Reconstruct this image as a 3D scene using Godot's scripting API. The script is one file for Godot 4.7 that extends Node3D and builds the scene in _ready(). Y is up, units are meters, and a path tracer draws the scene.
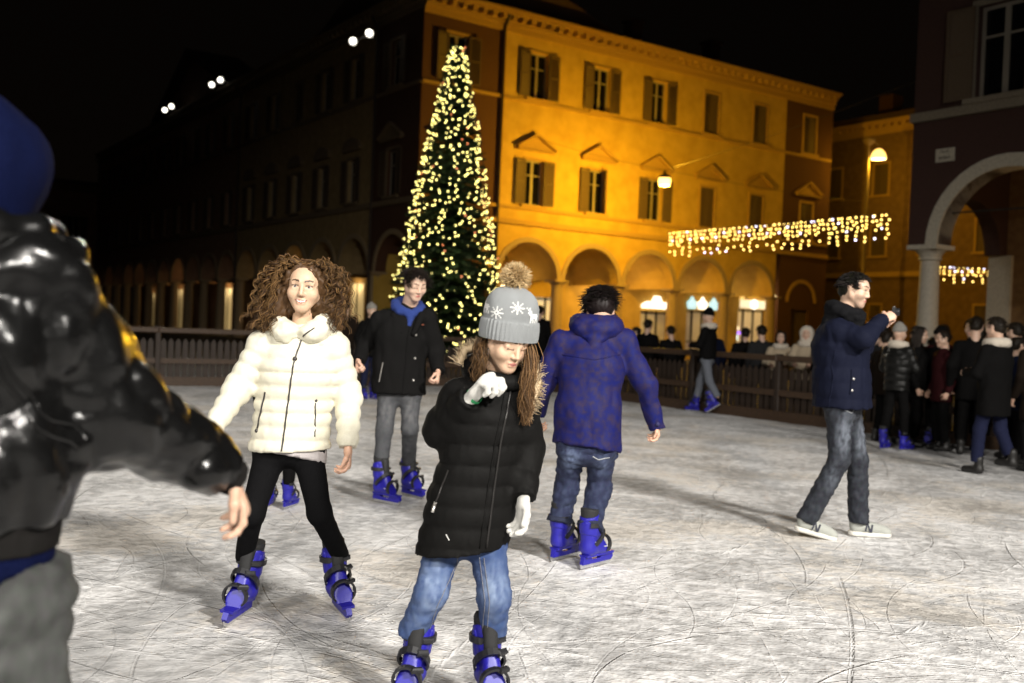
extends Node3D
# A night skating rink in a town square: people on the ice, a lit tree, arcaded palazzi.

const UP := Vector3.UP
# directions of the square: along the ochre palazzo, and along the side street
var ALONG := Vector3(0.8251, 0, -0.5650)
var AWAY := Vector3(-0.5650, 0, -0.8251)
var CORNER := Vector3(-0.931, 0, -45.0)

var M := {}
var rng := RandomNumberGenerator.new()
var names := {}

# ------------------------------------------------------------------ small helpers
func numbered(called: String) -> String:
	var n: int = names.get(called, 0)
	names[called] = n + 1
	return called if n == 0 else "%s_%03d" % [called, n]

func tag(o: Node, label: String, category: String, group := "", kind := "") -> void:
	if label: o.set_meta("label", label)
	if category: o.set_meta("category", category)
	if group: o.set_meta("group", group)
	if kind: o.set_meta("kind", kind)

func thing(called: String, label: String, category: String, where := Vector3.ZERO, group := "") -> Node3D:
	var o := Node3D.new()
	o.name = numbered(called)
	add_child(o)
	o.position = where
	tag(o, label, category, group)
	return o

func node(called: String, parent: Node, where := Vector3.ZERO) -> Node3D:
	var o := Node3D.new()
	o.name = called
	parent.add_child(o, true)
	o.position = where
	return o

func part(called: String, mesh: Mesh, m: Material, parent: Node, where := Vector3.ZERO) -> MeshInstance3D:
	var o := MeshInstance3D.new()
	o.name = called
	o.mesh = mesh
	o.material_override = m
	parent.add_child(o, true)
	o.position = where
	return o

# soft shapes are meshed together at the end, on all cores
var jobs := []
func finish(called: String, s: Shape, m: Material, parent: Node) -> MeshInstance3D:
	var o := part(called, null, m, parent)
	jobs.append([s, o])
	return o

func soft(called: String, h: Soft, cell: float, m: Material, parent: Node, paint: Paint = null) -> MeshInstance3D:
	var s := Shape.new()
	s.defer(h, cell, paint)
	return finish(called, s, m, parent)

func one_job(i: int) -> void:
	jobs[i][0].settle()

func run_jobs() -> void:
	var id := WorkerThreadPool.add_group_task(one_job, jobs.size(), -1, true)
	WorkerThreadPool.wait_for_group_task_completion(id)
	for j in jobs:
		j[1].mesh = j[0].mesh()
	jobs.clear()

func structure(called: String, mesh: Mesh, m: Material) -> MeshInstance3D:
	var o := part(called, mesh, m, self)
	o.set_meta("kind", "structure")
	return o

func lin(r: float, g: float, b: float) -> Color:
	return Color(r, g, b).linear_to_srgb()

func mat(key: String, c: Color, rough := 0.8, metal := 0.0) -> StandardMaterial3D:
	if M.has(key): return M[key]
	var m := StandardMaterial3D.new()
	m.resource_name = key
	m.albedo_color = lin(c.r, c.g, c.b)
	m.roughness = rough
	m.metallic = metal
	M[key] = m
	return m

func glow(key: String, c: Color, energy: float) -> StandardMaterial3D:
	if M.has(key): return M[key]
	var m := mat(key, Color(0.6, 0.6, 0.6), 0.5)
	m.emission_enabled = true
	m.emission = lin(c.r, c.g, c.b)
	m.emission_energy_multiplier = energy
	return m

func noise_tex(sd: int, freq: float, lo: Color, hi: Color, size := 512, octaves := 4, kind := FastNoiseLite.TYPE_SIMPLEX_SMOOTH, mid := 0.5) -> NoiseTexture2D:
	var n := FastNoiseLite.new()
	n.seed = sd
	n.noise_type = kind
	n.frequency = freq
	n.fractal_octaves = octaves
	var t := NoiseTexture2D.new()
	t.width = size
	t.height = size
	t.seamless = true
	t.noise = n
	var g := Gradient.new()
	g.offsets = PackedFloat32Array([maxf(0.0, mid - 0.35), minf(1.0, mid + 0.35)])
	g.colors = PackedColorArray([lo.linear_to_srgb(), hi.linear_to_srgb()])
	t.color_ramp = g
	return t

func bump_tex(sd: int, freq: float, size := 512, octaves := 4, kind := FastNoiseLite.TYPE_SIMPLEX_SMOOTH) -> NoiseTexture2D:
	var n := FastNoiseLite.new()
	n.seed = sd
	n.noise_type = kind
	n.frequency = freq
	n.fractal_octaves = octaves
	var t := NoiseTexture2D.new()
	t.width = size
	t.height = size
	t.seamless = true
	t.noise = n
	return t

# a matt material with mottled colour and relief, mapped in the object's own axes
func mottled(key: String, lo: Color, hi: Color, rough: float, tile: float, freq := 0.02, relief := 0.0, world := false, octaves := 4) -> StandardMaterial3D:
	if M.has(key): return M[key]
	var m := mat(key, Color(1, 1, 1), rough)
	m.albedo_texture = noise_tex(key.hash() % 1000, freq, lo, hi, 512, octaves)
	m.uv1_triplanar = true
	m.uv1_world_triplanar = world
	m.uv1_scale = Vector3.ONE / tile
	if relief > 0.0:
		m.heightmap_enabled = true
		m.heightmap_texture = bump_tex(key.hash() % 997, freq * 2.0, 512, octaves)
		m.heightmap_scale = relief
	return m

# ------------------------------------------------------------------ mesh builder
class Shape:
	var v := PackedVector3Array()
	var n := PackedVector3Array()
	var c := PackedColorArray()
	var ix := PackedInt32Array()
	var tint := Color.WHITE
	var t := Transform3D()
	var later := []

	func defer(h: Soft, cell: float, paint: Paint = null) -> void:
		later.append([h, t, tint, cell, paint])

	func settle() -> void:
		for q in later:
			t = q[1]
			tint = q[2]
			q[0].into(self, q[3], q[4])
		later.clear()

	func quad(a: Vector3, b: Vector3, cc: Vector3, d: Vector3) -> void:   # counter-clockwise seen from outside
		a = t * a; b = t * b; cc = t * cc; d = t * d
		var nn := (b - a).cross(cc - a)
		if nn.length_squared() < 1e-14:
			nn = (cc - a).cross(d - a)
		nn = nn.normalized()
		var s := v.size()
		v.append_array([a, b, cc, d])
		n.append_array([nn, nn, nn, nn])
		c.append_array([tint, tint, tint, tint])
		ix.append_array([s, s + 2, s + 1, s, s + 3, s + 2])

	func tri(a: Vector3, b: Vector3, cc: Vector3) -> void:
		a = t * a; b = t * b; cc = t * cc
		var nn := (b - a).cross(cc - a).normalized()
		var s := v.size()
		v.append_array([a, b, cc])
		n.append_array([nn, nn, nn])
		c.append_array([tint, tint, tint])
		ix.append_array([s, s + 2, s + 1])

	func box(lo: Vector3, hi: Vector3) -> void:
		var x0 := lo.x; var y0 := lo.y; var z0 := lo.z
		var x1 := hi.x; var y1 := hi.y; var z1 := hi.z
		quad(Vector3(x0, y0, z1), Vector3(x1, y0, z1), Vector3(x1, y1, z1), Vector3(x0, y1, z1))
		quad(Vector3(x1, y0, z0), Vector3(x0, y0, z0), Vector3(x0, y1, z0), Vector3(x1, y1, z0))
		quad(Vector3(x1, y0, z1), Vector3(x1, y0, z0), Vector3(x1, y1, z0), Vector3(x1, y1, z1))
		quad(Vector3(x0, y0, z0), Vector3(x0, y0, z1), Vector3(x0, y1, z1), Vector3(x0, y1, z0))
		quad(Vector3(x0, y1, z1), Vector3(x1, y1, z1), Vector3(x1, y1, z0), Vector3(x0, y1, z0))
		quad(Vector3(x0, y0, z0), Vector3(x1, y0, z0), Vector3(x1, y0, z1), Vector3(x0, y0, z1))

	# a box with its long edges chamfered (front face side)
	func bevel(lo: Vector3, hi: Vector3, e: float) -> void:
		var x0 := lo.x; var y0 := lo.y; var x1 := hi.x; var y1 := hi.y
		var z1 := hi.z - e
		var z2 := hi.z
		quad(Vector3(x0 + e, y0 + e, z2), Vector3(x1 - e, y0 + e, z2), Vector3(x1 - e, y1 - e, z2), Vector3(x0 + e, y1 - e, z2))
		quad(Vector3(x0, y0, z1), Vector3(x1, y0, z1), Vector3(x1 - e, y0 + e, z2), Vector3(x0 + e, y0 + e, z2))
		quad(Vector3(x1, y0, z1), Vector3(x1, y1, z1), Vector3(x1 - e, y1 - e, z2), Vector3(x1 - e, y0 + e, z2))
		quad(Vector3(x1, y1, z1), Vector3(x0, y1, z1), Vector3(x0 + e, y1 - e, z2), Vector3(x1 - e, y1 - e, z2))
		quad(Vector3(x0, y1, z1), Vector3(x0, y0, z1), Vector3(x0 + e, y0 + e, z2), Vector3(x0 + e, y1 - e, z2))
		quad(Vector3(x1, y0, lo.z), Vector3(x0, y0, lo.z), Vector3(x0, y1, lo.z), Vector3(x1, y1, lo.z))
		quad(Vector3(x1, y0, z1), Vector3(x1, y0, lo.z), Vector3(x1, y1, lo.z), Vector3(x1, y1, z1))
		quad(Vector3(x0, y0, lo.z), Vector3(x0, y0, z1), Vector3(x0, y1, z1), Vector3(x0, y1, lo.z))
		quad(Vector3(x0, y1, z1), Vector3(x1, y1, z1), Vector3(x1, y1, lo.z), Vector3(x0, y1, lo.z))
		quad(Vector3(x0, y0, lo.z), Vector3(x1, y0, lo.z), Vector3(x1, y0, z1), Vector3(x0, y0, z1))

	# smooth tube through points with a radius at each
	func tube(pts: Array, rad: Array, sides := 6, caps := true, colors := []) -> void:
		var k := pts.size()
		var s := v.size()
		var side := Vector3.ZERO
		for i in k:
			var dir: Vector3 = (pts[mini(i + 1, k - 1)] - pts[maxi(i - 1, 0)])
			dir = dir.normalized() if dir.length() > 1e-9 else Vector3.UP
			if i == 0:
				side = dir.cross(Vector3.UP if absf(dir.y) < 0.9 else Vector3.RIGHT).normalized()
			else:
				side = (side - dir * side.dot(dir))
				side = side.normalized() if side.length() > 1e-6 else dir.cross(Vector3.RIGHT).normalized()
			var other := dir.cross(side)
			var r: float = rad[i] if rad.size() > 1 else rad[0]
			var col: Color = colors[i] if colors.size() else tint
			for j in sides:
				var an := TAU * j / sides
				var o := side * cos(an) + other * sin(an)
				v.append(t * (pts[i] + o * r))
				n.append((t.basis * o).normalized())
				c.append(col)
		for i in k - 1:
			for j in sides:
				var a := s + i * sides + j
				var b := s + i * sides + (j + 1) % sides
				ix.append_array([a, a + sides, b, b, a + sides, b + sides])
		if caps:
			for e in [0, k - 1]:
				var dir2: Vector3 = (pts[0] - pts[1]) if e == 0 else (pts[k - 1] - pts[k - 2])
				var nn := (t.basis * dir2).normalized()
				var m := v.size()
				v.append(t * pts[e]); n.append(nn); c.append(colors[e] if colors.size() else tint)
				for j in sides:
					v.append(v[s + e * sides + j]); n.append(nn); c.append(colors[e] if colors.size() else tint)
				for j in sides:
					if e == 0:
						ix.append_array([m, m + 1 + j, m + 1 + (j + 1) % sides])
					else:
						ix.append_array([m, m + 1 + (j + 1) % sides, m + 1 + j])

	# profile of (radius, height) turned round y
	func lathe(profile: Array, sides := 16, at := Vector3.ZERO) -> void:
		var k := profile.size()
		for i in k - 1:
			var p: Vector2 = profile[i]
			var q: Vector2 = profile[i + 1]
			var slope := Vector2(q.y - p.y, p.x - q.x)
			slope = slope.normalized() if slope.length() > 1e-9 else Vector2(0, 1)
			var s := v.size()
			for j in sides + 1:
				var an := TAU * j / sides
				var o := Vector3(cos(an), 0, sin(an))
				var nn := (t.basis * (o * slope.x + Vector3(0, slope.y, 0))).normalized()
				v.append(t * (at + o * p.x + Vector3(0, p.y, 0)))
				v.append(t * (at + o * q.x + Vector3(0, q.y, 0)))
				n.append_array([nn, nn])
				c.append_array([tint, tint])
			for j in sides:
				var a := s + j * 2
				ix.append_array([a, a + 2, a + 1, a + 1, a + 2, a + 3])

	func ball(at: Vector3, r: Vector3, rings := 6, sides := 10) -> void:
		var s := v.size()
		for i in rings + 1:
			var la := PI * i / rings - PI / 2
			for j in sides + 1:
				var an := TAU * j / sides
				var o := Vector3(cos(la) * cos(an), sin(la), cos(la) * sin(an))
				v.append(t * (at + o * r))
				n.append((t.basis * (o / r)).normalized())
				c.append(tint)
		for i in rings:
			for j in sides:
				var a := s + i * (sides + 1) + j
				var b := a + sides + 1
				ix.append_array([a, a + 1, b, a + 1, b + 1, b])

	# flat outline (counter-clockwise, x-y) pulled from z0 to z1
	func prism(outline: PackedVector2Array, z0: float, z1: float) -> void:
		var idx := Geometry2D.triangulate_polygon(outline)
		if Geometry2D.is_polygon_clockwise(outline):
			outline.reverse()
			idx = Geometry2D.triangulate_polygon(outline)
		for i in range(0, idx.size(), 3):
			var a := outline[idx[i]]
			var b := outline[idx[i + 1]]
			var d := outline[idx[i + 2]]
			if (b - a).cross(d - a) < 0:
				var w := b
				b = d
				d = w
			tri(Vector3(a.x, a.y, z1), Vector3(b.x, b.y, z1), Vector3(d.x, d.y, z1))
			tri(Vector3(b.x, b.y, z0), Vector3(a.x, a.y, z0), Vector3(d.x, d.y, z0))
		for i in outline.size():
			var a := outline[i]
			var b := outline[(i + 1) % outline.size()]
			quad(Vector3(a.x, a.y, z0), Vector3(b.x, b.y, z0), Vector3(b.x, b.y, z1), Vector3(a.x, a.y, z1))

	func mesh() -> ArrayMesh:
		var a := []
		a.resize(Mesh.ARRAY_MAX)
		a[Mesh.ARRAY_VERTEX] = v
		a[Mesh.ARRAY_NORMAL] = n
		a[Mesh.ARRAY_COLOR] = c
		a[Mesh.ARRAY_INDEX] = ix
		var m := ArrayMesh.new()
		if ix.size():
			m.add_surface_from_arrays(Mesh.PRIMITIVE_TRIANGLES, a)
		return m

func box_mesh(lo: Vector3, hi: Vector3) -> ArrayMesh:
	var s := Shape.new()
	s.box(lo, hi)
	return s.mesh()

# wall in the x-y plane, front at z = front, with rectangular holes [x0, y0, x1, y1] that have reveals
func holed(s: Shape, x0: float, x1: float, y0: float, y1: float, holes: Array, front: float, depth: float) -> void:
	var xs := [x0, x1]
	var ys := [y0, y1]
	for h in holes:
		xs.append_array([h[0], h[2]])
		ys.append_array([h[1], h[3]])
	xs.sort()
	ys.sort()
	for i in xs.size() - 1:
		if xs[i + 1] - xs[i] < 1e-5: continue
		for j in ys.size() - 1:
			if ys[j + 1] - ys[j] < 1e-5: continue
			var mx: float = (xs[i] + xs[i + 1]) / 2
			var my: float = (ys[j] + ys[j + 1]) / 2
			var inside := false
			for h in holes:
				if mx > h[0] and mx < h[2] and my > h[1] and my < h[3]: inside = true
			if inside: continue
			s.quad(Vector3(xs[i], ys[j], front), Vector3(xs[i + 1], ys[j], front), Vector3(xs[i + 1], ys[j + 1], front), Vector3(xs[i], ys[j + 1], front))
	for h in holes:
		var b := front - depth
		s.quad(Vector3(h[0], h[1], b), Vector3(h[2], h[1], b), Vector3(h[2], h[1], front), Vector3(h[0], h[1], front))
		s.quad(Vector3(h[0], h[3], front), Vector3(h[2], h[3], front), Vector3(h[2], h[3], b), Vector3(h[0], h[3], b))
		s.quad(Vector3(h[0], h[1], b), Vector3(h[0], h[1], front), Vector3(h[0], h[3], front), Vector3(h[0], h[3], b))
		s.quad(Vector3(h[2], h[1], front), Vector3(h[2], h[1], b), Vector3(h[2], h[3], b), Vector3(h[2], h[3], front))

# the wall over one arch: between x0 and x1, arch centre cx, springing y, radius r, up to top; front face, back face and soffit
func arch_wall(s: Shape, x0: float, x1: float, cx: float, spring: float, r: float, top: float, front: float, back: float) -> void:
	var steps := 20
	for k in steps:
		var a0 := PI - PI * k / steps
		var a1 := PI - PI * (k + 1) / steps
		var p := Vector2(cx + r * cos(a0), spring + r * sin(a0))
		var q := Vector2(cx + r * cos(a1), spring + r * sin(a1))
		s.quad(Vector3(p.x, p.y, front), Vector3(q.x, q.y, front), Vector3(q.x, top, front), Vector3(p.x, top, front))
		s.quad(Vector3(q.x, q.y, back), Vector3(p.x, p.y, back), Vector3(p.x, top, back), Vector3(q.x, top, back))
		s.quad(Vector3(p.x, p.y, back), Vector3(q.x, q.y, back), Vector3(q.x, q.y, front), Vector3(p.x, p.y, front))
	for e in [[x0, cx - r], [cx + r, x1]]:
		if e[1] - e[0] < 0.001: continue
		s.quad(Vector3(e[0], spring, front), Vector3(e[1], spring, front), Vector3(e[1], top, front), Vector3(e[0], top, front))
		s.quad(Vector3(e[1], spring, back), Vector3(e[0], spring, back), Vector3(e[0], top, back), Vector3(e[1], top, back))
		s.quad(Vector3(e[0], spring, back), Vector3(e[1], spring, back), Vector3(e[1], spring, front), Vector3(e[0], spring, front))

# a raised moulding that follows an arch
func archivolt(cx: float, spring: float, r0: float, r1: float, z0: float, z1: float) -> ArrayMesh:
	var s := Shape.new()
	var steps := 20
	for k in steps:
		var a0 := PI - PI * k / steps
		var a1 := PI - PI * (k + 1) / steps
		var u := Vector2(cos(a0), sin(a0))
		var w := Vector2(cos(a1), sin(a1))
		var o := Vector2(cx, spring)
		var p0 := o + u * r0; var p1 := o + u * r1
		var q0 := o + w * r0; var q1 := o + w * r1
		s.quad(Vector3(p0.x, p0.y, z1), Vector3(q0.x, q0.y, z1), Vector3(q1.x, q1.y, z1), Vector3(p1.x, p1.y, z1))
		s.quad(Vector3(p1.x, p1.y, z1), Vector3(q1.x, q1.y, z1), Vector3(q1.x, q1.y, z0), Vector3(p1.x, p1.y, z0))
		s.quad(Vector3(p0.x, p0.y, z0), Vector3(q0.x, q0.y, z0), Vector3(q0.x, q0.y, z1), Vector3(p0.x, p0.y, z1))
	return s.mesh()

class Paint:
	func color(_p: Vector3) -> Color:
		return Color.WHITE

# ------------------------------------------------------------------ soft bodies: tapered capsules joined smoothly, meshed as surface nets
class Soft:
	var A := PackedVector3Array()
	var BA := PackedVector3Array()
	var INV := PackedFloat32Array()
	var LEN := PackedFloat32Array()
	var RA := PackedFloat32Array()
	var DR := PackedFloat32Array()
	var FN := PackedVector3Array()
	var FK := PackedFloat32Array()
	var G := PackedInt32Array()
	var QP := PackedFloat32Array()
	var QA := PackedFloat32Array()
	var QO := PackedFloat32Array()
	var cuts := []          # per group: flat array [point, outward normal, ...]
	var gk := []            # per group: smoothness inside it
	var gq := []            # per group: quilting [axis, period, height]
	var minus := []         # per group: carved away instead of added
	var blend := 0.03       # smoothness between groups
	var noise: FastNoiseLite
	var nscale := Vector3.ONE
	var namp := 0.0
	var cur := -1
	var kmax := 1.0
	var pad := 0.0

	func group(k := 0.03, carve := false) -> void:
		cur += 1
		cuts.append([])
		gk.append(k)
		gq.append([])
		minus.append(carve)

	func quilt(axis: Vector3, period: float, high: float) -> void:
		gq[cur] = [axis, period, high]
		pad = maxf(pad, high)

	func cut(p: Vector3, nrm: Vector3) -> void:
		cuts[cur].append_array([p, nrm.normalized()])

	# flat: direction in which it is thinner by the factor fk; quilt: period, height, offset along the bone
	func bone(a: Vector3, b: Vector3, ra: float, rb: float, flat := Vector3.ZERO, fk := 1.0, qp := 0.0, qa := 0.0, qo := 0.0) -> void:
		var ba := b - a
		A.append(a)
		BA.append(ba)
		INV.append(1.0 / maxf(ba.length_squared(), 1e-9))
		LEN.append(ba.length())
		RA.append(ra)
		DR.append(rb - ra)
		FN.append(flat.normalized() if fk != 1.0 else Vector3.ZERO)
		FK.append(fk - 1.0)
		kmax = maxf(kmax, fk)
		G.append(cur)
		QP.append(qp)
		QA.append(qa)
		QO.append(qo)
		pad = maxf(pad, absf(qa))

	func ball(a: Vector3, r: float, flat := Vector3.ZERO, fk := 1.0) -> void:
		bone(a, a + Vector3(0, 0.0001, 0), r, r, flat, fk)

	func one(i: int, p: Vector3) -> float:
		var pa := p - A[i]
		var f := FK[i]
		if f != 0.0:
			var fn := FN[i]
			pa += fn * (pa.dot(fn) * f)
		var h := clampf(pa.dot(BA[i]) * INV[i], 0.0, 1.0)
		var d := (pa - BA[i] * h).length() - RA[i] - DR[i] * h
		if QA[i] != 0.0:
			d -= QA[i] * (sqrt(absf(sin(PI * (h * LEN[i] + QO[i]) / QP[i]))) - 0.6)
		if f > 0.0:
			d /= 1.0 + f * 0.35
		return d

	func at(p: Vector3, list: PackedInt32Array) -> float:
		var d := 1e3
		var carve := 1e3
		var carve_k := 0.01
		var g := -1
		var dg := 1e3
		var k := 0.03
		for i in list:
			if G[i] != g:
				if g >= 0:
					var gg: Array = gq[g]
					if gg.size(): dg -= gg[2] * (sqrt(absf(sin(PI * p.dot(gg[0]) / gg[1]))) - 0.7)
					var cc: Array = cuts[g]
					for q in range(0, cc.size(), 2):
						dg = maxf(dg, (p - cc[q]).dot(cc[q + 1]))
					if minus[g]:
						if dg < carve: carve = dg; carve_k = gk[g]
					else:
						var h := maxf(blend - absf(d - dg), 0.0) / blend
						d = minf(d, dg) - h * h * blend * 0.25
				g = G[i]
				dg = 1e3
				k = gk[g]
			var e := one(i, p)
			var hh := maxf(k - absf(dg - e), 0.0) / k
			dg = minf(dg, e) - hh * hh * k * 0.25
		if g >= 0:
			var gg2: Array = gq[g]
			if gg2.size(): dg -= gg2[2] * (sqrt(absf(sin(PI * p.dot(gg2[0]) / gg2[1]))) - 0.7)
			var cc2: Array = cuts[g]
			for q in range(0, cc2.size(), 2):
				dg = maxf(dg, (p - cc2[q]).dot(cc2[q + 1]))
			if minus[g]:
				if dg < carve: carve = dg; carve_k = gk[g]
			else:
				var h2 := maxf(blend - absf(d - dg), 0.0) / blend
				d = minf(d, dg) - h2 * h2 * blend * 0.25
		if carve < 1e2:
			var h3 := maxf(carve_k - absf(d + carve), 0.0) / carve_k
			d = maxf(d, -carve) + h3 * h3 * carve_k * 0.25
		if namp != 0.0 and absf(d) < 0.08:
			d += namp * noise.get_noise_3dv(p * nscale)
		return d

	func all() -> PackedInt32Array:
		return PackedInt32Array(range(A.size()))

	# from a point outside, along a direction, to the surface
	func hit(from: Vector3, dir: Vector3, most := 0.6) -> Vector3:
		var l := all()
		var s := 0.0
		dir = dir.normalized()
		for i in 60:
			var d := at(from + dir * s, l)
			if d < 0.0006: break
			s += maxf(d * 0.7, 0.0006)
			if s > most: return Vector3.INF
		return from + dir * s

	# vertices, normals and indices; paint gives a colour for a point
	func into(s: Shape, cell: float, paint: Paint = null) -> void:
		var lo := Vector3(1e9, 1e9, 1e9)
		var hi := -lo
		for i in A.size():
			if minus[G[i]]: continue
			var r := maxf(RA[i], RA[i] + DR[i]) + pad + 0.01 + namp
			for e in [A[i], A[i] + BA[i]]:
				lo = lo.min(e - Vector3(r, r, r))
				hi = hi.max(e + Vector3(r, r, r))
		var B := 5
		lo -= Vector3.ONE * cell * 2.0
		var dim := (hi - lo) / cell
		var bx := int(ceil(dim.x / B)) + 1
		var by := int(ceil(dim.y / B)) + 1
		var bz := int(ceil(dim.z / B)) + 1
		var nx := bx * B + 1
		var ny := by * B + 1
		var nz := bz * B + 1
		var nxy := nx * ny
		var field := PackedFloat32Array()
		field.resize(nxy * nz)
		field.fill(1e3)
		var side := cell * B
		var half := side * 0.8661
		var lists := {}
		for i in A.size():
			var kk := FK[i] + 1.0
			var kb: float = maxf(gk[G[i]], blend)
			var r2 := maxf(RA[i], RA[i] + DR[i]) + pad + kb + half + absf(namp)
			var a2 := (A[i].min(A[i] + BA[i]) - Vector3(r2, r2, r2) - lo) / side
			var b2 := (A[i].max(A[i] + BA[i]) + Vector3(r2, r2, r2) - lo) / side
			for z in range(maxi(0, int(a2.z)), mini(bz, int(b2.z) + 1)):
				for y in range(maxi(0, int(a2.y)), mini(by, int(b2.y) + 1)):
					for x in range(maxi(0, int(a2.x)), mini(bx, int(b2.x) + 1)):
						var p := lo + Vector3(x + 0.5, y + 0.5, z + 0.5) * side
						if one(i, p) < half * kk + kb + absf(namp) + pad:
							var key := x + bx * (y + by * z)
							if not lists.has(key): lists[key] = PackedInt32Array()
							lists[key].append(i)
		var blocks := []
		for key in lists:
			var x: int = key % bx
			var y: int = (key / bx) % by
			var z: int = key / (bx * by)
			var p := lo + Vector3(x + 0.5, y + 0.5, z + 0.5) * side
			var list: PackedInt32Array = lists[key]
			if absf(at(p, list)) > half * kmax + absf(namp) + pad + 0.01: continue
			blocks.append(Vector3i(x * B, y * B, z * B))
			for k in B + 1:
				for j in B + 1:
					var row := x * B + nx * (y * B + j) + nxy * (z * B + k)
					var q := lo + Vector3(x * B, y * B + j, z * B + k) * cell
					for i in B + 1:
						if field[row + i] > 999.0:
							field[row + i] = at(q + Vector3(i * cell, 0, 0), list)
		var where := PackedInt32Array()
		where.resize(nxy * nz)
		where.fill(-1)
		var first := s.v.size()
		var made := PackedInt32Array()
		var pts := PackedVector3Array()
		var OFF := PackedInt32Array([0, 1, nx, nx + 1, nxy, nxy + 1, nxy + nx, nxy + nx + 1])
		var EA := PackedInt32Array([0, 2, 4, 6, 0, 1, 4, 5, 0, 1, 2, 3])
		var EB := PackedInt32Array([1, 3, 5, 7, 2, 3, 6, 7, 4, 5, 6, 7])
		var CORN := PackedVector3Array()
		for i in 8: CORN.append(Vector3(i & 1, (i >> 1) & 1, (i >> 2) & 1))
		for b in blocks:
			for k in B:
				for j in B:
					var row2: int = b.x + nx * (b.y + j) + nxy * (b.z + k)
					for i in B:
						var at0 := row2 + i
						var f0 := field[at0]
						var ins := 0
						for o in OFF:
							if field[at0 + o] < 0.0: ins += 1
						if ins == 0 or ins == 8: continue
						var sum := Vector3.ZERO
						var cnt := 0
						for e in 12:
							var fa := field[at0 + OFF[EA[e]]]
							var fb := field[at0 + OFF[EB[e]]]
							if (fa < 0.0) != (fb < 0.0):
								sum += CORN[EA[e]].lerp(CORN[EB[e]], fa / (fa - fb))
								cnt += 1
						where[at0] = pts.size()
						made.append(at0)
						pts.append(lo + (Vector3(b.x + i, b.y + j, b.z + k) + sum / cnt) * cell)
		var nrm := PackedVector3Array()
		nrm.resize(pts.size())
		var steps := PackedInt32Array([1, nx, nxy])
		for at1 in made:
			var f1 := field[at1] < 0.0
			for ax in 3:
				var f2 := field[at1 + steps[ax]] < 0.0
				if f1 == f2: continue
				var u := steps[(ax + 1) % 3]
				var w := steps[(ax + 2) % 3]
				var q0 := where[at1 - u - w] if at1 - u - w >= 0 else -1
				var q1 := where[at1 - w] if at1 - w >= 0 else -1
				var q2 := where[at1]
				var q3 := where[at1 - u] if at1 - u >= 0 else -1
				if q0 < 0 or q1 < 0 or q3 < 0: continue
				if not f1:
					var sw := q1
					q1 = q3
					q3 = sw
				var nn := (pts[q2] - pts[q0]).cross(pts[q3] - pts[q1])
				nrm[q0] += nn
				nrm[q1] += nn
				nrm[q2] += nn
				nrm[q3] += nn
				s.ix.append_array([first + q0, first + q2, first + q1, first + q0, first + q3, first + q2])
		for i in pts.size():
			s.v.append(s.t * pts[i])
			s.n.append((s.t.basis * nrm[i]).normalized())
			s.c.append(paint.color(pts[i]) if paint else s.tint)

	func mesh(cell: float, paint: Paint = null) -> ArrayMesh:
		var s := Shape.new()
		into(s, cell, paint)
		return s.mesh()

# ------------------------------------------------------------------ camera, sky, lamps
func camera_and_sky() -> void:
	var cam := Camera3D.new()
	cam.name = "camera"
	cam.position = Vector3(0, 1.4, 0)
	cam.rotation_degrees = Vector3(-0.888, 0, 2.4)
	cam.fov = 37.71
	cam.near = 0.05
	cam.far = 500.0
	var at := CameraAttributesPhysical.new()   # a 35 mm lens, wide open
	at.frustum_focal_length = 35.14
	at.frustum_focus_distance = 4.4
	at.exposure_aperture = 2.2
	at.frustum_near = 0.05
	at.frustum_far = 500.0
	cam.attributes = at
	cam.fov = 37.71
	add_child(cam)
	cam.current = true
	var e := Environment.new()
	e.background_mode = Environment.BG_SKY
	var sm := ProceduralSkyMaterial.new()
	sm.sky_top_color = lin(0.0012, 0.0009, 0.0007)
	sm.sky_horizon_color = lin(0.0022, 0.0014, 0.0009)
	sm.ground_bottom_color = lin(0.001, 0.001, 0.001)
	sm.ground_horizon_color = lin(0.0015, 0.0013, 0.0012)
	e.sky = Sky.new()
	e.sky.sky_material = sm
	e.tonemap_mode = Environment.TONE_MAPPER_LINEAR
	e.tonemap_exposure = 1.0
	e.sdfgi_enabled = true
	e.ssao_enabled = true
	e.ssil_enabled = true
	var we := WorldEnvironment.new()
	we.name = "night_air"
	we.environment = e
	add_child(we)
	var moon := DirectionalLight3D.new()
	moon.name = "moonlight"
	moon.light_energy = 0.002
	moon.light_color = Color(0.8, 0.88, 1.0)
	moon.light_angular_distance = 0.5
	moon.shadow_enabled = true
	moon.rotation_degrees = Vector3(-60, 30, 0)
	add_child(moon)
	# two masts of floodlights stand beyond the rink behind the photographer; what they light is all over the picture
	flood_mast(Vector3(12.5, 0, 11.0), 13.0, Vector3(-0.2, 0.0, -7.0), 430.0, "tall steel mast with twin floodlights beside the rink, turned to the skaters")
	flood_mast(Vector3(3.0, 0, 18.0), 12.5, Vector3(-0.2, 0.0, -8.0), 250.0, "tall steel mast with twin floodlights behind the rink, turned along the ice", 28.0)
	flood_mast(Vector3(-10.0, 0, 13.0), 12.0, Vector3(0.5, 0.0, -8.0), 110.0, "tall steel mast with twin floodlights on the open side of the square", 20.0)

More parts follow.
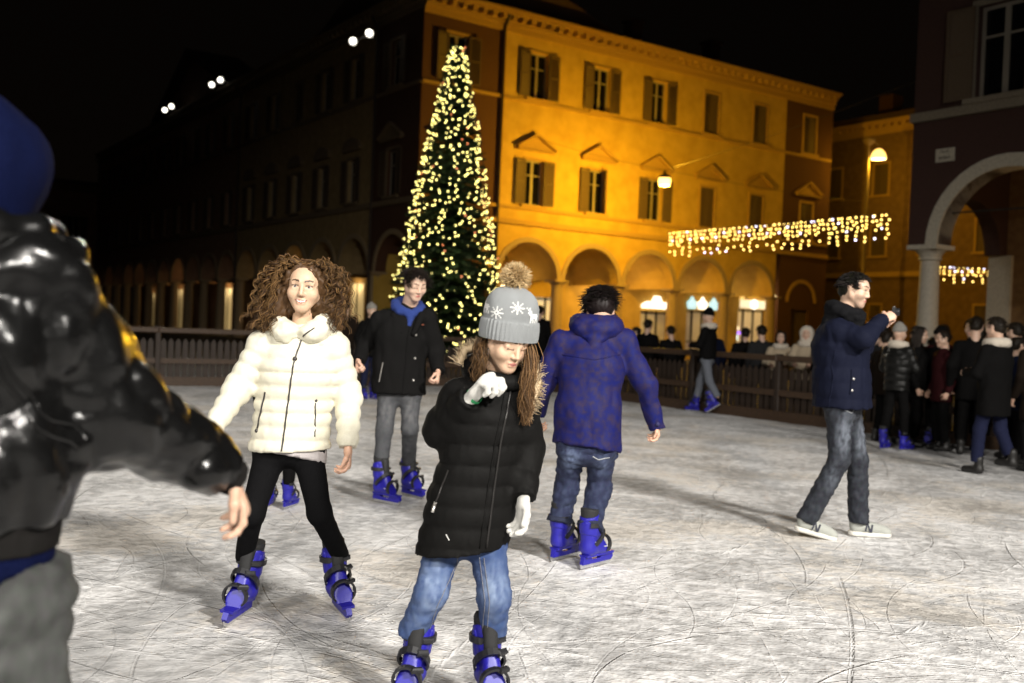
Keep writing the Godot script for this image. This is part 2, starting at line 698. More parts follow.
func flood_mast(foot: Vector3, high: float, aim: Vector3, energy: float, label: String, cone := 21.5) -> void:
	var t := thing("floodlight_mast", label, "floodlight", foot, "floodlight masts around the rink")
	var steel := mat("galvanised_steel", Color(0.35, 0.36, 0.37), 0.45, 0.8)
	var s := Shape.new()
	s.lathe([Vector2(0.14, 0), Vector2(0.14, 0.5), Vector2(0.09, 0.5), Vector2(0.06, high + 0.3), Vector2(0, high + 0.3)], 12)
	part("pole", s.mesh(), steel, t)
	var to := aim - (foot + Vector3(0, high, 0))
	var dir := to.normalized()
	var across := dir.cross(UP).normalized()
	s = Shape.new()
	s.tube([Vector3(0, high, 0) - across * 0.9, Vector3(0, high, 0) + across * 0.9], [0.04], 8)
	part("crossarm", s.mesh(), steel, t)
	for k in [-1, 1]:
		var h := node("floodlight", t, Vector3(0, high, 0) + across * 0.6 * k + dir * 0.22)
		h.basis = Basis.looking_at(dir, UP)
		s = Shape.new()
		s.bevel(Vector3(-0.3, -0.22, -0.02), Vector3(0.3, 0.22, 0.2), 0.06)
		part("housing", s.mesh(), steel, h)
		part("lens", box_mesh(Vector3(-0.26, -0.18, -0.035), Vector3(0.26, 0.18, -0.024)), glow("floodlight_lens", Color(1, 0.95, 0.85), 6.0), h)
		var l := SpotLight3D.new()
		l.name = "light"
		l.light_energy = energy
		l.light_color = lin(1.0, 0.955, 0.885)
		l.light_size = 0.8
		l.spot_angle = cone
		l.spot_angle_attenuation = 1.0
		l.spot_range = 120.0
		l.spot_attenuation = 2.0
		l.shadow_enabled = true
		l.position = Vector3(0, 0, -0.1)
		h.add_child(l)

func lamp_light(parent: Node, at: Vector3, c: Color, energy: float, size := 0.1) -> void:
	var l := OmniLight3D.new()
	l.name = "light"
	l.light_color = lin(c.r, c.g, c.b)
	l.light_energy = energy
	l.light_size = size
	l.omni_range = 90.0
	l.omni_attenuation = 2.0
	l.shadow_enabled = true
	parent.add_child(l, true)
	l.position = at

# ------------------------------------------------------------------ ground and ice
var ice_big := PackedByteArray()
var ice_fine := PackedByteArray()
var ice_dirt := PackedByteArray()
var ice_s1 := PackedByteArray()
var ice_s2 := PackedByteArray()
var ice_mark := PackedFloat32Array()
var ice_col := []
var ice_hgt := []
const ICE := 1792
const BANDS := 16

func ice_band(band: int) -> void:
	var rows := ICE / BANDS
	var col := PackedByteArray()
	col.resize(ICE * rows * 3)
	var hgt := PackedByteArray()
	hgt.resize(ICE * rows)
	var from := band * rows * ICE
	for k in rows * ICE:
		var i := from + k
		var g := ice_big[i] / 255.0
		var f := ice_fine[i] / 255.0
		var q := ice_dirt[i] / 255.0
		var st := maxf(ice_s1[i], ice_s2[i] * 0.86) / 255.0
		var gr := ice_grit[i] / 255.0 - 0.5
		var m := ice_mark[i]
		# packed snow is pale, scraped ice grey, tracked-in dirt brown
		var snow := clampf((g - 0.45) * 1.5 + (st - 0.55) * 0.8 + (f - 0.5) * 1.3 + gr * 0.35 + 0.50, 0.0, 1.0)
		var soil := clampf((q - 0.575) * 3.0 + (f - 0.5) * 1.4, 0.0, 0.6)
		var v := 0.43 + 0.30 * snow + 0.08 * (f - 0.5) + 0.04 * gr
		v += m * (0.30 if m < 0.0 else 0.34)
		v = clampf(v, 0.06, 0.86)
		col[k * 3] = int(255.0 * pow(v * (1.0 - 0.16 * soil), 0.4545))
		col[k * 3 + 1] = int(255.0 * pow(v * (0.99 - 0.22 * soil), 0.4545))
		col[k * 3 + 2] = int(255.0 * pow(v * (0.985 - 0.31 * soil), 0.4545))
		hgt[k] = int(clampf(0.2 + 0.22 * g + 0.40 * (f - 0.5) + 0.16 * (st - 0.3) + 0.12 * gr + 0.45 * m, 0.0, 1.0) * 255.0)
	ice_col[band] = col
	ice_hgt[band] = hgt

var ice_grit := PackedByteArray()
func ice_layer(k: int) -> void:
	match k:
		0: ice_big = ice_noise(5, 0.0032, 4, 0.55, ICE, ICE, 0.0)
		1: ice_fine = ice_noise(9, 0.030, 3, 0.6, ICE, ICE, 8.0)
		2: ice_dirt = ice_noise(21, 0.0018, 4, 0.55, ICE, ICE, 0.0)
		3: ice_s1 = ice_noise(33, 0.017, 3, 0.6, ICE / 6, ICE, 26.0)
		4: ice_s2 = ice_noise(34, 0.020, 3, 0.6, ICE, ICE / 5, 40.0)
		5: ice_grit = ice_noise(61, 0.16, 2, 0.6, ICE, ICE, 0.0)

func ice_noise(sd: int, freq: float, oct: int, gain: float, w: int, h: int, warp: float) -> PackedByteArray:
	var a := FastNoiseLite.new()
	a.seed = sd
	a.frequency = freq
	a.fractal_octaves = oct
	a.fractal_gain = gain
	if warp > 0.0:
		a.domain_warp_enabled = true
		a.domain_warp_amplitude = warp
		a.domain_warp_frequency = 0.006
	var im := a.get_seamless_image(w, h)
	if w != ICE or h != ICE: im.resize(ICE, ICE, Image.INTERPOLATE_CUBIC)
	return im.get_data()

func ice_images() -> Array:
	var size := ICE
	var nid := WorkerThreadPool.add_group_task(ice_layer, 6, -1, true)
	WorkerThreadPool.wait_for_group_task_completion(nid)
	# skate marks: a groove and the shaved snow beside it
	ice_mark.resize(size * size)
	var r := RandomNumberGenerator.new()
	r.seed = 77
	for i in 1500:
		var x := r.randf() * size
		var y := r.randf() * size
		var an := r.randf() * TAU
		if r.randf() < 0.6: an = r.randfn(0.0, 0.35) + PI * (r.randi() % 2)
		var wide := r.randf() < 0.4
		var length := int(r.randf_range(60, 300)) if wide else int(r.randf_range(160, 760))
		var bend := r.randfn(0.0, 0.0020)
		var depth := r.randf_range(0.25, 0.9) * (1.0 if wide else r.randf() * 0.8)
		var w := r.randf_range(3.0, 12.0)
		for k in length:
			x += cos(an)
			y += sin(an)
			an += bend
			var fade := minf(1.0, minf(k, length - k) / 40.0) * depth
			if wide:
				for q in int(w):
					var at := posmod(int(x - sin(an) * q), size) + size * posmod(int(y + cos(an) * q), size)
					if i % 3: ice_mark[at] = maxf(ice_mark[at], fade * 0.75 * sin(PI * q / w) * (0.6 + 0.4 * sin(k * 0.21 + q)))
					else: ice_mark[at] -= fade * 0.06
			else:
				ice_mark[posmod(int(x), size) + size * posmod(int(y), size)] = -fade
				if depth > 0.45: ice_mark[posmod(int(x - sin(an) * 1.4), size) + size * posmod(int(y + cos(an) * 1.4), size)] = -fade * 0.7
				var az := posmod(int(x + sin(an) * 2.2), size) + size * posmod(int(y - cos(an) * 2.2), size)
				ice_mark[az] = maxf(ice_mark[az], fade * 0.6)
	ice_col.resize(BANDS)
	ice_hgt.resize(BANDS)
	var id := WorkerThreadPool.add_group_task(ice_band, BANDS, -1, true)
	WorkerThreadPool.wait_for_group_task_completion(id)
	var col := PackedByteArray()
	var hgt := PackedByteArray()
	for b in BANDS:
		col.append_array(ice_col[b])
		hgt.append_array(ice_hgt[b])
	return [Image.create_from_data(size, size, false, Image.FORMAT_RGB8, col), Image.create_from_data(size, size, false, Image.FORMAT_L8, hgt)]

var RINK := Vector3(-0.05, 0, -23.3)   # the far corner of the rink

func ground_and_ice() -> void:
	var pave := mottled("piazza_paving", Color(0.05, 0.045, 0.04), Color(0.11, 0.10, 0.09), 0.8, 3.0, 0.02, 1.0, true)
	structure("ground", box_mesh(Vector3(-300, -0.3, -320), Vector3(300, -0.09, 120)), pave)
	var images := ice_images()
	var m := mat("skated_ice", Color(1, 1, 1), 0.8)
	m.albedo_texture = ImageTexture.create_from_image(images[0])
	m.heightmap_enabled = true
	m.heightmap_texture = ImageTexture.create_from_image(images[1])
	m.heightmap_scale = 2.9
	m.metallic_specular = 0.25
	var n := FastNoiseLite.new()
	n.seed = 3
	n.frequency = 1.1
	n.fractal_octaves = 4
	# a sheet in the rink's own directions, finely divided where the camera stands over it
	var v := PackedVector3Array()
	var uv := PackedVector2Array()
	var ix := PackedInt32Array()
	var nu := 330
	var nw := 360
	for j in nw + 1:
		for i in nu + 1:
			var p := RINK - ALONG * (i * 0.075 - 0.3) - AWAY * (j * 0.075 - 0.3)
			p.y = n.get_noise_2d(p.x, p.z) * 0.009 + 0.003 * n.get_noise_2d(p.x * 6.0 + 50.0, p.z * 6.0) - 0.004
			v.append(p)
			uv.append(Vector2(p.x * 0.93 + p.z * 0.37, p.z * 0.93 - p.x * 0.37) / 7.0)
	for j in nw:
		for i in nu:
			var a := j * (nu + 1) + i
			ix.append_array([a, a + nu + 1, a + 1, a + 1, a + nu + 1, a + nu + 2])
	var nr := PackedVector3Array()
	nr.resize(v.size())
	for j in nw + 1:
		for i in nu + 1:
			var a := j * (nu + 1) + i
			var l := v[a - 1] if i > 0 else v[a]
			var rr := v[a + 1] if i < nu else v[a]
			var d := v[a - nu - 1] if j > 0 else v[a]
			var u := v[a + nu + 1] if j < nw else v[a]
			var q := (rr - l).cross(u - d).normalized()
			nr[a] = q if q.y > 0 else -q
	var arr := []
	arr.resize(Mesh.ARRAY_MAX)
	arr[Mesh.ARRAY_VERTEX] = v
	arr[Mesh.ARRAY_NORMAL] = nr
	arr[Mesh.ARRAY_TEX_UV] = uv
	arr[Mesh.ARRAY_INDEX] = ix
	var am := ArrayMesh.new()
	am.add_surface_from_arrays(Mesh.PRIMITIVE_TRIANGLES, arr)
	structure("rink_ice", am, m)
	# shaved ice lying in crumbs and ridges
	var crumb := Shape.new()
	crumb.ball(Vector3(0, 0, 0), Vector3(1, 0.55, 0.8), 3, 5)
	var mm := MultiMesh.new()
	mm.transform_format = MultiMesh.TRANSFORM_3D
	mm.mesh = crumb.mesh()
	var places := []
	rng.seed = 41
	for k in 150:
		var p := Vector3(rng.randf_range(-5, 6), 0, rng.randf_range(-13, -2.6))
		var an := rng.randf_range(-0.45, 0.45) + (PI / 2 if rng.randf() < 0.2 else 0.0)
		var run := rng.randf_range(0.15, 0.9)
		for q in int(run * 40):
			var w := rng.randf()
			var o := p + Vector3(cos(an), 0, sin(an)) * run * w + Vector3(rng.randfn(0, 0.02), 0, rng.randfn(0, 0.02))
			o.y = n.get_noise_2d(o.x, o.z) * 0.009
			var sz := rng.randf_range(0.002, 0.0065)
			places.append(Transform3D(Basis.from_euler(Vector3(0, rng.randf() * TAU, 0)).scaled(Vector3(sz * 1.6, sz * 0.8, sz)), o))
	for k in 2600:
		var o := Vector3(rng.randf_range(-5, 7), 0, rng.randf_range(-15, -2.4))
		o.y = n.get_noise_2d(o.x, o.z) * 0.009
		var sz := rng.randf_range(0.0015, 0.005)
		places.append(Transform3D(Basis.from_euler(Vector3(0, rng.randf() * TAU, 0)).scaled(Vector3(sz * 1.5, sz * 0.8, sz)), o))
	mm.instance_count = places.size()
	for i in places.size(): mm.set_instance_transform(i, places[i])
	var mi := MultiMeshInstance3D.new()
	mi.name = "shaved_ice"
	mi.multimesh = mm
	mi.material_override = mat("shaved_snow", Color(0.55, 0.54, 0.52), 0.9)
	tag(mi, "crumbs and ridges of shaved ice strewn over the rink", "snow", "", "stuff")
	add_child(mi)

# ------------------------------------------------------------------ wooden barrier round the rink
func barrier(from: Vector3, dir: Vector3, length: float, label: String) -> void:
	var t := thing("rink_fence", label, "fence", from, "wooden fences round the rink")
	var out := dir.cross(UP)
	t.basis = Basis(dir, UP, out)
	var wood := mottled("fence_wood", Color(0.018, 0.011, 0.007), Color(0.036, 0.021, 0.012), 0.6, 0.7, 0.03, 0.4)
	var pale := mottled("fence_cap_wood", Color(0.038, 0.022, 0.012), Color(0.075, 0.042, 0.022), 0.55, 0.9, 0.03, 0.4)
	var bays := int(round(length / 2.0))
	var post := Shape.new()
	post.bevel(Vector3(-0.05, -0.08, -0.05), Vector3(0.05, 1.12, 0.05), 0.01)
	var pm := post.mesh()
	var cap := Shape.new()
	cap.bevel(Vector3(0.002, 1.0, -0.05), Vector3(1.998, 1.1, 0.075), 0.015)
	var cm := cap.mesh()
	var rm := box_mesh(Vector3(0.052, 0.42, -0.02), Vector3(1.948, 0.52, 0.045))
	var km := box_mesh(Vector3(0.002, -0.08, -0.04), Vector3(1.998, 0.17, 0.06))
	var slat := Shape.new()
	slat.prism(PackedVector2Array([Vector2(-0.05, 0.17), Vector2(0.05, 0.17), Vector2(0.05, 0.83), Vector2(0.0, 0.9), Vector2(-0.05, 0.83)]), -0.045, -0.024)
	var lm := slat.mesh()
	for b in bays:
		part("post", pm, wood, t, Vector3(b * 2.0, 0, -0.004))
		part("top_rail", cm, pale, t, Vector3(b * 2.0, 0, 0))
		part("middle_rail", rm, pale, t, Vector3(b * 2.0, 0, 0))
		part("kick_board", km, pale, t, Vector3(b * 2.0, 0, 0))
		for k in 14:
			part("slat", lm, wood, t, Vector3(b * 2.0 + 0.12 + k * 0.1355, 0, rng.randf_range(-0.004, 0.0)))
	part("post", pm, wood, t, Vector3(bays * 2.0, 0, -0.004))

# ------------------------------------------------------------------ palazzi
func frame_at(called: String, label: String, category: String, origin: Vector3, x: Vector3) -> Node3D:
	var t := thing(called, label, category, origin, "palazzi round the square")
	t.basis = Basis(x, UP, x.cross(UP))
	return t

var shutter_cache := {}
func shutter_mesh(w: float, h: float) -> ArrayMesh:   # hinge edge at x = 0
	var key := "%.2f %.2f" % [w, h]
	if shutter_cache.has(key): return shutter_cache[key]
	var s := Shape.new()
	var e := 0.07
	s.box(Vector3(0, 0, 0), Vector3(e, h, 0.045))
	s.box(Vector3(w - e, 0, 0), Vector3(w, h, 0.045))
	for y in [0.0, h * 0.5 - e / 2, h - e]:
		s.box(Vector3(e, y, 0.001), Vector3(w - e, y + e, 0.044))
	var y2 := e
	while y2 < h - e - 0.06:
		s.quad(Vector3(e, y2, 0.04), Vector3(w - e, y2, 0.04), Vector3(w - e, y2 + 0.075, 0.008), Vector3(e, y2 + 0.075, 0.008))
		y2 += 0.07
	shutter_cache[key] = s.mesh()
	return shutter_cache[key]

# a window in the opening [x-w/2, y, x+w/2, y+h]; state: open, closed, half, ajar
func window(t: Node3D, x: float, y: float, w: float, h: float, state: String, trim: Material, wood: Material, crown := "", glass: Material = null, deep := 0.24) -> void:
	var win := node("window", t, Vector3(x, y, 0))
	var s := Shape.new()
	# casing round the opening
	for e in [[-w / 2 - 0.12, -0.0, -w / 2, h + 0.12], [w / 2, 0.0, w / 2 + 0.12, h + 0.12], [-w / 2, h, w / 2, h + 0.12]]:
		s.box(Vector3(e[0], e[1], 0.001), Vector3(e[2], e[3], 0.05))
	part("casing", s.mesh(), trim, win)
	part("sill", box_mesh(Vector3(-w / 2 - 0.2, -0.12, 0.001), Vector3(w / 2 + 0.2, -0.002, 0.16)), trim, win)
	var fr := Shape.new()
	var z := -deep + 0.06
	for e in [[-w / 2, 0, -w / 2 + 0.07, h], [w / 2 - 0.07, 0, w / 2, h], [-0.06, 0, 0.06, h], [-w / 2 + 0.07, 0, -0.06, 0.07], [0.06, 0, w / 2 - 0.07, 0.07], [-w / 2 + 0.07, h - 0.07, -0.06, h], [0.06, h - 0.07, w / 2 - 0.07, h], [-w / 2 + 0.07, h * 0.66, -0.06, h * 0.66 + 0.045], [0.06, h * 0.66, w / 2 - 0.07, h * 0.66 + 0.045]]:
		fr.box(Vector3(e[0], e[1], z - 0.04), Vector3(e[2], e[3], z + 0.02))
	part("frame", fr.mesh(), mat("window_paint", Color(0.32, 0.28, 0.22), 0.5), win)
	for k in [-1, 1]:
		part("pane", box_mesh(Vector3(-w / 4 - 0.02, 0.05, -0.004), Vector3(w / 4 + 0.02, h - 0.05, 0.004)), glass if glass else mat("night_glass", Color(0.006, 0.006, 0.007), 0.06), win, Vector3(k * w / 4, 0, z - 0.02))
	var sm := shutter_mesh(w / 2 + 0.06, h)
	for k in [-1, 1]:
		var sh: MeshInstance3D
		if state == "closed":
			sh = part("shutter", shutter_mesh(w / 2 - 0.005, h - 0.01), wood, win, Vector3(-w / 2 if k < 0 else w / 2, 0.005, -0.06 if k < 0 else -0.016))
			if k > 0: sh.rotation.y = PI
		else:
			var open := 0.10 if not (state == "half" and k > 0) else 2.2
			sh = part("shutter", sm, wood, win, Vector3(k * (w / 2 + 0.02), 0, 0.07 + (0.05 if k > 0 else 0.0)))
			# folded back against the wall, a little proud of it
			sh.rotation.y = PI - open * 0.6 if k < 0 else -open * 0.6
			if k < 0:
				sh.rotation.y = PI + open * 0.6
				sh.position.z = 0.125
			else:
				sh.rotation.y = -open
				sh.position.z = 0.08
	if crown == "gable":
		var g := Shape.new()
		g.prism(PackedVector2Array([Vector2(-w / 2 - 0.5, h + 0.45), Vector2(w / 2 + 0.5, h + 0.45), Vector2(w / 2 + 0.5, h + 0.53), Vector2(0, h + 1.08), Vector2(-w / 2 - 0.5, h + 0.53)]), 0.001, 0.08)
		part("pediment", g.mesh(), trim, win)
		g = Shape.new()
		for k in [-1, 1]:
			var o := PackedVector2Array([Vector2(k * (w / 2 + 0.58), h + 0.50), Vector2(k * (w / 2 + 0.58), h + 0.59), Vector2(0, h + 1.21), Vector2(0, h + 1.10)])
			g.prism(o, 0.08, 0.30)
		g.box(Vector3(-w / 2 - 0.52, h + 0.38, 0.082), Vector3(w / 2 + 0.52, h + 0.47, 0.24))
		part("pediment_moulding", g.mesh(), trim, win)
	elif crown == "arc":
		var g := Shape.new()
		var o := PackedVector2Array([Vector2(-w / 2 - 0.4, h + 0.4)])
		for k in 13:
			var a := PI * k / 12.0
			o.append(Vector2(cos(PI - a) * (w / 2 + 0.45), h + 0.45 + sin(a) * 0.55))
		o.append(Vector2(w / 2 + 0.4, h + 0.4))
		g.prism(o, 0.001, 0.2)
		part("pediment", g.mesh(), trim, win)

func column_mesh(high: float, r: float) -> ArrayMesh:
	var s := Shape.new()
	s.lathe([Vector2(r * 1.45, 0), Vector2(r * 1.45, 0.12), Vector2(r * 1.3, 0.2), Vector2(r * 1.12, 0.26), Vector2(r * 1.02, 0.3), Vector2(r, high * 0.4), Vector2(r * 0.86, high - 0.34)], 18)
	return s.mesh()

func capital_mesh(high: float, r: float) -> ArrayMesh:
	var s := Shape.new()
	s.lathe([Vector2(r * 0.86, high - 0.34), Vector2(r * 1.0, high - 0.32), Vector2(r * 0.9, high - 0.27), Vector2(r * 1.0, high - 0.2), Vector2(r * 1.35, high - 0.1)], 18)
	s.box(Vector3(-r * 1.4, high - 0.1, -r * 1.4), Vector3(r * 1.4, high, r * 1.4))
	return s.mesh()

func arcade(t: Node3D, x0: float, bays: int, w: float, spring: float, r: float, top: float, m: Material, stone: Material, deep: float, back: Material, first_column := true) -> void:
	var cm := column_mesh(spring, 0.3)
	var km := capital_mesh(spring, 0.3)
	for b in bays:
		var s := Shape.new()
		var cx := x0 + w * (b + 0.5)
		arch_wall(s, x0 + w * b, x0 + w * (b + 1), cx, spring, r, top, 0.0, -0.55)
		part("arch", s.mesh(), m, t)
		part("archivolt", archivolt(cx, spring, r, r + 0.24, 0.001, 0.06), stone, t)
		# cross arch and vault over the walk
		var x := Shape.new()
		x.t = Transform3D(Basis(Vector3(0, 0, -1), UP, Vector3(1, 0, 0)), Vector3(x0 + w * b, 0, -0.55))
		arch_wall(x, 0.0, deep - 0.55, (deep - 0.55) / 2, spring, (deep - 0.55) / 2 - 0.12, top - 0.3, 0.14, -0.14)
		part("cross_arch", x.mesh(), back, t)
		var vt := Shape.new()
		for k in 12:
			var a0 := PI * k / 12.0
			var a1 := PI * (k + 1) / 12.0
			var rr := w / 2 - 0.02
			vt.quad(Vector3(cx - cos(a1) * rr, spring + sin(a1) * (r + 0.18), -deep + 0.1), Vector3(cx - cos(a0) * rr, spring + sin(a0) * (r + 0.18), -deep + 0.1), Vector3(cx - cos(a0) * rr, spring + sin(a0) * (r + 0.18), -0.551), Vector3(cx - cos(a1) * rr, spring + sin(a1) * (r + 0.18), -0.551))
		part("vault", vt.mesh(), back, t)
	for b in bays + 1:
		if b == 0 and not first_column: continue
		var c := node("column", t, Vector3(x0 + w * b, -0.09, -0.275))
		part("shaft", cm, stone, c, Vector3(0, 0.088, 0))
		part("capital", km, stone, c, Vector3(0, 0.088, 0))

func cornice(t: Node3D, x0: float, x1: float, y0: float, y1: float, m: Material, deep := 0.55) -> void:
	var s := Shape.new()
	var h := y1 - y0
	s.box(Vector3(x0, y0, 0.001), Vector3(x1, y0 + h * 0.30, 0.10))
	s.box(Vector3(x0, y0 + h * 0.302, 0.001), Vector3(x1, y0 + h * 0.5, 0.2))
	s.box(Vector3(x0 - 0.05, y0 + h * 0.74, 0.001), Vector3(x1 + 0.05, y0 + h * 0.87, deep - 0.1))
	s.box(Vector3(x0 - 0.1, y0 + h * 0.872, 0.001), Vector3(x1 + 0.1, y1, deep))
	part("cornice", s.mesh(), m, t)
	var dm := box_mesh(Vector3(-0.11, y0 + h * 0.502, 0.201), Vector3(0.11, y0 + h * 0.738, deep - 0.14))
	var x := x0 + 0.25
	var count := 0
	s = Shape.new()
	while x < x1 - 0.1:
		s.box(Vector3(x - 0.11, y0 + h * 0.502, 0.002), Vector3(x + 0.11, y0 + h * 0.738, deep - 0.14))
		x += 0.52
	part("cornice_brackets", s.mesh(), m, t).set_meta("kind", "stuff")
	s = Shape.new()
	s.box(Vector3(x0, y0 + h * 0.502, -0.05), Vector3(x1, y0 + h * 0.739, 0.0))
	part("frieze", s.mesh(), m, t)

func drainpipe(t: Node3D, x: float, y0: float, y1: float) -> void:
	var s := Shape.new()
	s.tube([Vector3(x, y0, 0.12), Vector3(x, y1 - 0.5, 0.12), Vector3(x, y1 - 0.25, 0.3), Vector3(x, y1, 0.45)], [0.07], 8)
	part("drainpipe", s.mesh(), mat("pipe_copper", Color(0.05, 0.03, 0.02), 0.6), t)

func ochre_palazzo() -> void:
	var t := frame_at("ochre_palazzo", "ochre plastered palazzo with arcades, shutters and gabled windows, glowing under the street lamp", "building", CORNER, ALONG)
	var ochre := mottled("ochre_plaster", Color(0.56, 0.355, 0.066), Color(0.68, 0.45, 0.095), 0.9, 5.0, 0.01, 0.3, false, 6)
	var brick := mottled("old_brick", Color(0.085, 0.038, 0.022), Color(0.14, 0.064, 0.034), 0.9, 1.6, 0.05, 0.8, false, 5)
	var stone := mottled("warm_trim", Color(0.44, 0.27, 0.07), Color(0.52, 0.33, 0.09), 0.85, 2.0, 0.03, 0.3)
	var pillar := mottled("column_stone", Color(0.36, 0.26, 0.15), Color(0.46, 0.34, 0.2), 0.8, 1.5, 0.03, 0.3)
	var wood := mottled("shutter_paint", Color(0.11, 0.075, 0.045), Color(0.15, 0.10, 0.06), 0.7, 0.8, 0.03)
	var dull := ochre
	var W := 3.72
	var holes := []
	var openings := []
	for k in 5:
		openings.append([1.98 + W * k, 11.86, 1.02, 2.08, "open" if k < 3 else "closed", ""])
		openings.append([1.95 + W * k, 6.98, 1.0, 2.06, ["open", "half", "open", "closed", "closed"][k], "gable"])
	for o in openings: holes.append([o[0] - o[2] / 2, o[1], o[0] + o[2] / 2, o[1] + o[3]])
	var s := Shape.new()
	holed(s, 0.0, 18.95, 6.1, 14.66, holes, 0.0, 0.3)
	part("plaster_wall", s.mesh(), ochre, t)
	# brick ends of the block
	for e in [[-4.07, 0.0, -2.35], [18.95, 22.85, 20.95]]:
		s = Shape.new()
		holed(s, e[0], e[1], 6.1, 14.66, [[e[2] - 0.51, 11.86, e[2] + 0.51, 13.94], [e[2] - 0.5, 6.98, e[2] + 0.5, 9.04]], 0.0, 0.3)
		part("brick_wall", s.mesh(), brick, t)
	openings.append([-2.35, 11.86, 1.02, 2.08, "open", ""])
	openings.append([-2.35, 6.98, 1.0, 2.06, "open", "gable"])
	openings.append([20.95, 11.86, 1.02, 2.08, "closed", ""])
	openings.append([20.95, 6.98, 1.0, 2.06, "closed", "gable"])
	for o in openings:
		window(t, o[0], o[1], o[2], o[3], o[4], stone, wood, o[5])
	# string courses
	for c in [[11.6, 11.74, 0.10], [6.72, 6.86, 0.12], [6.02, 6.24, 0.16]]:
		part("string_course", box_mesh(Vector3(-4.07, c[0], 0.002), Vector3(22.85, c[1], c[2])), stone, t)
	cornice(t, -4.1, 22.9, 14.6, 15.5, stone)
	drainpipe(t, -0.03, 0.0, 15.2)
	arcade(t, 0.03, 5, W, 3.65, 1.63, 6.1, ochre, pillar, 4.0, dull)
	# the brick end under the string course: left pier with its arch, right blind arch and door
	s = Shape.new()
	arch_wall(s, -4.07, 0.03, -2.0, 3.65, 1.63, 6.1, 0.0, -0.55)
	part("arch", s.mesh(), brick, t)
	part("archivolt", archivolt(-2.0, 3.65, 1.63, 1.87, 0.001, 0.06), stone, t)
	part("corner_pier", box_mesh(Vector3(-4.07, -0.1, -0.55), Vector3(-3.66, 3.65, 0.0)), brick, t)
	s = Shape.new()
	holed(s, 18.95, 22.85, -0.1, 6.1, [[20.1, 0.0, 21.6, 3.0]], 0.0, 0.3)
	part("brick_wall", s.mesh(), brick, t)
	part("archivolt", archivolt(20.85, 3.4, 1.1, 1.3, 0.002, 0.06), stone, t)
	part("door", box_mesh(Vector3(20.1, 0, -0.25), Vector3(21.6, 3.0, -0.2)), wood, t)
	# back wall of the walk with its shops
	s = Shape.new()
	var shops := [[4.6, 0.1, 6.9, 2.95], [8.2, 0.1, 10.2, 3.1], [12.4, 0.1, 14.7, 2.55], [15.9, 0.1, 18.3, 2.75], [20.1, 0.1, 22.7, 3.0], [1.0, 0.1, 3.0, 2.9]]
	holed(s, -4.0, 24.0, -0.1, 6.0, shops + [[20.85, 4.35, 21.65, 5.35], [9.2, 4.2, 10.0, 5.2], [5.6, 4.2, 6.4, 5.2]], -4.0, 0.5)
	part("shop_wall", s.mesh(), ochre, t)
	part("end_wall", box_mesh(Vector3(22.85, -0.1, -4.0), Vector3(22.95, 15.0, -0.01)), brick, t)
	var shop_warm := glow("shop_window_warm", Color(1.0, 0.62, 0.22), 0.35)
	var shop_pale := glow("shop_window_pale", Color(1.0, 0.75, 0.40), 0.6)
	var shop_dim := glow("shop_window_dim", Color(1.0, 0.6, 0.25), 0.10)
	var dark := mat("shop_frame", Color(0.02, 0.016, 0.013), 0.5)
	var lit := [shop_pale, shop_warm, shop_dim, shop_dim, shop_warm, shop_dim]
	for k in 6:
		var o: Array = shops[k]
		var sw := node("shop_window", t, Vector3(0, 0, -4.45))
		part("pane", box_mesh(Vector3(o[0], o[1], -0.02), Vector3(o[2], o[3], 0.0)), lit[k], sw)
		var f := Shape.new()
		var wd: float = (o[2] - o[0]) / 3.0
		for q in 4:
			f.box(Vector3(o[0] + wd * q - 0.05, o[1], 0.003), Vector3(o[0] + wd * q + 0.05, o[3], 0.08))
		for y in [0.1, 0.9, o[3] - 0.12]:
			f.box(Vector3(o[0] + 0.06, y, 0.02), Vector3(o[2] - 0.06, y + 0.07, 0.07))
		part("frame", f.mesh(), dark, sw)
	for o in [[20.85, 4.35, 21.65, 5.35, true], [9.2, 4.2, 10.0, 5.2, false], [5.6, 4.2, 6.4, 5.2, false]]:
		var sw := node("lunette_window", t, Vector3(0, 0, -4.3))
		part("pane", box_mesh(Vector3(o[0], o[1], -0.02), Vector3(o[2], o[3], 0.0)), glow("lunette_pane_lit", Color(0.8, 0.85, 0.9), 0.25) if o[4] else mat("night_glass", Color(0.006, 0.006, 0.007), 0.06), sw)
		part("frame", box_mesh(Vector3((o[0] + o[2]) / 2 - 0.04, o[1], 0.002), Vector3((o[0] + o[2]) / 2 + 0.04, o[3], 0.05)), dark, sw)
	# lit signs over the shops
	var white := glow("sign_light_white", Color(1.0, 0.93, 0.75), 1.8)
	var teal := glow("sign_light_teal", Color(0.45, 0.9, 1.0), 0.9)
	var amber := glow("sign_light_amber", Color(1.0, 0.6, 0.12), 0.9)
	var sg := Shape.new()
	sg.prism(PackedVector2Array([Vector2(-1.1, 0), Vector2(1.1, 0), Vector2(1.1, 0.2), Vector2(0.75, 0.38), Vector2(0.38, 0.36), Vector2(0.2, 0.7), Vector2(-0.2, 0.7), Vector2(-0.38, 0.36), Vector2(-0.75, 0.38), Vector2(-1.1, 0.2)]), 0.0, 0.12)
	part("shop_sign", sg.mesh(), white, t, Vector3(13.5, 2.7, -3.98))
	for q in [[16.2, teal], [17.05, white], [17.95, teal]]:
		sg = Shape.new()
		sg.prism(PackedVector2Array([Vector2(-0.27, 0), Vector2(0.27, 0), Vector2(0.36, 0.38), Vector2(0.16, 0.5), Vector2(0, 0.72), Vector2(-0.16, 0.5), Vector2(-0.36, 0.38)]), 0.0, 0.12)
		part("shop_sign", sg.mesh(), q[1], t, Vector3(q[0], 2.82, -3.98))
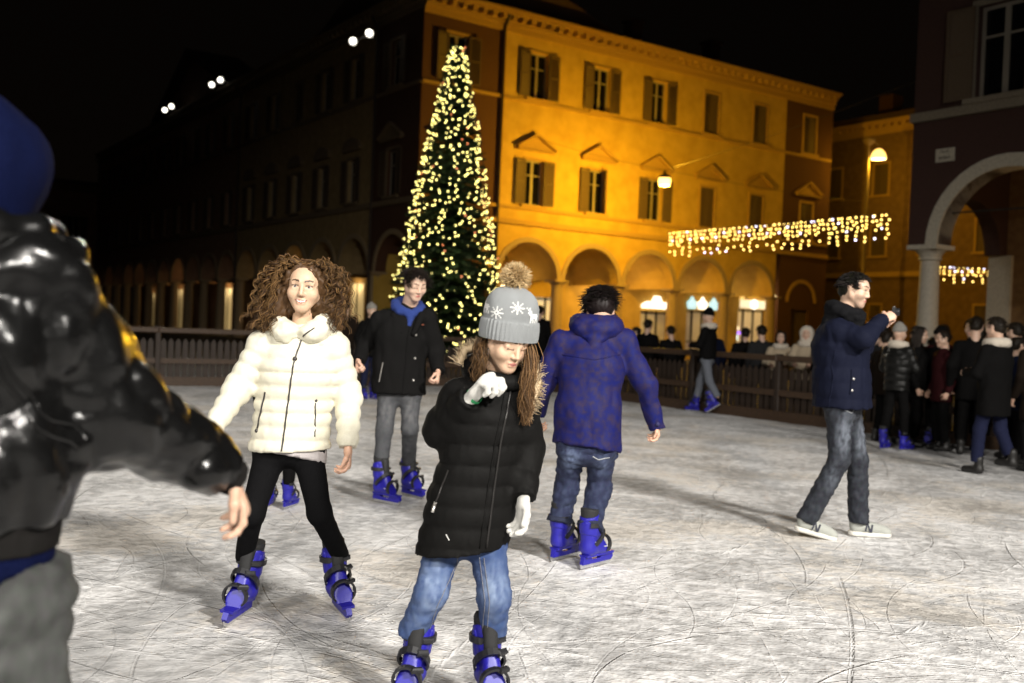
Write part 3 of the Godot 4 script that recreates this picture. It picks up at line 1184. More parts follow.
	part("shop_sign", box_mesh(Vector3(20.2, 3.05, 0), Vector3(22.6, 3.55, 0.1)), glow("sign_light_cream", Color(1.0, 0.85, 0.55), 0.9), t, Vector3(0, 0, -3.98))
	sg = Shape.new()
	sg.t = Transform3D(Basis(Vector3(1, 0, 0), -PI / 2 + PI), Vector3(21.3, 3.3, -3.87))
	sg.lathe([Vector2(0, 0.06), Vector2(0.3, 0.06), Vector2(0.3, 0)], 16)
	part("shop_sign", sg.mesh(), white, t)
	part("shop_sign", archivolt(21.4, 3.55, 0.95, 1.25, 0.0, 0.1), amber, t, Vector3(0, 0, -3.98))
	for q in [[20.6, 1.5, 0.35, 0.12, Color(0.35, 0.12, 1.0)], [21.1, 1.48, 0.4, 0.1, Color(0.45, 0.2, 1.0)], [20.35, 1.75, 0.4, 0.18, Color(1.0, 0.75, 0.4)], [20.35, 1.1, 0.3, 0.35, Color(0.8, 1.0, 0.8)]]:
		part("window_display_light", box_mesh(Vector3(q[0] - q[2] / 2, q[1], 0), Vector3(q[0] + q[2] / 2, q[1] + q[3], 0.05)), glow("display_light_%s" % q[0] + str(q[1]), q[4], 2.2), t, Vector3(0, 0, -4.36))
	# hanging lamps under the vaults
	for q in [[2.3, 3.3, 1.1], [9.0, 3.5, 3.2], [13.5, 3.2, 0.9], [17.2, 3.4, 0.9], [21.6, 3.75, 1.5]]:
		var p := node("walk_lamp", t, Vector3(q[0], q[1], -2.6))
		var g := Shape.new()
		g.ball(Vector3.ZERO, Vector3(0.14, 0.14, 0.14), 6, 10)
		part("globe_bulb", g.mesh(), glow("walk_lamp_globe", Color(1.0, 0.72, 0.35), 5.0), p)
		g = Shape.new()
		g.tube([Vector3(0, 0.13, 0), Vector3(0, 1.6, 0)], [0.012], 5)
		part("cord", g.mesh(), dark, p)
		lamp_light(p, Vector3(0, -0.22, 0), Color(1.0, 0.66, 0.26), q[2], 0.12)
	# roof and chimneys
	var tile := mottled("roof_tile", Color(0.05, 0.03, 0.022), Color(0.10, 0.055, 0.035), 0.9, 1.0, 0.05, 0.8)
	var rf := Shape.new()
	rf.t = Transform3D(Basis(Vector3(0, 0, -1), UP, Vector3(1, 0, 0)), Vector3(0, 0, 0))
	rf.prism(PackedVector2Array([Vector2(-0.55, 15.5), Vector2(13.0, 15.5), Vector2(6.5, 17.6)]), -4.1, 22.95)
	var roof := part("roof", rf.mesh(), tile, t)
	for q in [[9.6, 2.4], [15.3, 2.4]]:
		var ch := Shape.new()
		ch.box(Vector3(q[0] - 0.35, 15.9, -q[1] - 0.35), Vector3(q[0] + 0.35, 17.4, -q[1] + 0.35))
		ch.box(Vector3(q[0] - 0.45, 17.4, -q[1] - 0.45), Vector3(q[0] + 0.45, 17.55, -q[1] + 0.45))
		part("chimney", ch.mesh(), brick, roof)

func street_side() -> void:
	var trim := mottled("dull_trim", Color(0.20, 0.14, 0.08), Color(0.28, 0.20, 0.12), 0.9, 2.0, 0.03)
	var brick: Material = M["old_brick"]
	var wood: Material = M["shutter_paint"]
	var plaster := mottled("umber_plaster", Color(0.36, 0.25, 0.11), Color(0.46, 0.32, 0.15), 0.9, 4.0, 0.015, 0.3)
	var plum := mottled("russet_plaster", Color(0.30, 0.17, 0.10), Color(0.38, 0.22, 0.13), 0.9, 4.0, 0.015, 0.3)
	var pillar: Material = M["column_stone"]
	var tile: Material = M["roof_tile"]
	var origin := CORNER - ALONG * 4.07
	# three fronts in one row: brick end of the ochre block, umber front, russet front with a gable
	var rows := [
		["brick_side_palazzo", "narrow brick side of the corner palazzo behind the lit tree", 0.0, 4.28, brick, "gable", [2.4]],
		["umber_palazzo", "dark umber palazzo with curved window heads and floodlights under its eaves", 4.29, 22.69, plaster, "arc", [6.5, 10.0, 13.5, 17.0, 20.5]],
		["russet_palazzo", "long dark russet palazzo with a gabled roof piece carrying two pairs of floodlights", 22.70, 61.5, plum, "", [24.6, 28.1, 31.6, 35.1, 38.6, 42.1, 45.6, 49.1, 52.6, 56.1, 59.6]],
	]
	for r in rows:
		var t := frame_at(r[0], r[1], "building", origin, -AWAY)
		var x0: float = -r[3]
		var x1: float = -r[2]
		var s := Shape.new()
		var holes := []
		for x in r[6]:
			holes.append([-x - 0.5, 11.86, -x + 0.5, 13.9])
			holes.append([-x - 0.5, 6.98, -x + 0.5, 9.04])
		holed(s, x0, x1, 6.1, 15.0, holes, 0.0, 0.3)
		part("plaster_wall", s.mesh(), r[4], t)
		for x in r[6]:
			window(t, -x, 11.86, 1.0, 2.04, "open" if fmod(x, 2.0) < 1.4 else "closed", trim, wood, "")
			window(t, -x, 6.98, 1.0, 2.06, "open", trim, wood, r[5])
		part("string_course", box_mesh(Vector3(x0, 11.6, 0.002), Vector3(x1, 11.74, 0.1)), trim, t)
		part("string_course", box_mesh(Vector3(x0, 6.55, 0.002), Vector3(x1, 6.8, 0.14)), trim, t)
		cornice(t, x0 + 0.12, x1 - 0.12, 14.85, 15.65, trim)
		var bays := int(round((x1 - x0) / 3.66))
		var w := (x1 - x0) / bays
		arcade(t, x0, bays, w, 3.65, minf(1.6, w / 2 - 0.22), 6.1, r[4], pillar, 3.6, r[4])
		part("back_wall", box_mesh(Vector3(x0, -0.1, -3.9), Vector3(x1, 6.1, -3.6)), r[4], t)
		var rf := Shape.new()
		rf.t = Transform3D(Basis(Vector3(0, 0, -1), UP, Vector3(1, 0, 0)), Vector3.ZERO)
		rf.prism(PackedVector2Array([Vector2(-0.55, 15.65), Vector2(11.0, 15.65), Vector2(5.5, 17.4)]), x0, x1)
		part("roof", rf.mesh(), tile, t)
		drainpipe(t, x0 + 0.12, 0.0, 15.3)
		if r[0] == "russet_palazzo":
			var g := Shape.new()
			g.prism(PackedVector2Array([Vector2(-41.6, 15.7), Vector2(-24.6, 15.7), Vector2(-33.4, 19.4)]), -3.0, -0.1)
			part("gable", g.mesh(), r[4], t)
			g = Shape.new()
			g.prism(PackedVector2Array([Vector2(-42.2, 15.75), Vector2(-41.6, 15.72), Vector2(-33.4, 19.42), Vector2(-24.6, 15.72), Vector2(-24.0, 15.75), Vector2(-33.4, 19.8)]), -3.2, 0.5)
			part("gable_roof", g.mesh(), tile, t)
		# a few lit doorways in the walk
		var doors := []
		if r[0] == "umber_palazzo": doors = [[12.9, 1.5, 3.4, 0.9], [20.6, 0.8, 2.6, 0.25]]
		if r[0] == "russet_palazzo": doors = [[34.6, 1.6, 3.3, 0.9], [46.7, 1.4, 3.3, 0.4], [55.2, 1.4, 3.0, 0.2]]
		for d in doors:
			var dn := node("lit_doorway", t, Vector3(-d[0], 0, -3.58))
			part("glass_light", box_mesh(Vector3(-d[1] / 2, 0.0, 0), Vector3(d[1] / 2, d[2], 0.03)), glow("doorway_light_%s" % str(d[3]), Color(1.0, 0.68, 0.26), d[3] * 0.4), dn)
			part("frame", box_mesh(Vector3(-0.05, 0.0, 0.032), Vector3(0.05, d[2], 0.08)), mat("shop_frame", Color(0.02, 0.016, 0.013), 0.5), dn)
			lamp_light(dn, Vector3(0, d[2] - 0.2, 0.4), Color(1.0, 0.66, 0.26), 0.8 * d[3], 0.15)
	# pairs of floodlights under the eaves
	for f in [[4.6, 14.35, "twin floodlights under the eaves of the umber palazzo"], [25.6, 16.0, "twin floodlights at the lower end of the gable nearer the lit tree"], [36.4, 16.05, "twin floodlights at the far end of the roof gable"]]:
		var t := thing("eaves_floodlight", f[2], "floodlight", origin + AWAY * f[0] - ALONG * 0.75, "twin floodlights on the dark palazzi")
		t.basis = Basis(-AWAY, UP, (-AWAY).cross(UP))
		t.position.y = f[1]
		var s := Shape.new()
		s.tube([Vector3(-1.0, 0.05, -0.2), Vector3(1.0, 0.05, -0.2)], [0.03], 6)
		s.tube([Vector3(0, 0.05, -0.2), Vector3(0, 0.05, -0.75)], [0.03], 6)
		part("bracket", s.mesh(), mat("galvanised_steel", Color(0.35, 0.36, 0.37), 0.45, 0.8), t)
		for k in [-1, 1]:
			var h := node("floodlight", t, Vector3(0.85 * k, 0, 0))
			var to: Vector3 = (Vector3(1.0, 0, -9.0) - (t.position)).normalized()
			h.basis = (t.basis.inverse() * Basis.looking_at(to, UP)).orthonormalized()
			s = Shape.new()
			s.t = Transform3D(Basis(Vector3(1, 0, 0), PI / 2), Vector3.ZERO)
			s.lathe([Vector2(0, 0.28), Vector2(0.15, 0.26), Vector2(0.18, 0.1), Vector2(0.20, -0.2), Vector2(0.18, -0.2), Vector2(0.165, 0.08)], 16)
			part("housing", s.mesh(), mat("galvanised_steel", Color(0.35, 0.36, 0.37), 0.45, 0.8), h)
			s = Shape.new()
			s.ball(Vector3(0, 0, 0.02), Vector3(0.15, 0.15, 0.05), 6, 14)
			part("lens", s.mesh(), glow("eaves_flood_lens", Color(1.0, 0.93, 0.78), 6.0), h)
			var l := SpotLight3D.new()
			l.name = "light"
			l.light_energy = 50.0
			l.light_color = lin(1.0, 0.93, 0.80)
			l.light_size = 0.22
			l.spot_angle = 11.0
			l.spot_angle_attenuation = 0.7
			l.spot_range = 140.0
			l.spot_attenuation = 2.0
			l.shadow_enabled = true
			l.position = Vector3(0, 0, -0.24)
			h.add_child(l)
	# the block that closes the street
	var e := frame_at("far_palazzo", "low dark palazzo closing the far end of the street, one window lit", "building", origin + AWAY * 62.5 - ALONG * 16.0, ALONG)
	var s2 := Shape.new()
	var hs := []
	for k in 4: hs.append_array([[1.5 + 4 * k, 7.8, 2.6 + 4 * k, 9.9], [1.5 + 4 * k, 2.0, 2.6 + 4 * k, 4.4]])
	holed(s2, -10, 16, -0.1, 12.6, hs, 0.0, 0.3)
	part("plaster_wall", s2.mesh(), plum, e)
	for k in 4:
		window(e, 2.05 + 4 * k, 7.8, 1.1, 2.1, "open", trim, wood, "", glow("far_window_light", Color(1.0, 0.6, 0.2), 0.05) if k == 2 else null)
		window(e, 2.05 + 4 * k, 2.0, 1.1, 2.4, "closed", trim, wood, "")
	cornice(e, -10, 16, 12.2, 12.8, trim, 0.4)
	part("roof", box_mesh(Vector3(-10, 12.8, -9), Vector3(16, 13.2, 0.3)), tile, e)

func lamp_street() -> void:
	# the block seen past the end of the ochre palazzo
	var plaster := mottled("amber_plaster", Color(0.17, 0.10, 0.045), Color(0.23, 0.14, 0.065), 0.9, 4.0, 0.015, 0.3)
	var trim: Material = M["warm_trim"]
	var wood: Material = M["shutter_paint"]
	var t := frame_at("amber_palazzo", "plain amber palazzo behind the hooded street lamp, past the end of the ochre block", "building", Vector3(20.02, 0, -64.0), -AWAY)
	var s := Shape.new()
	var hs := []
	for x in [-3.2, 0.2, 3.6, 7.0, 10.4]: hs.append_array([[x - 0.5, 10.3, x + 0.5, 12.2], [x - 0.5, 6.6, x + 0.5, 8.4], [x - 0.4, 2.6, x + 0.4, 3.6]])
	holed(s, -6.0, 26.0, -0.1, 14.1, hs, 0.0, 0.3)
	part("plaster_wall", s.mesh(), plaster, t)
	for x in [-3.2, 0.2, 3.6, 7.0, 10.4]:
		window(t, x, 10.3, 1.0, 1.9, "closed", trim, wood, "")
		window(t, x, 6.6, 1.0, 1.8, "closed", trim, wood, "")
		window(t, x, 2.6, 0.8, 1.0, "closed", trim, wood, "")
	part("string_course", box_mesh(Vector3(-6, 5.3, 0.002), Vector3(26, 5.6, 0.18)), trim, t)
	cornice(t, -6, 26, 14.0, 14.8, trim, 0.45)
	part("roof", box_mesh(Vector3(-6, 14.8, -9), Vector3(26, 15.2, 0.3)), M["roof_tile"], t)
	part("chimney", box_mesh(Vector3(1.6, 15.2, -3.2), Vector3(2.6, 17.0, -2.2)), M["old_brick"], t)
	# hooded lamp on its pole
	var sodium := Color(1.0, 0.54, 0.025)
	var pole := thing("street_lamp", "street lamp with a glowing hood on a tall thin pole before the amber palazzo", "street lamp", Vector3(19.44, 0, -56.0))
	s = Shape.new()
	s.tube([Vector3(0, -0.09, 0), Vector3(0, 9.0, 0), Vector3(0.0, 12.4, 0)], [0.14, 0.1, 0.08], 10)
	part("pole", s.mesh(), mat("lamp_post_paint", Color(0.30, 0.22, 0.12), 0.6), pole)
	s = Shape.new()
	s.lathe([Vector2(0.1, 12.3), Vector2(0.35, 12.55), Vector2(0.38, 12.65), Vector2(0.0, 12.75)], 10)
	s.tube([Vector3(0, 12.45, 0), Vector3(0.3, 12.5, 0.1), Vector3(0.52, 12.3, 0.15)], [0.04], 6)
	part("arm", s.mesh(), mat("lamp_post_paint", Color(0.30, 0.22, 0.12), 0.6), pole)
	s = Shape.new()
	s.lathe([Vector2(0.42, 11.55), Vector2(0.40, 11.7), Vector2(0.32, 11.92), Vector2(0.17, 12.07), Vector2(0.0, 12.12)], 16, Vector3(0.52, 0, 0.15))
	part("hood_glow", s.mesh(), glow("street_lamp_hood", Color(1.0, 0.56, 0.13), 3.0), pole)
	s = Shape.new()
	s.lathe([Vector2(0.0, 11.5), Vector2(0.40, 11.54)], 16, Vector3(0.52, 0, 0.15))
	part("lens_light", s.mesh(), glow("street_lamp_lens", Color(1.0, 0.8, 0.4), 6.0), pole)
	lamp_light(pole, Vector3(0.52, 11.2, 0.15), sodium, 8.0, 0.3)
	# the lamp slung on wires before the ochre front
	var lamp := thing("hanging_lamp", "glowing street lamp slung on wires before the ochre palazzo", "street lamp", Vector3(6.25, 7.85, -43.0))
	s = Shape.new()
	s.lathe([Vector2(0.0, -0.2), Vector2(0.22, -0.16), Vector2(0.27, 0.0), Vector2(0.25, 0.15), Vector2(0.0, 0.2)], 14)
	part("globe_light", s.mesh(), glow("hanging_lamp_globe", Color(1.0, 0.60, 0.14), 5.0), lamp)
	s = Shape.new()
	s.lathe([Vector2(0.30, 0.14), Vector2(0.26, 0.24), Vector2(0.08, 0.34), Vector2(0.05, 0.5), Vector2(0, 0.5)], 14)
	part("cap", s.mesh(), mat("lamp_cap", Color(0.08, 0.07, 0.06), 0.5), lamp)
	lamp_light(lamp, Vector3(0, -0.5, 0), sodium, 84.0, 0.25)
	var wires := thing("overhead_wire", "thin wire across the square from which the glowing lamp hangs", "wire", Vector3.ZERO)
	s = Shape.new()
	for e in [[Vector3(6.25, 8.35, -43.0), CORNER + ALONG * 1.0 + Vector3(0, 10.2, 0)], [Vector3(6.25, 8.35, -43.0), Vector3(20.5, 9.4, -58.0)], [Vector3(6.25, 8.35, -43.0), Vector3(11.3, 8.8, -27.5)]]:
		var pts := []
		for k in 13:
			var f := k / 12.0
			pts.append(e[0].lerp(e[1], f) - Vector3(0, sin(PI * f) * 0.12, 0))
		s.tube(pts, [0.007], 4)
	part("strand", s.mesh(), mat("wire_black", Color(0.03, 0.025, 0.02), 0.6), wires)

func right_portico() -> void:
	var brick := mottled("dark_brick", Color(0.055, 0.025, 0.02), Color(0.085, 0.04, 0.03), 0.9, 1.4, 0.06, 0.8, false, 5)
	var stone := mottled("pale_marble", Color(0.52, 0.46, 0.36), Color(0.68, 0.61, 0.49), 0.6, 1.1, 0.03, 0.3)
	var trim := mottled("grey_sill", Color(0.22, 0.18, 0.13), Color(0.30, 0.25, 0.18), 0.8, 1.1, 0.03, 0.3)
	var t := frame_at("brick_portico_palazzo", "dark brick palazzo with a pale marble arch on a column and a street name plate", "building", Vector3(9.08, 0, -22.48), -AWAY)
	var W := 3.75
	for b in 3:
		var s := Shape.new()
		var cx := 0.08 + W * (b + 0.5)
		arch_wall(s, -0.33 if b == 0 else 0.08 + W * b, 0.08 + W * (b + 1), cx, 3.6, 1.55, 6.38, 0.0, -0.5)
		part("arch", s.mesh(), brick, t)
		part("archivolt", archivolt(cx, 3.6, 1.55, 1.83, -0.505, 0.05), stone, t)
	# the end arch towards the lamp street
	var e := Shape.new()
	e.t = Transform3D(Basis(Vector3(0, 0, 1), UP, Vector3(-1, 0, 0)), Vector3(-0.33, 0, -3.4))
	arch_wall(e, 0.0, 2.89, 1.5, 3.6, 1.2, 6.38, 0.0, -0.4)
	part("arch", e.mesh(), brick, t)
	for b in 4:
		var c := node("column", t, Vector3(0.08 + W * b, -0.002, -0.25))
		part("shaft", column_mesh(3.6, 0.24), stone, c)
		part("capital", capital_mesh(3.6, 0.26), stone, c)
	var hs := [[1.12, 6.68, 2.24, 8.66], [4.87, 6.68, 5.99, 8.66], [8.6, 6.68, 9.7, 8.66]]
	var s2 := Shape.new()
	holed(s2, -0.33, 11.4, 6.38, 16.5, hs, 0.0, 0.3)
	part("brick_wall", s2.mesh(), brick, t)
	part("side_wall", box_mesh(Vector3(-0.331, 6.38, -12.0), Vector3(-0.03, 16.5, -0.001)), brick, t)
	part("sill_course", box_mesh(Vector3(-0.36, 6.36, 0.002), Vector3(11.4, 6.56, 0.12)), trim, t)
	for h in hs:
		window(t, (h[0] + h[2]) / 2, h[1], h[2] - h[0], h[3] - h[1], "open", trim, M["shutter_paint"], "")
	# walk under the portico
	part("ceiling", box_mesh(Vector3(-0.32, 6.0, -3.4), Vector3(11.4, 6.2, -0.51)), mottled("portico_ceiling", Color(0.2, 0.15, 0.09), Color(0.26, 0.2, 0.12), 0.9, 2.0), t)
	var wall := mottled("portico_plaster", Color(0.22, 0.12, 0.05), Color(0.29, 0.17, 0.07), 0.9, 2.5, 0.02, 0.3)
	s2 = Shape.new()
	holed(s2, -0.02, 11.4, -0.1, 6.0, [[0.85, -0.09, 1.9, 2.5], [5, 0, 6.4, 2.8]], -3.4, 0.3)
	part("back_wall", s2.mesh(), wall, t)
	part("pilaster", box_mesh(Vector3(-0.33, -0.1, -3.7), Vector3(0.25, 3.6, -3.3)), stone, t)
	part("doorway_frame", box_mesh(Vector3(0.72, -0.1, -3.398), Vector3(0.85, 2.62, -3.34)), stone, t)
	part("doorway_frame", box_mesh(Vector3(0.851, 2.5, -3.398), Vector3(1.9, 2.62, -3.34)), stone, t)
	part("door", box_mesh(Vector3(0.85, -0.09, -3.68), Vector3(1.9, 2.5, -3.6)), mat("dark_door", Color(0.012, 0.012, 0.014), 0.3), t)
	part("notice", box_mesh(Vector3(0.93, 2.02, -3.6), Vector3(1.5, 2.36, -3.57)), mat("notice_blue_grey", Color(0.10, 0.13, 0.15), 0.4), t)
	var tie := Shape.new()
	tie.tube([Vector3(0.1, 4.3, -0.25), Vector3(3.8, 4.3, -0.25)], [0.022], 6)
	part("tie_rod", tie.mesh(), mat("wire_black", Color(0.03, 0.025, 0.02), 0.6), t)
	var lm := node("walk_lamp", t, Vector3(4.2, 3.9, -2.0))
	var g := Shape.new()
	g.ball(Vector3.ZERO, Vector3(0.12, 0.12, 0.12), 6, 10)
	part("globe_bulb", g.mesh(), glow("walk_lamp_globe", Color(1.0, 0.72, 0.35), 5.0), lm)
	lamp_light(lm, Vector3(0, -0.2, 0), Color(1.0, 0.62, 0.22), 1.2, 0.12)
	# plate with two worn lines
	var pl := node("street_plate", t, Vector3(0.28, 5.41, 0.0))
	part("slab", box_mesh(Vector3(0, 0, 0.001), Vector3(0.44, 0.29, 0.04)), stone, pl)
	var ink := mat("plate_letter_brown", Color(0.06, 0.045, 0.035), 0.8)
	for q in [["PIAZZA", 0.185, 0.0010], ["ROMA", 0.05, 0.0015]]:
		var tm := TextMesh.new()
		var sf := SystemFont.new()
		sf.font_names = PackedStringArray(["Droid Serif"])
		tm.font = sf
		tm.text = q[0]
		tm.font_size = 64
		tm.pixel_size = q[2]
		tm.depth = 0.004
		part("lettering", tm, ink, pl, Vector3(0.22, q[1] + 0.035, 0.044))

# ------------------------------------------------------------------ strings of lights
func icicle_lights(a: Vector3, b: Vector3, drop: float, label: String, sd: int) -> void:
	var t := thing("icicle_light_string", label, "string lights", a, "icicle lights hung across the street")
	rng.seed = sd
	var d := b - a
	var s := Shape.new()
	s.tube([Vector3.ZERO, d * 0.5 - Vector3(0, 0.02, 0), d], [0.02], 5)
	var places := []
	var tints := []
	var n := int(d.length() / 0.19)
	for k in n:
		var f := (k + 0.5) / n
		var x := d * f
		var long := k % 2 == 0
		var len := drop * (rng.randf_range(0.85, 1.0) if long else rng.randf_range(0.3, 0.62))
		s.tube([x, x - Vector3(0, len, 0)], [0.006], 3)
		var y := 0.03
		while y < len:
			if not (long and y > drop * 0.5 and y < drop * 0.62):
				var o := x - Vector3(0, y, 0) + Vector3(rng.randfn(0, 0.035), 0, rng.randfn(0, 0.035))
				places.append(o)
				tints.append(0 if rng.randf() < 0.86 else 1)
			y += rng.randf_range(0.12, 0.18)
	part("cable", s.mesh(), mat("wire_dark", Color(0.05, 0.04, 0.02), 0.6), t)
	bulbs(t, places, tints, [glow("icicle_bulb_warm", Color(1.0, 0.66, 0.15), 9.0), glow("icicle_bulb_cool", Color(0.8, 0.75, 1.0), 9.0)], 0.03)
	lamp_light(t, d * 0.5 - Vector3(0, drop + 0.2, 0), Color(1.0, 0.7, 0.25), 1.5, 0.3)

func bulbs(t: Node3D, places: Array, tints: Array, mats: Array, r: float) -> void:
	var b := Shape.new()
	b.ball(Vector3.ZERO, Vector3(r, r, r), 3, 5)
	var bm := b.mesh()
	for q in mats.size():
		var mine := []
		for i in places.size():
			if tints[i] == q: mine.append(places[i])
		if mine.is_empty(): continue
		var mm := MultiMesh.new()
		mm.transform_format = MultiMesh.TRANSFORM_3D
		mm.mesh = bm
		mm.instance_count = mine.size()
		for i in mine.size(): mm.set_instance_transform(i, Transform3D(Basis(), mine[i]))
		var mi := MultiMeshInstance3D.new()
		mi.name = "light_bulbs"
		mi.multimesh = mm
		mi.material_override = mats[q]
		mi.set_meta("kind", "stuff")
		t.add_child(mi, true)

func christmas_tree() -> void:
	var base := Vector3(-2.0, 0, -30.0)
	var H := 9.75
	var t := thing("christmas_tree", "tall slim fir tree behind the rink fence, wound with warm lights", "tree", base)
	rng.seed = 12
	var s := Shape.new()
	s.tube([Vector3(0, -0.1, 0), Vector3(0, H * 0.6, 0), Vector3(0, H, 0)], [0.16, 0.08, 0.015], 8)
	part("trunk", s.mesh(), mat("fir_bark", Color(0.06, 0.04, 0.025), 0.9), t)
	var green := mat("fir_needles", Color(1, 1, 1), 0.7)
	green.vertex_color_use_as_albedo = true
	green.backlight_enabled = true
	green.backlight = Color(0.2, 0.25, 0.12)
	var tints := []
	var f := Shape.new()
	var wood := Shape.new()
	var tips := []
	var y := 0.7
	while y < H - 0.05:
		var rr := radius_at(y, H)
		var n := int(9 + rr * 9)
		for k in n:
			var an := TAU * (k + rng.randf()) / n + y * 2.3
			var len := rr * rng.randf_range(0.72, 1.12)
			var dir := Vector3(cos(an), 0, sin(an))
			var droop := rng.randf_range(0.05, 0.3)
			var p0 := Vector3(0, y + rng.randf_range(-0.1, 0.1), 0)
			var tip := p0 + dir * len - Vector3(0, len * droop, 0)
			wood.tube([p0, tip], [0.014, 0.004], 3, false)
			tips.append(tip)
			var m := int(5 + len * 17)
			var out := dir.cross(UP)
			for q in m:
				var w := pow((q + rng.randf()) / m, 0.7)
				var o := p0.lerp(tip, w)
				var sd := -1.0 if q % 2 else 1.0
				var tw := (dir * rng.randf_range(0.4, 1.0) + out * sd * rng.randf_range(0.3, 1.1) + UP * rng.randf_range(-0.35, 0.45)).normalized()
				var L := rng.randf_range(0.13, 0.30) * (1.2 - 0.4 * w)
				var g := rng.randf_range(0.7, 1.3)
				f.tint = Color(0.018 * g, 0.042 * g, 0.014 * g)
				var side := tw.cross(Vector3(rng.randfn(), rng.randfn(), rng.randfn())).normalized() * rng.randf_range(0.02, 0.045)
				f.tri(o - side, o + side, o + tw * L)
				var side2 := tw.cross(side).normalized() * side.length()
				f.tri(o - side2 + tw * L * 0.2, o + side2 + tw * L * 0.2, o + tw * L * 0.95)
		y += 0.17
	part("branches", wood.mesh(), M["fir_bark"], t)
	part("crown", f.mesh(), green, t)
	# its lights: strands wound round in crossing diagonals
	var l := thing("tree_light_string", "warm white string lights wound in crossing diagonals round the fir tree", "string lights", base)
	var places := []
	var kinds := []
	var cord := Shape.new()
	for q in 18:
		var hand := 1.0 if q % 2 else -1.0
		var pts := []
		var a0 := TAU * q / 18.0 + 0.2
		var yy := 0.8
		while yy < H - 0.15:
			var r := radius_at(yy, H) * (0.94 + 0.10 * rng.randf()) + 0.03
			var an := a0 + hand * (yy / H) * 2.6 + sin(yy * 2.0 + q) * 0.12
			var o := Vector3(cos(an) * r, yy + rng.randfn(0, 0.03), sin(an) * r)
			pts.append(o)
			if rng.randf() < (0.86 if yy < H * 0.72 else 0.5):
				places.append(o + Vector3(rng.randfn(0, 0.04), rng.randfn(0, 0.04), rng.randfn(0, 0.04)))
				kinds.append(0 if rng.randf() < 0.93 else 1)
			yy += 0.14 + 0.08 * rng.randf()
		cord.tube(pts, [0.008], 3, false)
	# loose ends hung among the boughs
	for k in 620:
		var yy := H * pow(rng.randf(), 1.15) * 0.93 + 0.6
		var an := rng.randf() * TAU
		var r := radius_at(yy, H) * rng.randf_range(0.8, 1.1) + 0.02
		places.append(Vector3(cos(an) * r, yy, sin(an) * r))
		kinds.append(0)
	part("cable", cord.mesh(), mat("wire_green", Color(0.01, 0.025, 0.012), 0.6), l)
	bulbs(l, places, kinds, [glow("tree_bulb_warm", Color(1.0, 0.85, 0.25), 8.5), glow("tree_bulb_red", Color(1.0, 0.25, 0.08), 3.5)], 0.020)
	lamp_light(l, Vector3(0.3, 3.0, 2.1), Color(1.0, 0.85, 0.5), 0.8, 0.4)
	lamp_light(l, Vector3(0.1, 6.0, 1.5), Color(1.0, 0.85, 0.5), 0.5, 0.4)

func radius_at(y: float, H: float) -> float:
	var f := 1.0 - y / H
	return 0.08 + 1.86 * pow(f, 0.82) * (1.0 if f < 0.86 else 1.0 - (f - 0.86) * 1.2)

# ------------------------------------------------------------------ people: shared pieces
class HeadPaint extends Paint:
	var skin := Color(0.55, 0.34, 0.24)
	var lip := Color(0.42, 0.14, 0.12)
	var brow := Color(0.03, 0.018, 0.01)
	var smile := false
	var shut := false
	var stubble := 0.0
	var arch := 0.0
	func color(p: Vector3) -> Color:
		var x := absf(p.x)
		var c := skin
		if p.z > 0.03:
			if stubble > 0.0 and p.y < -0.028 and p.z < 0.096 and not (x < 0.02 and p.y > -0.05):
				c = skin.lerp(Color(0.10, 0.075, 0.06), stubble)
			var by := 0.0335 + 0.004 * (1.0 - absf(x - 0.034) / 0.02) + arch
			if x > 0.012 and x < 0.050 and absf(p.y - by) < (0.0046 if x < 0.035 else 0.0032): c = brow
			if shut:
				if x > 0.016 and x < 0.047 and absf(p.y - 0.0005 - absf(x - 0.031) * 0.15) < 0.0034: c = brow.lerp(skin, 0.15)
			else:
				if x > 0.016 and x < 0.049 and absf(p.y - 0.0145 + absf(x - 0.031) * 0.2) < 0.0034: c = brow.lerp(skin, 0.2)
			var lx := 0.030 if smile else 0.021
			var ly := -0.0625 + (x * x * 10.0 if smile else 0.0)
			var e := p.y - ly
			if x < lx and absf(e) < 0.0105 * (1.0 - x / lx * 0.8) and p.z > 0.05:
				c = lip
				if smile and x < 0.022 and absf(e - 0.0005) < 0.0046 * (1.0 - x / 0.03): c = Color(0.80, 0.75, 0.68)
				elif smile and x < 0.027 and absf(e) < 0.0055 * (1.0 - x / 0.036): c = lip * 0.45
				elif not smile and absf(e) < 0.0018: c = lip * 0.5
		return c

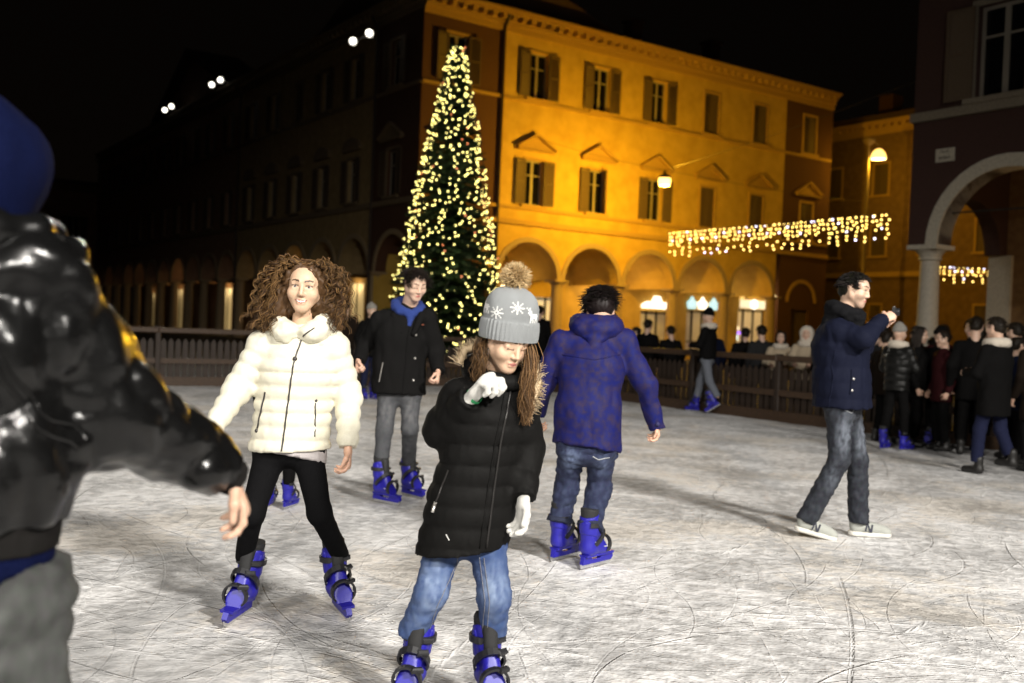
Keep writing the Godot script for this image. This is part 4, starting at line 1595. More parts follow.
func head_into(s: Shape, xf: Transform3D, paint: HeadPaint, cell: float, female := true, neck_to := Vector3(0, -0.2, -0.035)) -> Soft:
	var h := Soft.new()
	h.blend = 0.012
	var X := Vector3.RIGHT
	h.group(0.022)
	h.ball(Vector3(0, 0.028, -0.014), 0.087, X, 1.13)
	h.ball(Vector3(0, -0.005, -0.035), 0.072, X, 1.08)
	h.bone(Vector3(0, 0.03, 0.022), Vector3(0, -0.055, 0.03), 0.064, 0.048, X, 1.06)
	h.ball(Vector3(0, -0.094, 0.056), 0.020 if female else 0.023)
	for k in [-1, 1]:
		h.bone(Vector3(k * 0.050, -0.038, 0.004), Vector3(k * 0.014, -0.088, 0.050), 0.028 if female else 0.032, 0.022)
		h.ball(Vector3(k * 0.039, -0.026, 0.046), 0.033)
	h.bone(Vector3(0, -0.05, -0.022), neck_to, 0.046 if female else 0.056, 0.05 if female else 0.062)
	h.group(0.008)
	for k in [-1, 1]:
		h.bone(Vector3(k * 0.013, 0.03, 0.080), Vector3(k * 0.045, 0.027, 0.064), 0.010, 0.010)
		h.ball(Vector3(k * 0.0105, -0.031, 0.0885), 0.0074)
		h.bone(Vector3(k * 0.018, 0.0170 if not paint.shut else 0.013, 0.0800), Vector3(k * 0.045, 0.0150 if not paint.shut else 0.012, 0.0705), 0.0055 if not paint.shut else 0.0105, 0.0055 if not paint.shut else 0.0095)
		h.bone(Vector3(k * 0.02, -0.001, 0.0795), Vector3(k * 0.043, 0.0, 0.071), 0.004, 0.004)
	h.bone(Vector3(0, 0.022, 0.080), Vector3(0, -0.026, 0.0975), 0.0075, 0.0100)
	h.bone(Vector3(-0.015, -0.0575, 0.0775), Vector3(0, -0.0570, 0.0815), 0.0045, 0.0055)
	h.bone(Vector3(0.015, -0.0575, 0.0775), Vector3(0, -0.0570, 0.0815), 0.0045, 0.0055)
	h.bone(Vector3(-0.011, -0.0685, 0.0785), Vector3(0.011, -0.0685, 0.0785), 0.0060, 0.0060)
	h.group(0.012)
	for k in [-1, 1]:
		h.bone(Vector3(k * 0.079, 0.016, -0.012), Vector3(k * 0.075, -0.024, -0.004), 0.017, 0.011, X, 1.7)
	h.group(0.012, true)
	for k in [-1, 1]:
		h.ball(Vector3(k * 0.032, 0.008, 0.0965), 0.0165)
	var keep := s.t
	s.t = xf
	s.defer(h, cell, paint)
	s.t = keep
	return h

func eyes(parent: Node3D, xf: Transform3D, iris: Color) -> void:
	for k in [-1, 1]:
		var e := Shape.new()
		e.t = xf
		e.tint = Color(0.42, 0.38, 0.35)
		var c := Vector3(k * 0.0315, 0.0068, 0.0690)
		e.ball(c, Vector3(0.0122, 0.0115, 0.0122), 8, 12)
		e.tint = iris
		e.ball(c + Vector3(0, 0.0008, 0.0066), Vector3(0.0070, 0.0070, 0.0064), 6, 10)
		part("eye", e.mesh(), vertex_mat("eye_gloss", 0.15), parent)

func vertex_mat(key: String, rough: float) -> StandardMaterial3D:
	if M.has(key): return M[key]
	var m := mat(key, Color(1, 1, 1), rough)
	m.vertex_color_use_as_albedo = true
	return m

func skin_mat() -> StandardMaterial3D:
	if M.has("skin"): return M["skin"]
	var m := vertex_mat("skin", 0.5)
	m.subsurf_scatter_enabled = true
	m.subsurf_scatter_strength = 0.06
	return m

# a hand: wrist, the way the fingers point, the way the palm faces, which side the thumb is on, how far the fingers close
func hand_soft(wrist: Vector3, f: Vector3, palm: Vector3, side: float, curl: float, size := 1.0, thick := 0.0) -> Soft:
	f = f.normalized()
	palm = (palm - f * palm.dot(f)).normalized()
	var s := f.cross(palm) * side
	var h := Soft.new()
	h.blend = 0.004
	h.group(0.014)
	h.bone(wrist - f * 0.06, wrist + f * 0.01, (0.026 + thick) * size, (0.026 + thick) * size, palm, 1.25)
	h.bone(wrist + f * 0.025 * size + s * 0.008 * size, wrist + f * 0.075 * size + s * 0.008 * size, (0.026 + thick) * size, (0.026 + thick) * size, palm, 1.7)
	h.bone(wrist + f * 0.025 * size - s * 0.012 * size, wrist + f * 0.072 * size - s * 0.014 * size, (0.024 + thick) * size, (0.024 + thick) * size, palm, 1.7)
	var lens := [0.070, 0.078, 0.072, 0.056]
	for i in 4:
		h.group(0.006)
		var root: Vector3 = wrist + (f * (0.085 - 0.004 * absf(i - 1)) + s * (0.029 - 0.0195 * i)) * size
		var a := curl * (0.9 + 0.12 * i)
		var d := f
		var p := root - f * 0.012 * size
		for k in 3:
			d = (f * cos(a) + palm * sin(a) + s * (0.10 - 0.07 * i) * (1.0 - curl * 0.5)).normalized()
			var q: Vector3 = p + d * lens[i] * [0.52, 0.32, 0.26][k] * size
			var r0: float = [0.0092, 0.0086, 0.0078][k] * size + thick
			var r1: float = [0.0086, 0.0078, 0.0068][k] * size + thick
			h.bone(p, q, r0, r1)
			p = q
			a += curl * [1.15, 0.95, 0.0][k] + 0.12
	h.group(0.012)
	var tr: Vector3 = wrist + (f * 0.022 + s * 0.022) * size
	var td := (f * 0.62 + s * 0.72 + palm * (0.2 + 0.45 * curl)).normalized()
	var t1 := tr + td * 0.042 * size
	var td2 := (f * 0.85 + s * (0.35 - 0.7 * curl) + palm * (0.2 + 0.5 * curl)).normalized()
	h.bone(tr, t1, 0.0135 * size + thick, 0.0105 * size + thick)
	h.bone(t1, t1 + td2 * 0.038 * size, 0.0102 * size + thick, 0.0082 * size + thick)
	return h

func ridges(sd: int, freq: float) -> FastNoiseLite:
	var n := FastNoiseLite.new()
	n.seed = sd
	n.noise_type = FastNoiseLite.TYPE_SIMPLEX_SMOOTH
	n.frequency = freq
	n.fractal_type = FastNoiseLite.FRACTAL_RIDGED
	n.fractal_octaves = 2
	n.fractal_gain = 0.3
	return n

func folds(h: Soft, sd: int, freq: float, stretch: Vector3, amp: float) -> void:
	h.noise = ridges(sd, freq * 0.75)
	h.nscale = stretch
	h.namp = amp * 0.6
	
# head frame: looks along yaw (0 = towards the camera, positive to the camera's right), nods down by pitch, leans by roll
func head_frame(at: Vector3, yaw: float, pitch: float, roll: float, size := 1.0) -> Transform3D:
	return Transform3D(Basis.from_euler(Vector3(deg_to_rad(pitch), deg_to_rad(yaw), deg_to_rad(roll))).scaled_local(Vector3.ONE * size), at)

func cloth(key: String, lo: Color, hi: Color, rough := 0.85, tile := 0.25, relief := 0.12, freq := 0.06) -> StandardMaterial3D:
	if M.has(key): return M[key]
	var m := mottled(key, lo, hi, rough, tile, freq, relief)
	if hi.g < 0.03: m.metallic_specular = 0.15 if rough > 0.55 else 0.3
	if hi.g > 0.15:
		m.rim_enabled = true
		m.rim = 0.15
		m.rim_tint = 0.6
	return m

# limbs and trunk under the clothes, so that head, hands and body are one figure
func under_body(s: Shape, J: Dictionary, w := 1.0) -> void:
	var b := Soft.new()
	b.blend = 0.05
	b.group(0.06)
	b.bone(J.pelv, J.chest, 0.085 * w, 0.095 * w)
	b.bone(J.chest, J.neck, 0.09 * w, 0.045 * w)
	b.bone(J.shl, J.shr, 0.045 * w, 0.045 * w)
	b.bone(J.hipl, J.hipr, 0.07 * w, 0.07 * w)
	for e in ["l", "r"]:
		b.group(0.03)
		b.bone(J["sh" + e], J["el" + e], 0.04 * w, 0.034 * w)
		b.bone(J["el" + e], J["wr" + e], 0.034 * w, 0.024 * w)
		b.group(0.03)
		b.bone(J["hip" + e], J["kn" + e], 0.065 * w, 0.046 * w)
		b.bone(J["kn" + e], J["an" + e], 0.046 * w, 0.034 * w)
	s.tint = Color(0.5, 0.32, 0.23)
	s.defer(b, 0.03)

# strands: each a list of points, thin tubes in one mesh; every strand is of one colour from end to end, somewhere between two tones
func strand_mesh(list: Array, r0: float, r1: float, tone_a: Color, tone_b: Color, sides := 3) -> ArrayMesh:
	var s := Shape.new()
	for st in list:
		var pts: Array = st
		var k := pts.size()
		var rad := []
		var cols := []
		var g := rng.randf_range(0.8, 1.2)
		var c := tone_a.lerp(tone_b, pow(rng.randf(), 1.4))
		for i in k:
			var f := float(i) / (k - 1)
			rad.append(lerpf(r0, r1, f))
			cols.append(Color(c.r * g, c.g * g, c.b * g))
		s.tube(pts, rad, sides, false, cols)
	return s.mesh()

func hair_mat() -> StandardMaterial3D:
	var m := vertex_mat("hair", 0.55)
	m.metallic_specular = 0.35
	return m

# short hair: a cap over the skull with tufts combed along it
func short_hair(parent: Node3D, xf: Transform3D, c: Color, tuft: float, sd: int, front := 0.055, low := -0.045, count := 420, cell := 0.006) -> void:
	var h := Soft.new()
	h.blend = 0.01
	h.group(0.02)
	h.ball(Vector3(0, 0.034, -0.018), 0.092, Vector3.RIGHT, 1.12)
	h.ball(Vector3(0, 0.0, -0.04), 0.078, Vector3.RIGHT, 1.07)
	h.cut(Vector3(0, 0.05, front), Vector3(0, -0.55, 1.0))
	h.cut(Vector3(0, low, -0.05), Vector3(0, -1, 0.35))
	folds(h, sd, 38.0, Vector3(1, 0.6, 1), 0.006)
	var s := Shape.new()
	s.t = xf
	s.tint = c
	s.defer(h, cell)
	rng.seed = sd
	var list := []
	for i in count * 2:
		var d := Vector3(rng.randfn(), absf(rng.randfn()) * 1.3 - 0.4, rng.randfn()).normalized()
		if d.z > 0.62 and d.y < 0.52: continue
		var o := Vector3(d.x * 0.084, 0.034 + d.y * 0.092, -0.018 + d.z * 0.095)
		if o.y < low + 0.02 + o.z * 0.3: continue
		var comb := (Vector3(rng.randfn(0.0, 0.4), -0.15, 0.75 if d.z > -0.1 else -0.3) - d * Vector3(0.2, 0.4, 0.2)).normalized()
		var pts := []
		for k in 5:
			var f := k / 4.0
			pts.append(xf * (o + (d * (0.35 + 0.3 * rng.randf()) * f + comb * f * (0.5 + 0.5 * f)) * tuft))
		list.append(pts)
	s.t = Transform3D()
	var st := strand_mesh(list, 0.0035, 0.0008, c, c * 1.7)
	finish("hair", s, hair_mat(), parent)
	part("hair_tufts", st, hair_mat(), parent).set_meta("kind", "stuff")

# ------------------------------------------------------------------ skates and shoes
var skate_meshes := {}
func skate_parts() -> void:
	var b := Soft.new()
	b.blend = 0.02
	b.group(0.03)
	b.bone(Vector3(0, 0.118, -0.065), Vector3(0, 0.112, 0.09), 0.043, 0.047, UP, 1.0)
	b.ball(Vector3(0, 0.104, 0.125), 0.047)
	b.bone(Vector3(0, 0.12, -0.06), Vector3(0, 0.31, -0.066), 0.046, 0.058)
	b.bone(Vector3(0, 0.16, 0.02), Vector3(0, 0.235, -0.03), 0.036, 0.04)
	b.cut(Vector3(0, 0.315, -0.06), Vector3(0, 1, -0.25))
	b.cut(Vector3(0, 0.07, 0), Vector3(0, -1, 0))
	b.cut(Vector3(0, 0.27, 0.002), Vector3(0, 0.45, 1.0))
	skate_meshes.shell = b.mesh(0.0085)
	var l := Soft.new()
	l.blend = 0.01
	l.group(0.02)
	l.bone(Vector3(0, 0.22, -0.058), Vector3(0, 0.345, -0.066), 0.047, 0.054)
	l.bone(Vector3(0, 0.20, 0.012), Vector3(0, 0.34, -0.018), 0.028, 0.03, Vector3(0, 0, 1), 1.6)
	l.cut(Vector3(0, 0.345, 0), Vector3(0, 1, 0.1))
	skate_meshes.liner = l.mesh(0.009)
	# cuff: the outer shell round the ankle
	var c := Soft.new()
	c.blend = 0.01
	c.group(0.02)
	c.bone(Vector3(0, 0.20, -0.062), Vector3(0, 0.30, -0.066), 0.056, 0.0615)
	c.cut(Vector3(0, 0.298, -0.06), Vector3(0, 1, -0.3))
	c.cut(Vector3(0, 0.19, -0.06), Vector3(0, -1, -0.25))
	c.cut(Vector3(0, 0.25, -0.028), Vector3(0, 0.2, 1.0))
	skate_meshes.cuff = c.mesh(0.0085)
	var s := Shape.new()
	s.prism(PackedVector2Array([Vector2(-0.115, 0.074), Vector2(-0.12, 0.026), Vector2(0.15, 0.026), Vector2(0.165, 0.045), Vector2(0.15, 0.074), Vector2(0.07, 0.074), Vector2(0.04, 0.05), Vector2(-0.03, 0.05), Vector2(-0.06, 0.074)]), -0.012, 0.012)
	var hold := Shape.new()
	hold.t = Transform3D(Basis(Vector3(0, 0, 1), UP, Vector3(-1, 0, 0)), Vector3.ZERO)
	hold.prism(PackedVector2Array([Vector2(-0.115, 0.074), Vector2(-0.122, 0.026), Vector2(0.148, 0.026), Vector2(0.168, 0.045), Vector2(0.155, 0.074), Vector2(0.07, 0.074), Vector2(0.04, 0.05), Vector2(-0.03, 0.05), Vector2(-0.06, 0.074)]), -0.013, 0.013)
	hold.prism(PackedVector2Array([Vector2(-0.105, 0.068), Vector2(0.15, 0.068), Vector2(0.155, 0.082), Vector2(-0.108, 0.082)]), -0.03, 0.03)
	skate_meshes.holder = hold.mesh()
	var bl := Shape.new()
	bl.t = hold.t
	bl.prism(PackedVector2Array([Vector2(-0.13, 0.004), Vector2(0.13, 0.002), Vector2(0.158, 0.014), Vector2(0.166, 0.036), Vector2(0.15, 0.034), Vector2(-0.135, 0.03)]), -0.0022, 0.0022)
	skate_meshes.blade = bl.mesh()
	var em := Shape.new()
	for sd in [-1.0, 1.0]:
		for q in 3:
			var a := PI * q / 3.0
			var u := Vector3(0, sin(a), cos(a)) * 0.014
			em.tube([Vector3(sd * 0.0475, 0.15, -0.055) - u, Vector3(sd * 0.0482, 0.15, -0.055) + u], [0.0022], 4)
		em.tube([Vector3(sd * 0.0465, 0.125, 0.03), Vector3(sd * 0.047, 0.122, 0.07)], [0.003], 4)
	skate_meshes.emblem = em.mesh()
	# straps with their ratchet buckles
	var bands := [[Vector3(0, 0.262, -0.066), 0.066, 0.064, 0.0], [Vector3(0, 0.178, -0.02), 0.060, 0.088, 0.75], [Vector3(0, 0.13, 0.075), 0.054, 0.056, 1.45]]
	skate_meshes.straps = []
	skate_meshes.buckles = []
	for q in bands:
		var pts := []
		var tilt := Basis(Vector3(1, 0, 0), -q[3])
		for k in 15:
			var a := -2.35 + 4.7 * k / 14.0
			var o: Vector3 = q[0] + tilt * Vector3(sin(a) * q[1], 0, cos(a) * q[2] * (1.0 if q[3] < 1.0 else 0.95))
			if q[3] > 1.0: o.y = maxf(o.y, 0.09)
			pts.append(o)
		var st := Shape.new()
		for k in 14:   # a flat strap
			var up: Vector3 = tilt * UP * 0.013
			var out0: Vector3 = (pts[k] - q[0]).normalized() * 0.005
			var out1: Vector3 = (pts[k + 1] - q[0]).normalized() * 0.005
			st.quad(pts[k] + out0 - up, pts[k + 1] + out1 - up, pts[k + 1] + out1 + up, pts[k] + out0 + up)
			st.quad(pts[k] + out0 + up, pts[k + 1] + out1 + up, pts[k + 1] - out1 + up, pts[k] - out0 + up)
			st.quad(pts[k] - out0 - up, pts[k + 1] - out1 - up, pts[k + 1] + out1 - up, pts[k] + out0 - up)
		skate_meshes.straps.append(st.mesh())
		var bk := Shape.new()
		var m: Vector3 = pts[9]
		bk.t = Transform3D(Basis(Vector3.UP, 0.6) * tilt, m)
		bk.bevel(Vector3(-0.024, -0.011, -0.004), Vector3(0.024, 0.011, 0.016), 0.005)
		skate_meshes.buckles.append(bk.mesh())

# heel over "at", toes along yaw (0 = towards the camera), lean sideways, pitch
func skate(parent: Node3D, at: Vector3, yaw: float, lean := 0.0, pitch := 0.0, size := 1.0, wide := false) -> void:
	if skate_meshes.is_empty(): skate_parts()
	var blue := mat("skate_plastic_blue", Color(0.016, 0.013, 0.28), 0.42)
	var black := mat("skate_liner_black", Color(0.012, 0.012, 0.013), 0.75)
	var strap := mat("skate_strap_black", Color(0.014, 0.014, 0.016), 0.45)
	var k := node("skate", parent, at)
	k.basis = Basis.from_euler(Vector3(deg_to_rad(pitch), deg_to_rad(yaw), deg_to_rad(lean))).scaled_local(Vector3.ONE * size)
	part("shell", skate_meshes.shell, blue, k)
	part("cuff", skate_meshes.cuff, blue, k)
	part("liner", skate_meshes.liner, black, k)
	part("blade_holder", skate_meshes.holder, blue, k)
	part("blade", skate_meshes.blade, mat("blade_steel", Color(0.62, 0.62, 0.62), 0.25, 0.9), k)
	part("emblem", skate_meshes.emblem, mat("emblem_white", Color(0.6, 0.6, 0.62), 0.5), k)
	for i in 3:
		part("strap", skate_meshes.straps[i], strap, k)
		part("buckle", skate_meshes.buckles[i], strap, k)

# a tube of cloth from hips to ankles
func trousers_soft(J: Dictionary, thigh: float, knee: float, hem: float, seat: float, top: Vector3, cut_up := 0.0) -> Soft:
	var h := Soft.new()
	h.blend = 0.035
	h.group(0.06)
	h.bone(J.hipl, J.hipr, seat, seat)
	h.bone((J.hipl + J.hipr) / 2, top, seat * 1.1, seat * 1.05)
	h.cut(top, UP)
	for e in ["l", "r"]:
		h.group(0.03)
		h.bone(J["hip" + e], J["kn" + e], thigh, knee)
		var a: Vector3 = J["an" + e]
		var d: Vector3 = (a - J["kn" + e]).normalized()
		h.bone(J["kn" + e], a, knee, hem)
		h.cut(a - d * cut_up, d)
	return h

# ------------------------------------------------------------------ the skaters
class DenimPaint extends Paint:
	var base := Color(0.02, 0.03, 0.06)
	var worn := Color(0.2, 0.25, 0.33)
	var spots := []     # worn patches of the dye: centre, radius (x, y, z)
	var n := FastNoiseLite.new()
	func _init() -> void:
		n.seed = 4
		n.frequency = 28.0
		n.fractal_octaves = 3
	func color(p: Vector3) -> Color:
		var g := n.get_noise_3dv(p * Vector3(1, 0.45, 1))
		var w := 0.0
		for s in spots:
			var d: Vector3 = (p - s[0]) / s[1]
			w = maxf(w, s[2] * clampf(1.25 - d.length(), 0.0, 1.0) * (0.75 + 0.9 * g))
		return base.lerp(worn, clampf(w + 0.05 + 0.16 * g, 0.0, 1.0))

func jacket_soft(J: Dictionary, o: Dictionary) -> Soft:
	var h := Soft.new()
	h.blend = o.get("blend", 0.03)
	var f: Vector3 = o.f
	var k: float = o.get("flat", 1.35)
	var qp: float = o.get("qp", 0.06)
	var qa: float = o.get("qa", 0.0)
	h.group(0.05)
	var a: Vector3 = o.hem
	var run := 0.0
	for q in o.spine:   # [point, radius] upwards from the hem
		var b: Vector3 = q[0]
		h.bone(a, b, o.rhem if run == 0.0 else o.last, q[1], f, k)
		run += (b - a).length()
		o.last = q[1]
		a = b
	if qa > 0.0: h.quilt(UP, qp, qa)
	h.bone(J.shl, J.shr, o.get("rsh", 0.06), o.get("rsh", 0.06), f, 1.1)
	h.cut(o.hem, o.get("hemn", Vector3(0, -1, 0)))
	for e in ["l", "r"]:
		h.group(0.035)
		var r: Array = o["sleeve_" + e] if o.has("sleeve_" + e) else o.sleeve
		var s: Vector3 = J["sh" + e]
		var el: Vector3 = J["el" + e]
		var w: Vector3 = J["wr" + e]
		var sq: float = o.get("sq", qp)
		h.bone(s, el, r[0], r[1], Vector3.ZERO, 1.0, sq, qa * 0.8, 0.0)
		h.bone(el, w, r[1], r[2], Vector3.ZERO, 1.0, sq, qa * 0.8, (el - s).length())
		h.cut(w, w - el)
	return h

# a thin line laid on a garment: from points in front of it along a direction
func line_on(h: Soft, pts: Array, dir: Vector3, r: float, proud := 0.001) -> ArrayMesh:
	var s := Shape.new()
	var list := []
	for i in pts.size() - 1:
		for k in 8:
			list.append(h.hit(pts[i].lerp(pts[i + 1], k / 8.0), dir) - dir.normalized() * proud)
	list.append(h.hit(pts[-1], dir) - dir.normalized() * proud)
	list = list.filter(func(p): return p.is_finite())
	if list.size() > 1: s.tube(list, [r], 5)
	return s.mesh()

func dot_on(h: Soft, p: Vector3, dir: Vector3, r: float) -> ArrayMesh:
	var s := Shape.new()
	s.ball(h.hit(p, dir), Vector3(r, r, r), 5, 8)
	return s.mesh()

func collar_ring(h: Soft, c: Vector3, rx: float, rz: float, r: float, gap: float, yaw: float, lift := 0.0, steps := 10) -> void:
	var prev := Vector3.ZERO
	for k in steps + 1:
		var a := gap + (TAU - 2.0 * gap) * k / steps
		var o := Vector3(sin(a) * rx, lift * cos(a), cos(a) * rz)
		o = Basis(UP, yaw) * o + c
		if k > 0: h.bone(prev, o, r, r)
		prev = o

func curly_girl() -> void:
	var t := thing("person", "smiling young woman with big curly hair, cream puffer jacket and black leggings", "person", Vector3(-0.963, 0, -4.55), "skaters on the rink")
	var J := {"head": Vector3(0.018, 1.532, 0.040), "neck": Vector3(0.010, 1.360, 0.000), "chest": Vector3(-0.010, 1.159, 0.000), "pelv": Vector3(-0.030, 0.848, 0.000), "shl": Vector3(-0.165, 1.272, 0.000), "shr": Vector3(0.150, 1.279, 0.000), "ell": Vector3(-0.262, 1.068, 0.040), "elr": Vector3(0.222, 1.050, -0.040), "wrl": Vector3(-0.335, 0.900, 0.160), "wrr": Vector3(0.246, 0.822, 0.060), "hipl": Vector3(-0.105, 0.815, 0.000), "hipr": Vector3(0.045, 0.822, 0.000), "knl": Vector3(-0.165, 0.515, 0.090), "knr": Vector3(0.128, 0.520, 0.050), "anl": Vector3(-0.240, 0.27, -0.085), "anr": Vector3(0.188, 0.27, -0.21)}
	var skin := Shape.new()
	under_body(skin, J, 0.85)
	var xf := head_frame(J.head, 4.0, 3.0, -3.0, 1.02) * Transform3D(Basis().scaled(Vector3(0.93, 0.92, 0.97)), Vector3.ZERO)
	var hp := HeadPaint.new()
	hp.skin = Color(0.58, 0.385, 0.26)
	hp.lip = Color(0.42, 0.15, 0.12)
	hp.smile = true
	hp.brow = Color(0.07, 0.04, 0.025)
	head_into(skin, xf, hp, 0.003, true)
	skin.tint = Color(0.62, 0.38, 0.27)
	skin.defer(hand_soft(J.wrr + Vector3(0, -0.005, 0), Vector3(0.06, -1, 0.12), Vector3(-0.9, 0, 0.3), -1.0, 0.55, 0.92), 0.0045)
	skin.defer(hand_soft(J.wrl, Vector3(-0.35, -0.8, 0.5), Vector3(0.4, -0.2, -0.6), 1.0, 0.5, 0.92), 0.006)
	finish("body", skin, skin_mat(), t)
	eyes(t, xf, Color(0.035, 0.02, 0.012))
	# jacket
	var cream := cloth("cream_nylon", Color(0.60, 0.57, 0.46), Color(0.66, 0.63, 0.51), 0.5, 0.3, 0.05)
	var h := jacket_soft(J, {"f": Vector3(0.05, 0, 1), "hem": Vector3(-0.028, 0.795, 0.0), "rhem": 0.188, "spine": [[Vector3(-0.022, 0.97, 0.0), 0.160], [Vector3(-0.010, 1.16, 0.0), 0.172], [Vector3(0.008, 1.31, -0.01), 0.085]], "rsh": 0.066, "sleeve": [0.068, 0.061, 0.046], "qp": 0.0605, "qa": 0.0145, "flat": 1.32, "hemn": Vector3(0.06, -1, 0)})
	folds(h, 5, 11.0, Vector3(2.2, 1.0, 1.0), 0.0045)
	soft("puffer_jacket", h, 0.0095, cream, t)
	var c := Soft.new()
	c.blend = 0.02
	c.group(0.03)
	collar_ring(c, Vector3(0.008, 1.352, -0.005), 0.108, 0.085, 0.043, 0.42, 0.05, -0.02)
	c.bone(Vector3(-0.055, 1.325, 0.085), Vector3(-0.10, 1.385, 0.03), 0.043, 0.036)
	c.bone(Vector3(0.068, 1.330, 0.082), Vector3(0.112, 1.388, 0.03), 0.046, 0.038)
	folds(c, 8, 16.0, Vector3(1, 1.4, 1), 0.010)
	soft("cowl_collar", c, 0.0085, cream, t)
	var dark := mat("zip_grey", Color(0.05, 0.045, 0.045), 0.4, 0.4)
	var fz := Vector3(0, 0, -1)
	part("zip", line_on(h, [Vector3(0.030, 1.335, 0.5), Vector3(0.004, 1.20, 0.5), Vector3(-0.018, 1.0, 0.5), Vector3(-0.034, 0.805, 0.5)], fz, 0.0042), dark, t)
	part("zip_pull", dot_on(h, Vector3(0.006, 1.215, 0.5), fz, 0.011), dark, t)
	part("pocket_zip", line_on(h, [Vector3(-0.125, 1.06, 0.5), Vector3(-0.158, 0.895, 0.5)], fz, 0.0042), dark, t)
	part("zip_pull", dot_on(h, Vector3(-0.16, 0.885, 0.5), fz, 0.0095), dark, t)
	part("pocket_zip", line_on(h, [Vector3(0.098, 1.02, 0.5), Vector3(0.102, 0.87, 0.5)], fz, 0.0036), dark, t)
	part("zip_pull", dot_on(h, Vector3(0.098, 1.03, 0.5), fz, 0.008), dark, t)
	part("pull_cord", line_on(c, [Vector3(0.035, 1.315, 0.4), Vector3(0.085, 1.355, 0.4)], fz, 0.0035), dark, t)
	# shirt showing under the jacket and at the neck
	var sh := Soft.new()
	sh.blend = 0.02
	sh.group(0.03)
	sh.bone(Vector3(-0.028, 0.86, 0), Vector3(-0.028, 0.77, 0.0), 0.165, 0.172, Vector3(0, 0, 1), 1.34)
	sh.cut(Vector3(-0.01, 0.752, 0), Vector3(-0.15, -1, 0.25))
	sh.group(0.02)
	sh.bone(Vector3(0.008, 1.26, 0.02), Vector3(0.01, 1.34, 0.0), 0.075, 0.056)
	sh.cut(Vector3(0.01, 1.335, 0), Vector3(0, 1, 0.45))
	folds(sh, 9, 18.0, Vector3(2.5, 0.6, 1), 0.007)
	soft("shirt", sh, 0.010, cloth("grey_jersey", Color(0.34, 0.31, 0.31), Color(0.42, 0.39, 0.39), 0.9), t)
	var l := trousers_soft(J, 0.076, 0.053, 0.043, 0.092, Vector3(-0.03, 0.90, 0))
	folds(l, 3, 14.0, Vector3(1, 1.8, 1), 0.003)
	soft("leggings", l, 0.011, cloth("legging_black", Color(0.004, 0.004, 0.0045), Color(0.007, 0.007, 0.0075), 0.85), t)
	skate(t, Vector3(-0.243, 0.0, -0.03), -8.0, -6.0)
	skate(t, Vector3(0.208, 0.0, -0.17), 24.0, 6.0)
	# curly hair
	var cap := Soft.new()
	cap.blend = 0.02
	cap.group(0.05)
	cap.ball(Vector3(0, 0.040, -0.026), 0.102, Vector3.RIGHT, 1.0)
	cap.bone(Vector3(-0.06, 0.02, -0.04), Vector3(-0.145, -0.13, -0.03), 0.075, 0.075)
	cap.bone(Vector3(-0.145, -0.13, -0.03), Vector3(-0.175, -0.20, -0.01), 0.065, 0.03)
	cap.bone(Vector3(0.06, 0.02, -0.05), Vector3(0.125, -0.11, -0.06), 0.072, 0.07)
	cap.bone(Vector3(0.125, -0.11, -0.06), Vector3(0.15, -0.19, -0.06), 0.065, 0.04)
	cap.ball(Vector3(0, -0.08, -0.08), 0.10)
	cap.group(0.03, true)
	cap.bone(Vector3(0, 0.0, 0.115), Vector3(0, -0.06, 0.12), 0.094, 0.098)
	cap.ball(Vector3(0, -0.17, 0.10), 0.10)
	folds(cap, 4, 34.0, Vector3(1, 0.8, 1), 0.028)
	var cs := Shape.new()
	cs.t = xf
	cs.tint = Color(0.065, 0.035, 0.014)
	cs.defer(cap, 0.010)
	finish("hair", cs, hair_mat(), t)
	rng.seed = 88
	var locks := []
	for i in 420:
		var d := Vector3(rng.randfn(), rng.randf_range(-0.35, 1.25), rng.randfn() - 0.2).normalized()
		if d.z > 0.30 and d.y < 0.72: continue
		if d.z > 0.0 and d.y < 0.2 and absf(d.x) < 0.85: continue
		var o := Vector3(d.x * 0.095, 0.036 + d.y * 0.102, -0.024 + d.z * 0.098)
		var left := d.x + rng.randfn(0.0, 0.15) < 0.0
		var sg := -1.0 if left else 1.0
		# each lock falls to a point of its own in the mass at its side
		var fall := rng.randf_range(0.35, 1.0)
		var goal := Vector3(-0.165 + rng.randfn(0, 0.045), -0.215 * fall - 0.02, 0.0 + rng.randfn(0, 0.05)) if left else Vector3(0.145 + rng.randfn(0, 0.04), -0.185 * fall - 0.02, -0.04 + rng.randfn(0, 0.05))
		if d.z < -0.5: goal = Vector3(d.x * 0.2, -0.22 * fall, -0.12)
		var bow := Vector3(sg * rng.randf_range(0.04, 0.085), rng.randf_range(0.0, 0.05) + maxf(0.0, d.y) * 0.04, rng.randf_range(0.0, 0.035) if d.z > -0.3 else -0.04)
		var ph := rng.randf() * TAU
		var cr := rng.randf_range(0.007, 0.012)
		var turns := rng.randf_range(5.0, 8.5)
		var n := 30
		var base := []
		for k in n:
			var f := k / (n - 1.0)
			var p := o.lerp(goal, f * f * 0.35 + f * 0.65) + bow * sin(PI * minf(1.0, f * 1.15)) * (1.0 - 0.3 * f)
			var e := (p - Vector3(0, 0.01, -0.02)) / Vector3(0.092, 0.118, 0.108)
			if e.length() < 1.0: p = Vector3(0, 0.01, -0.02) + e.normalized() * Vector3(0.092, 0.118, 0.108)
			if p.z > 0.02 and absf(p.x) < 0.080 and p.y < 0.10: p.x = sg * 0.084
			base.append(p)
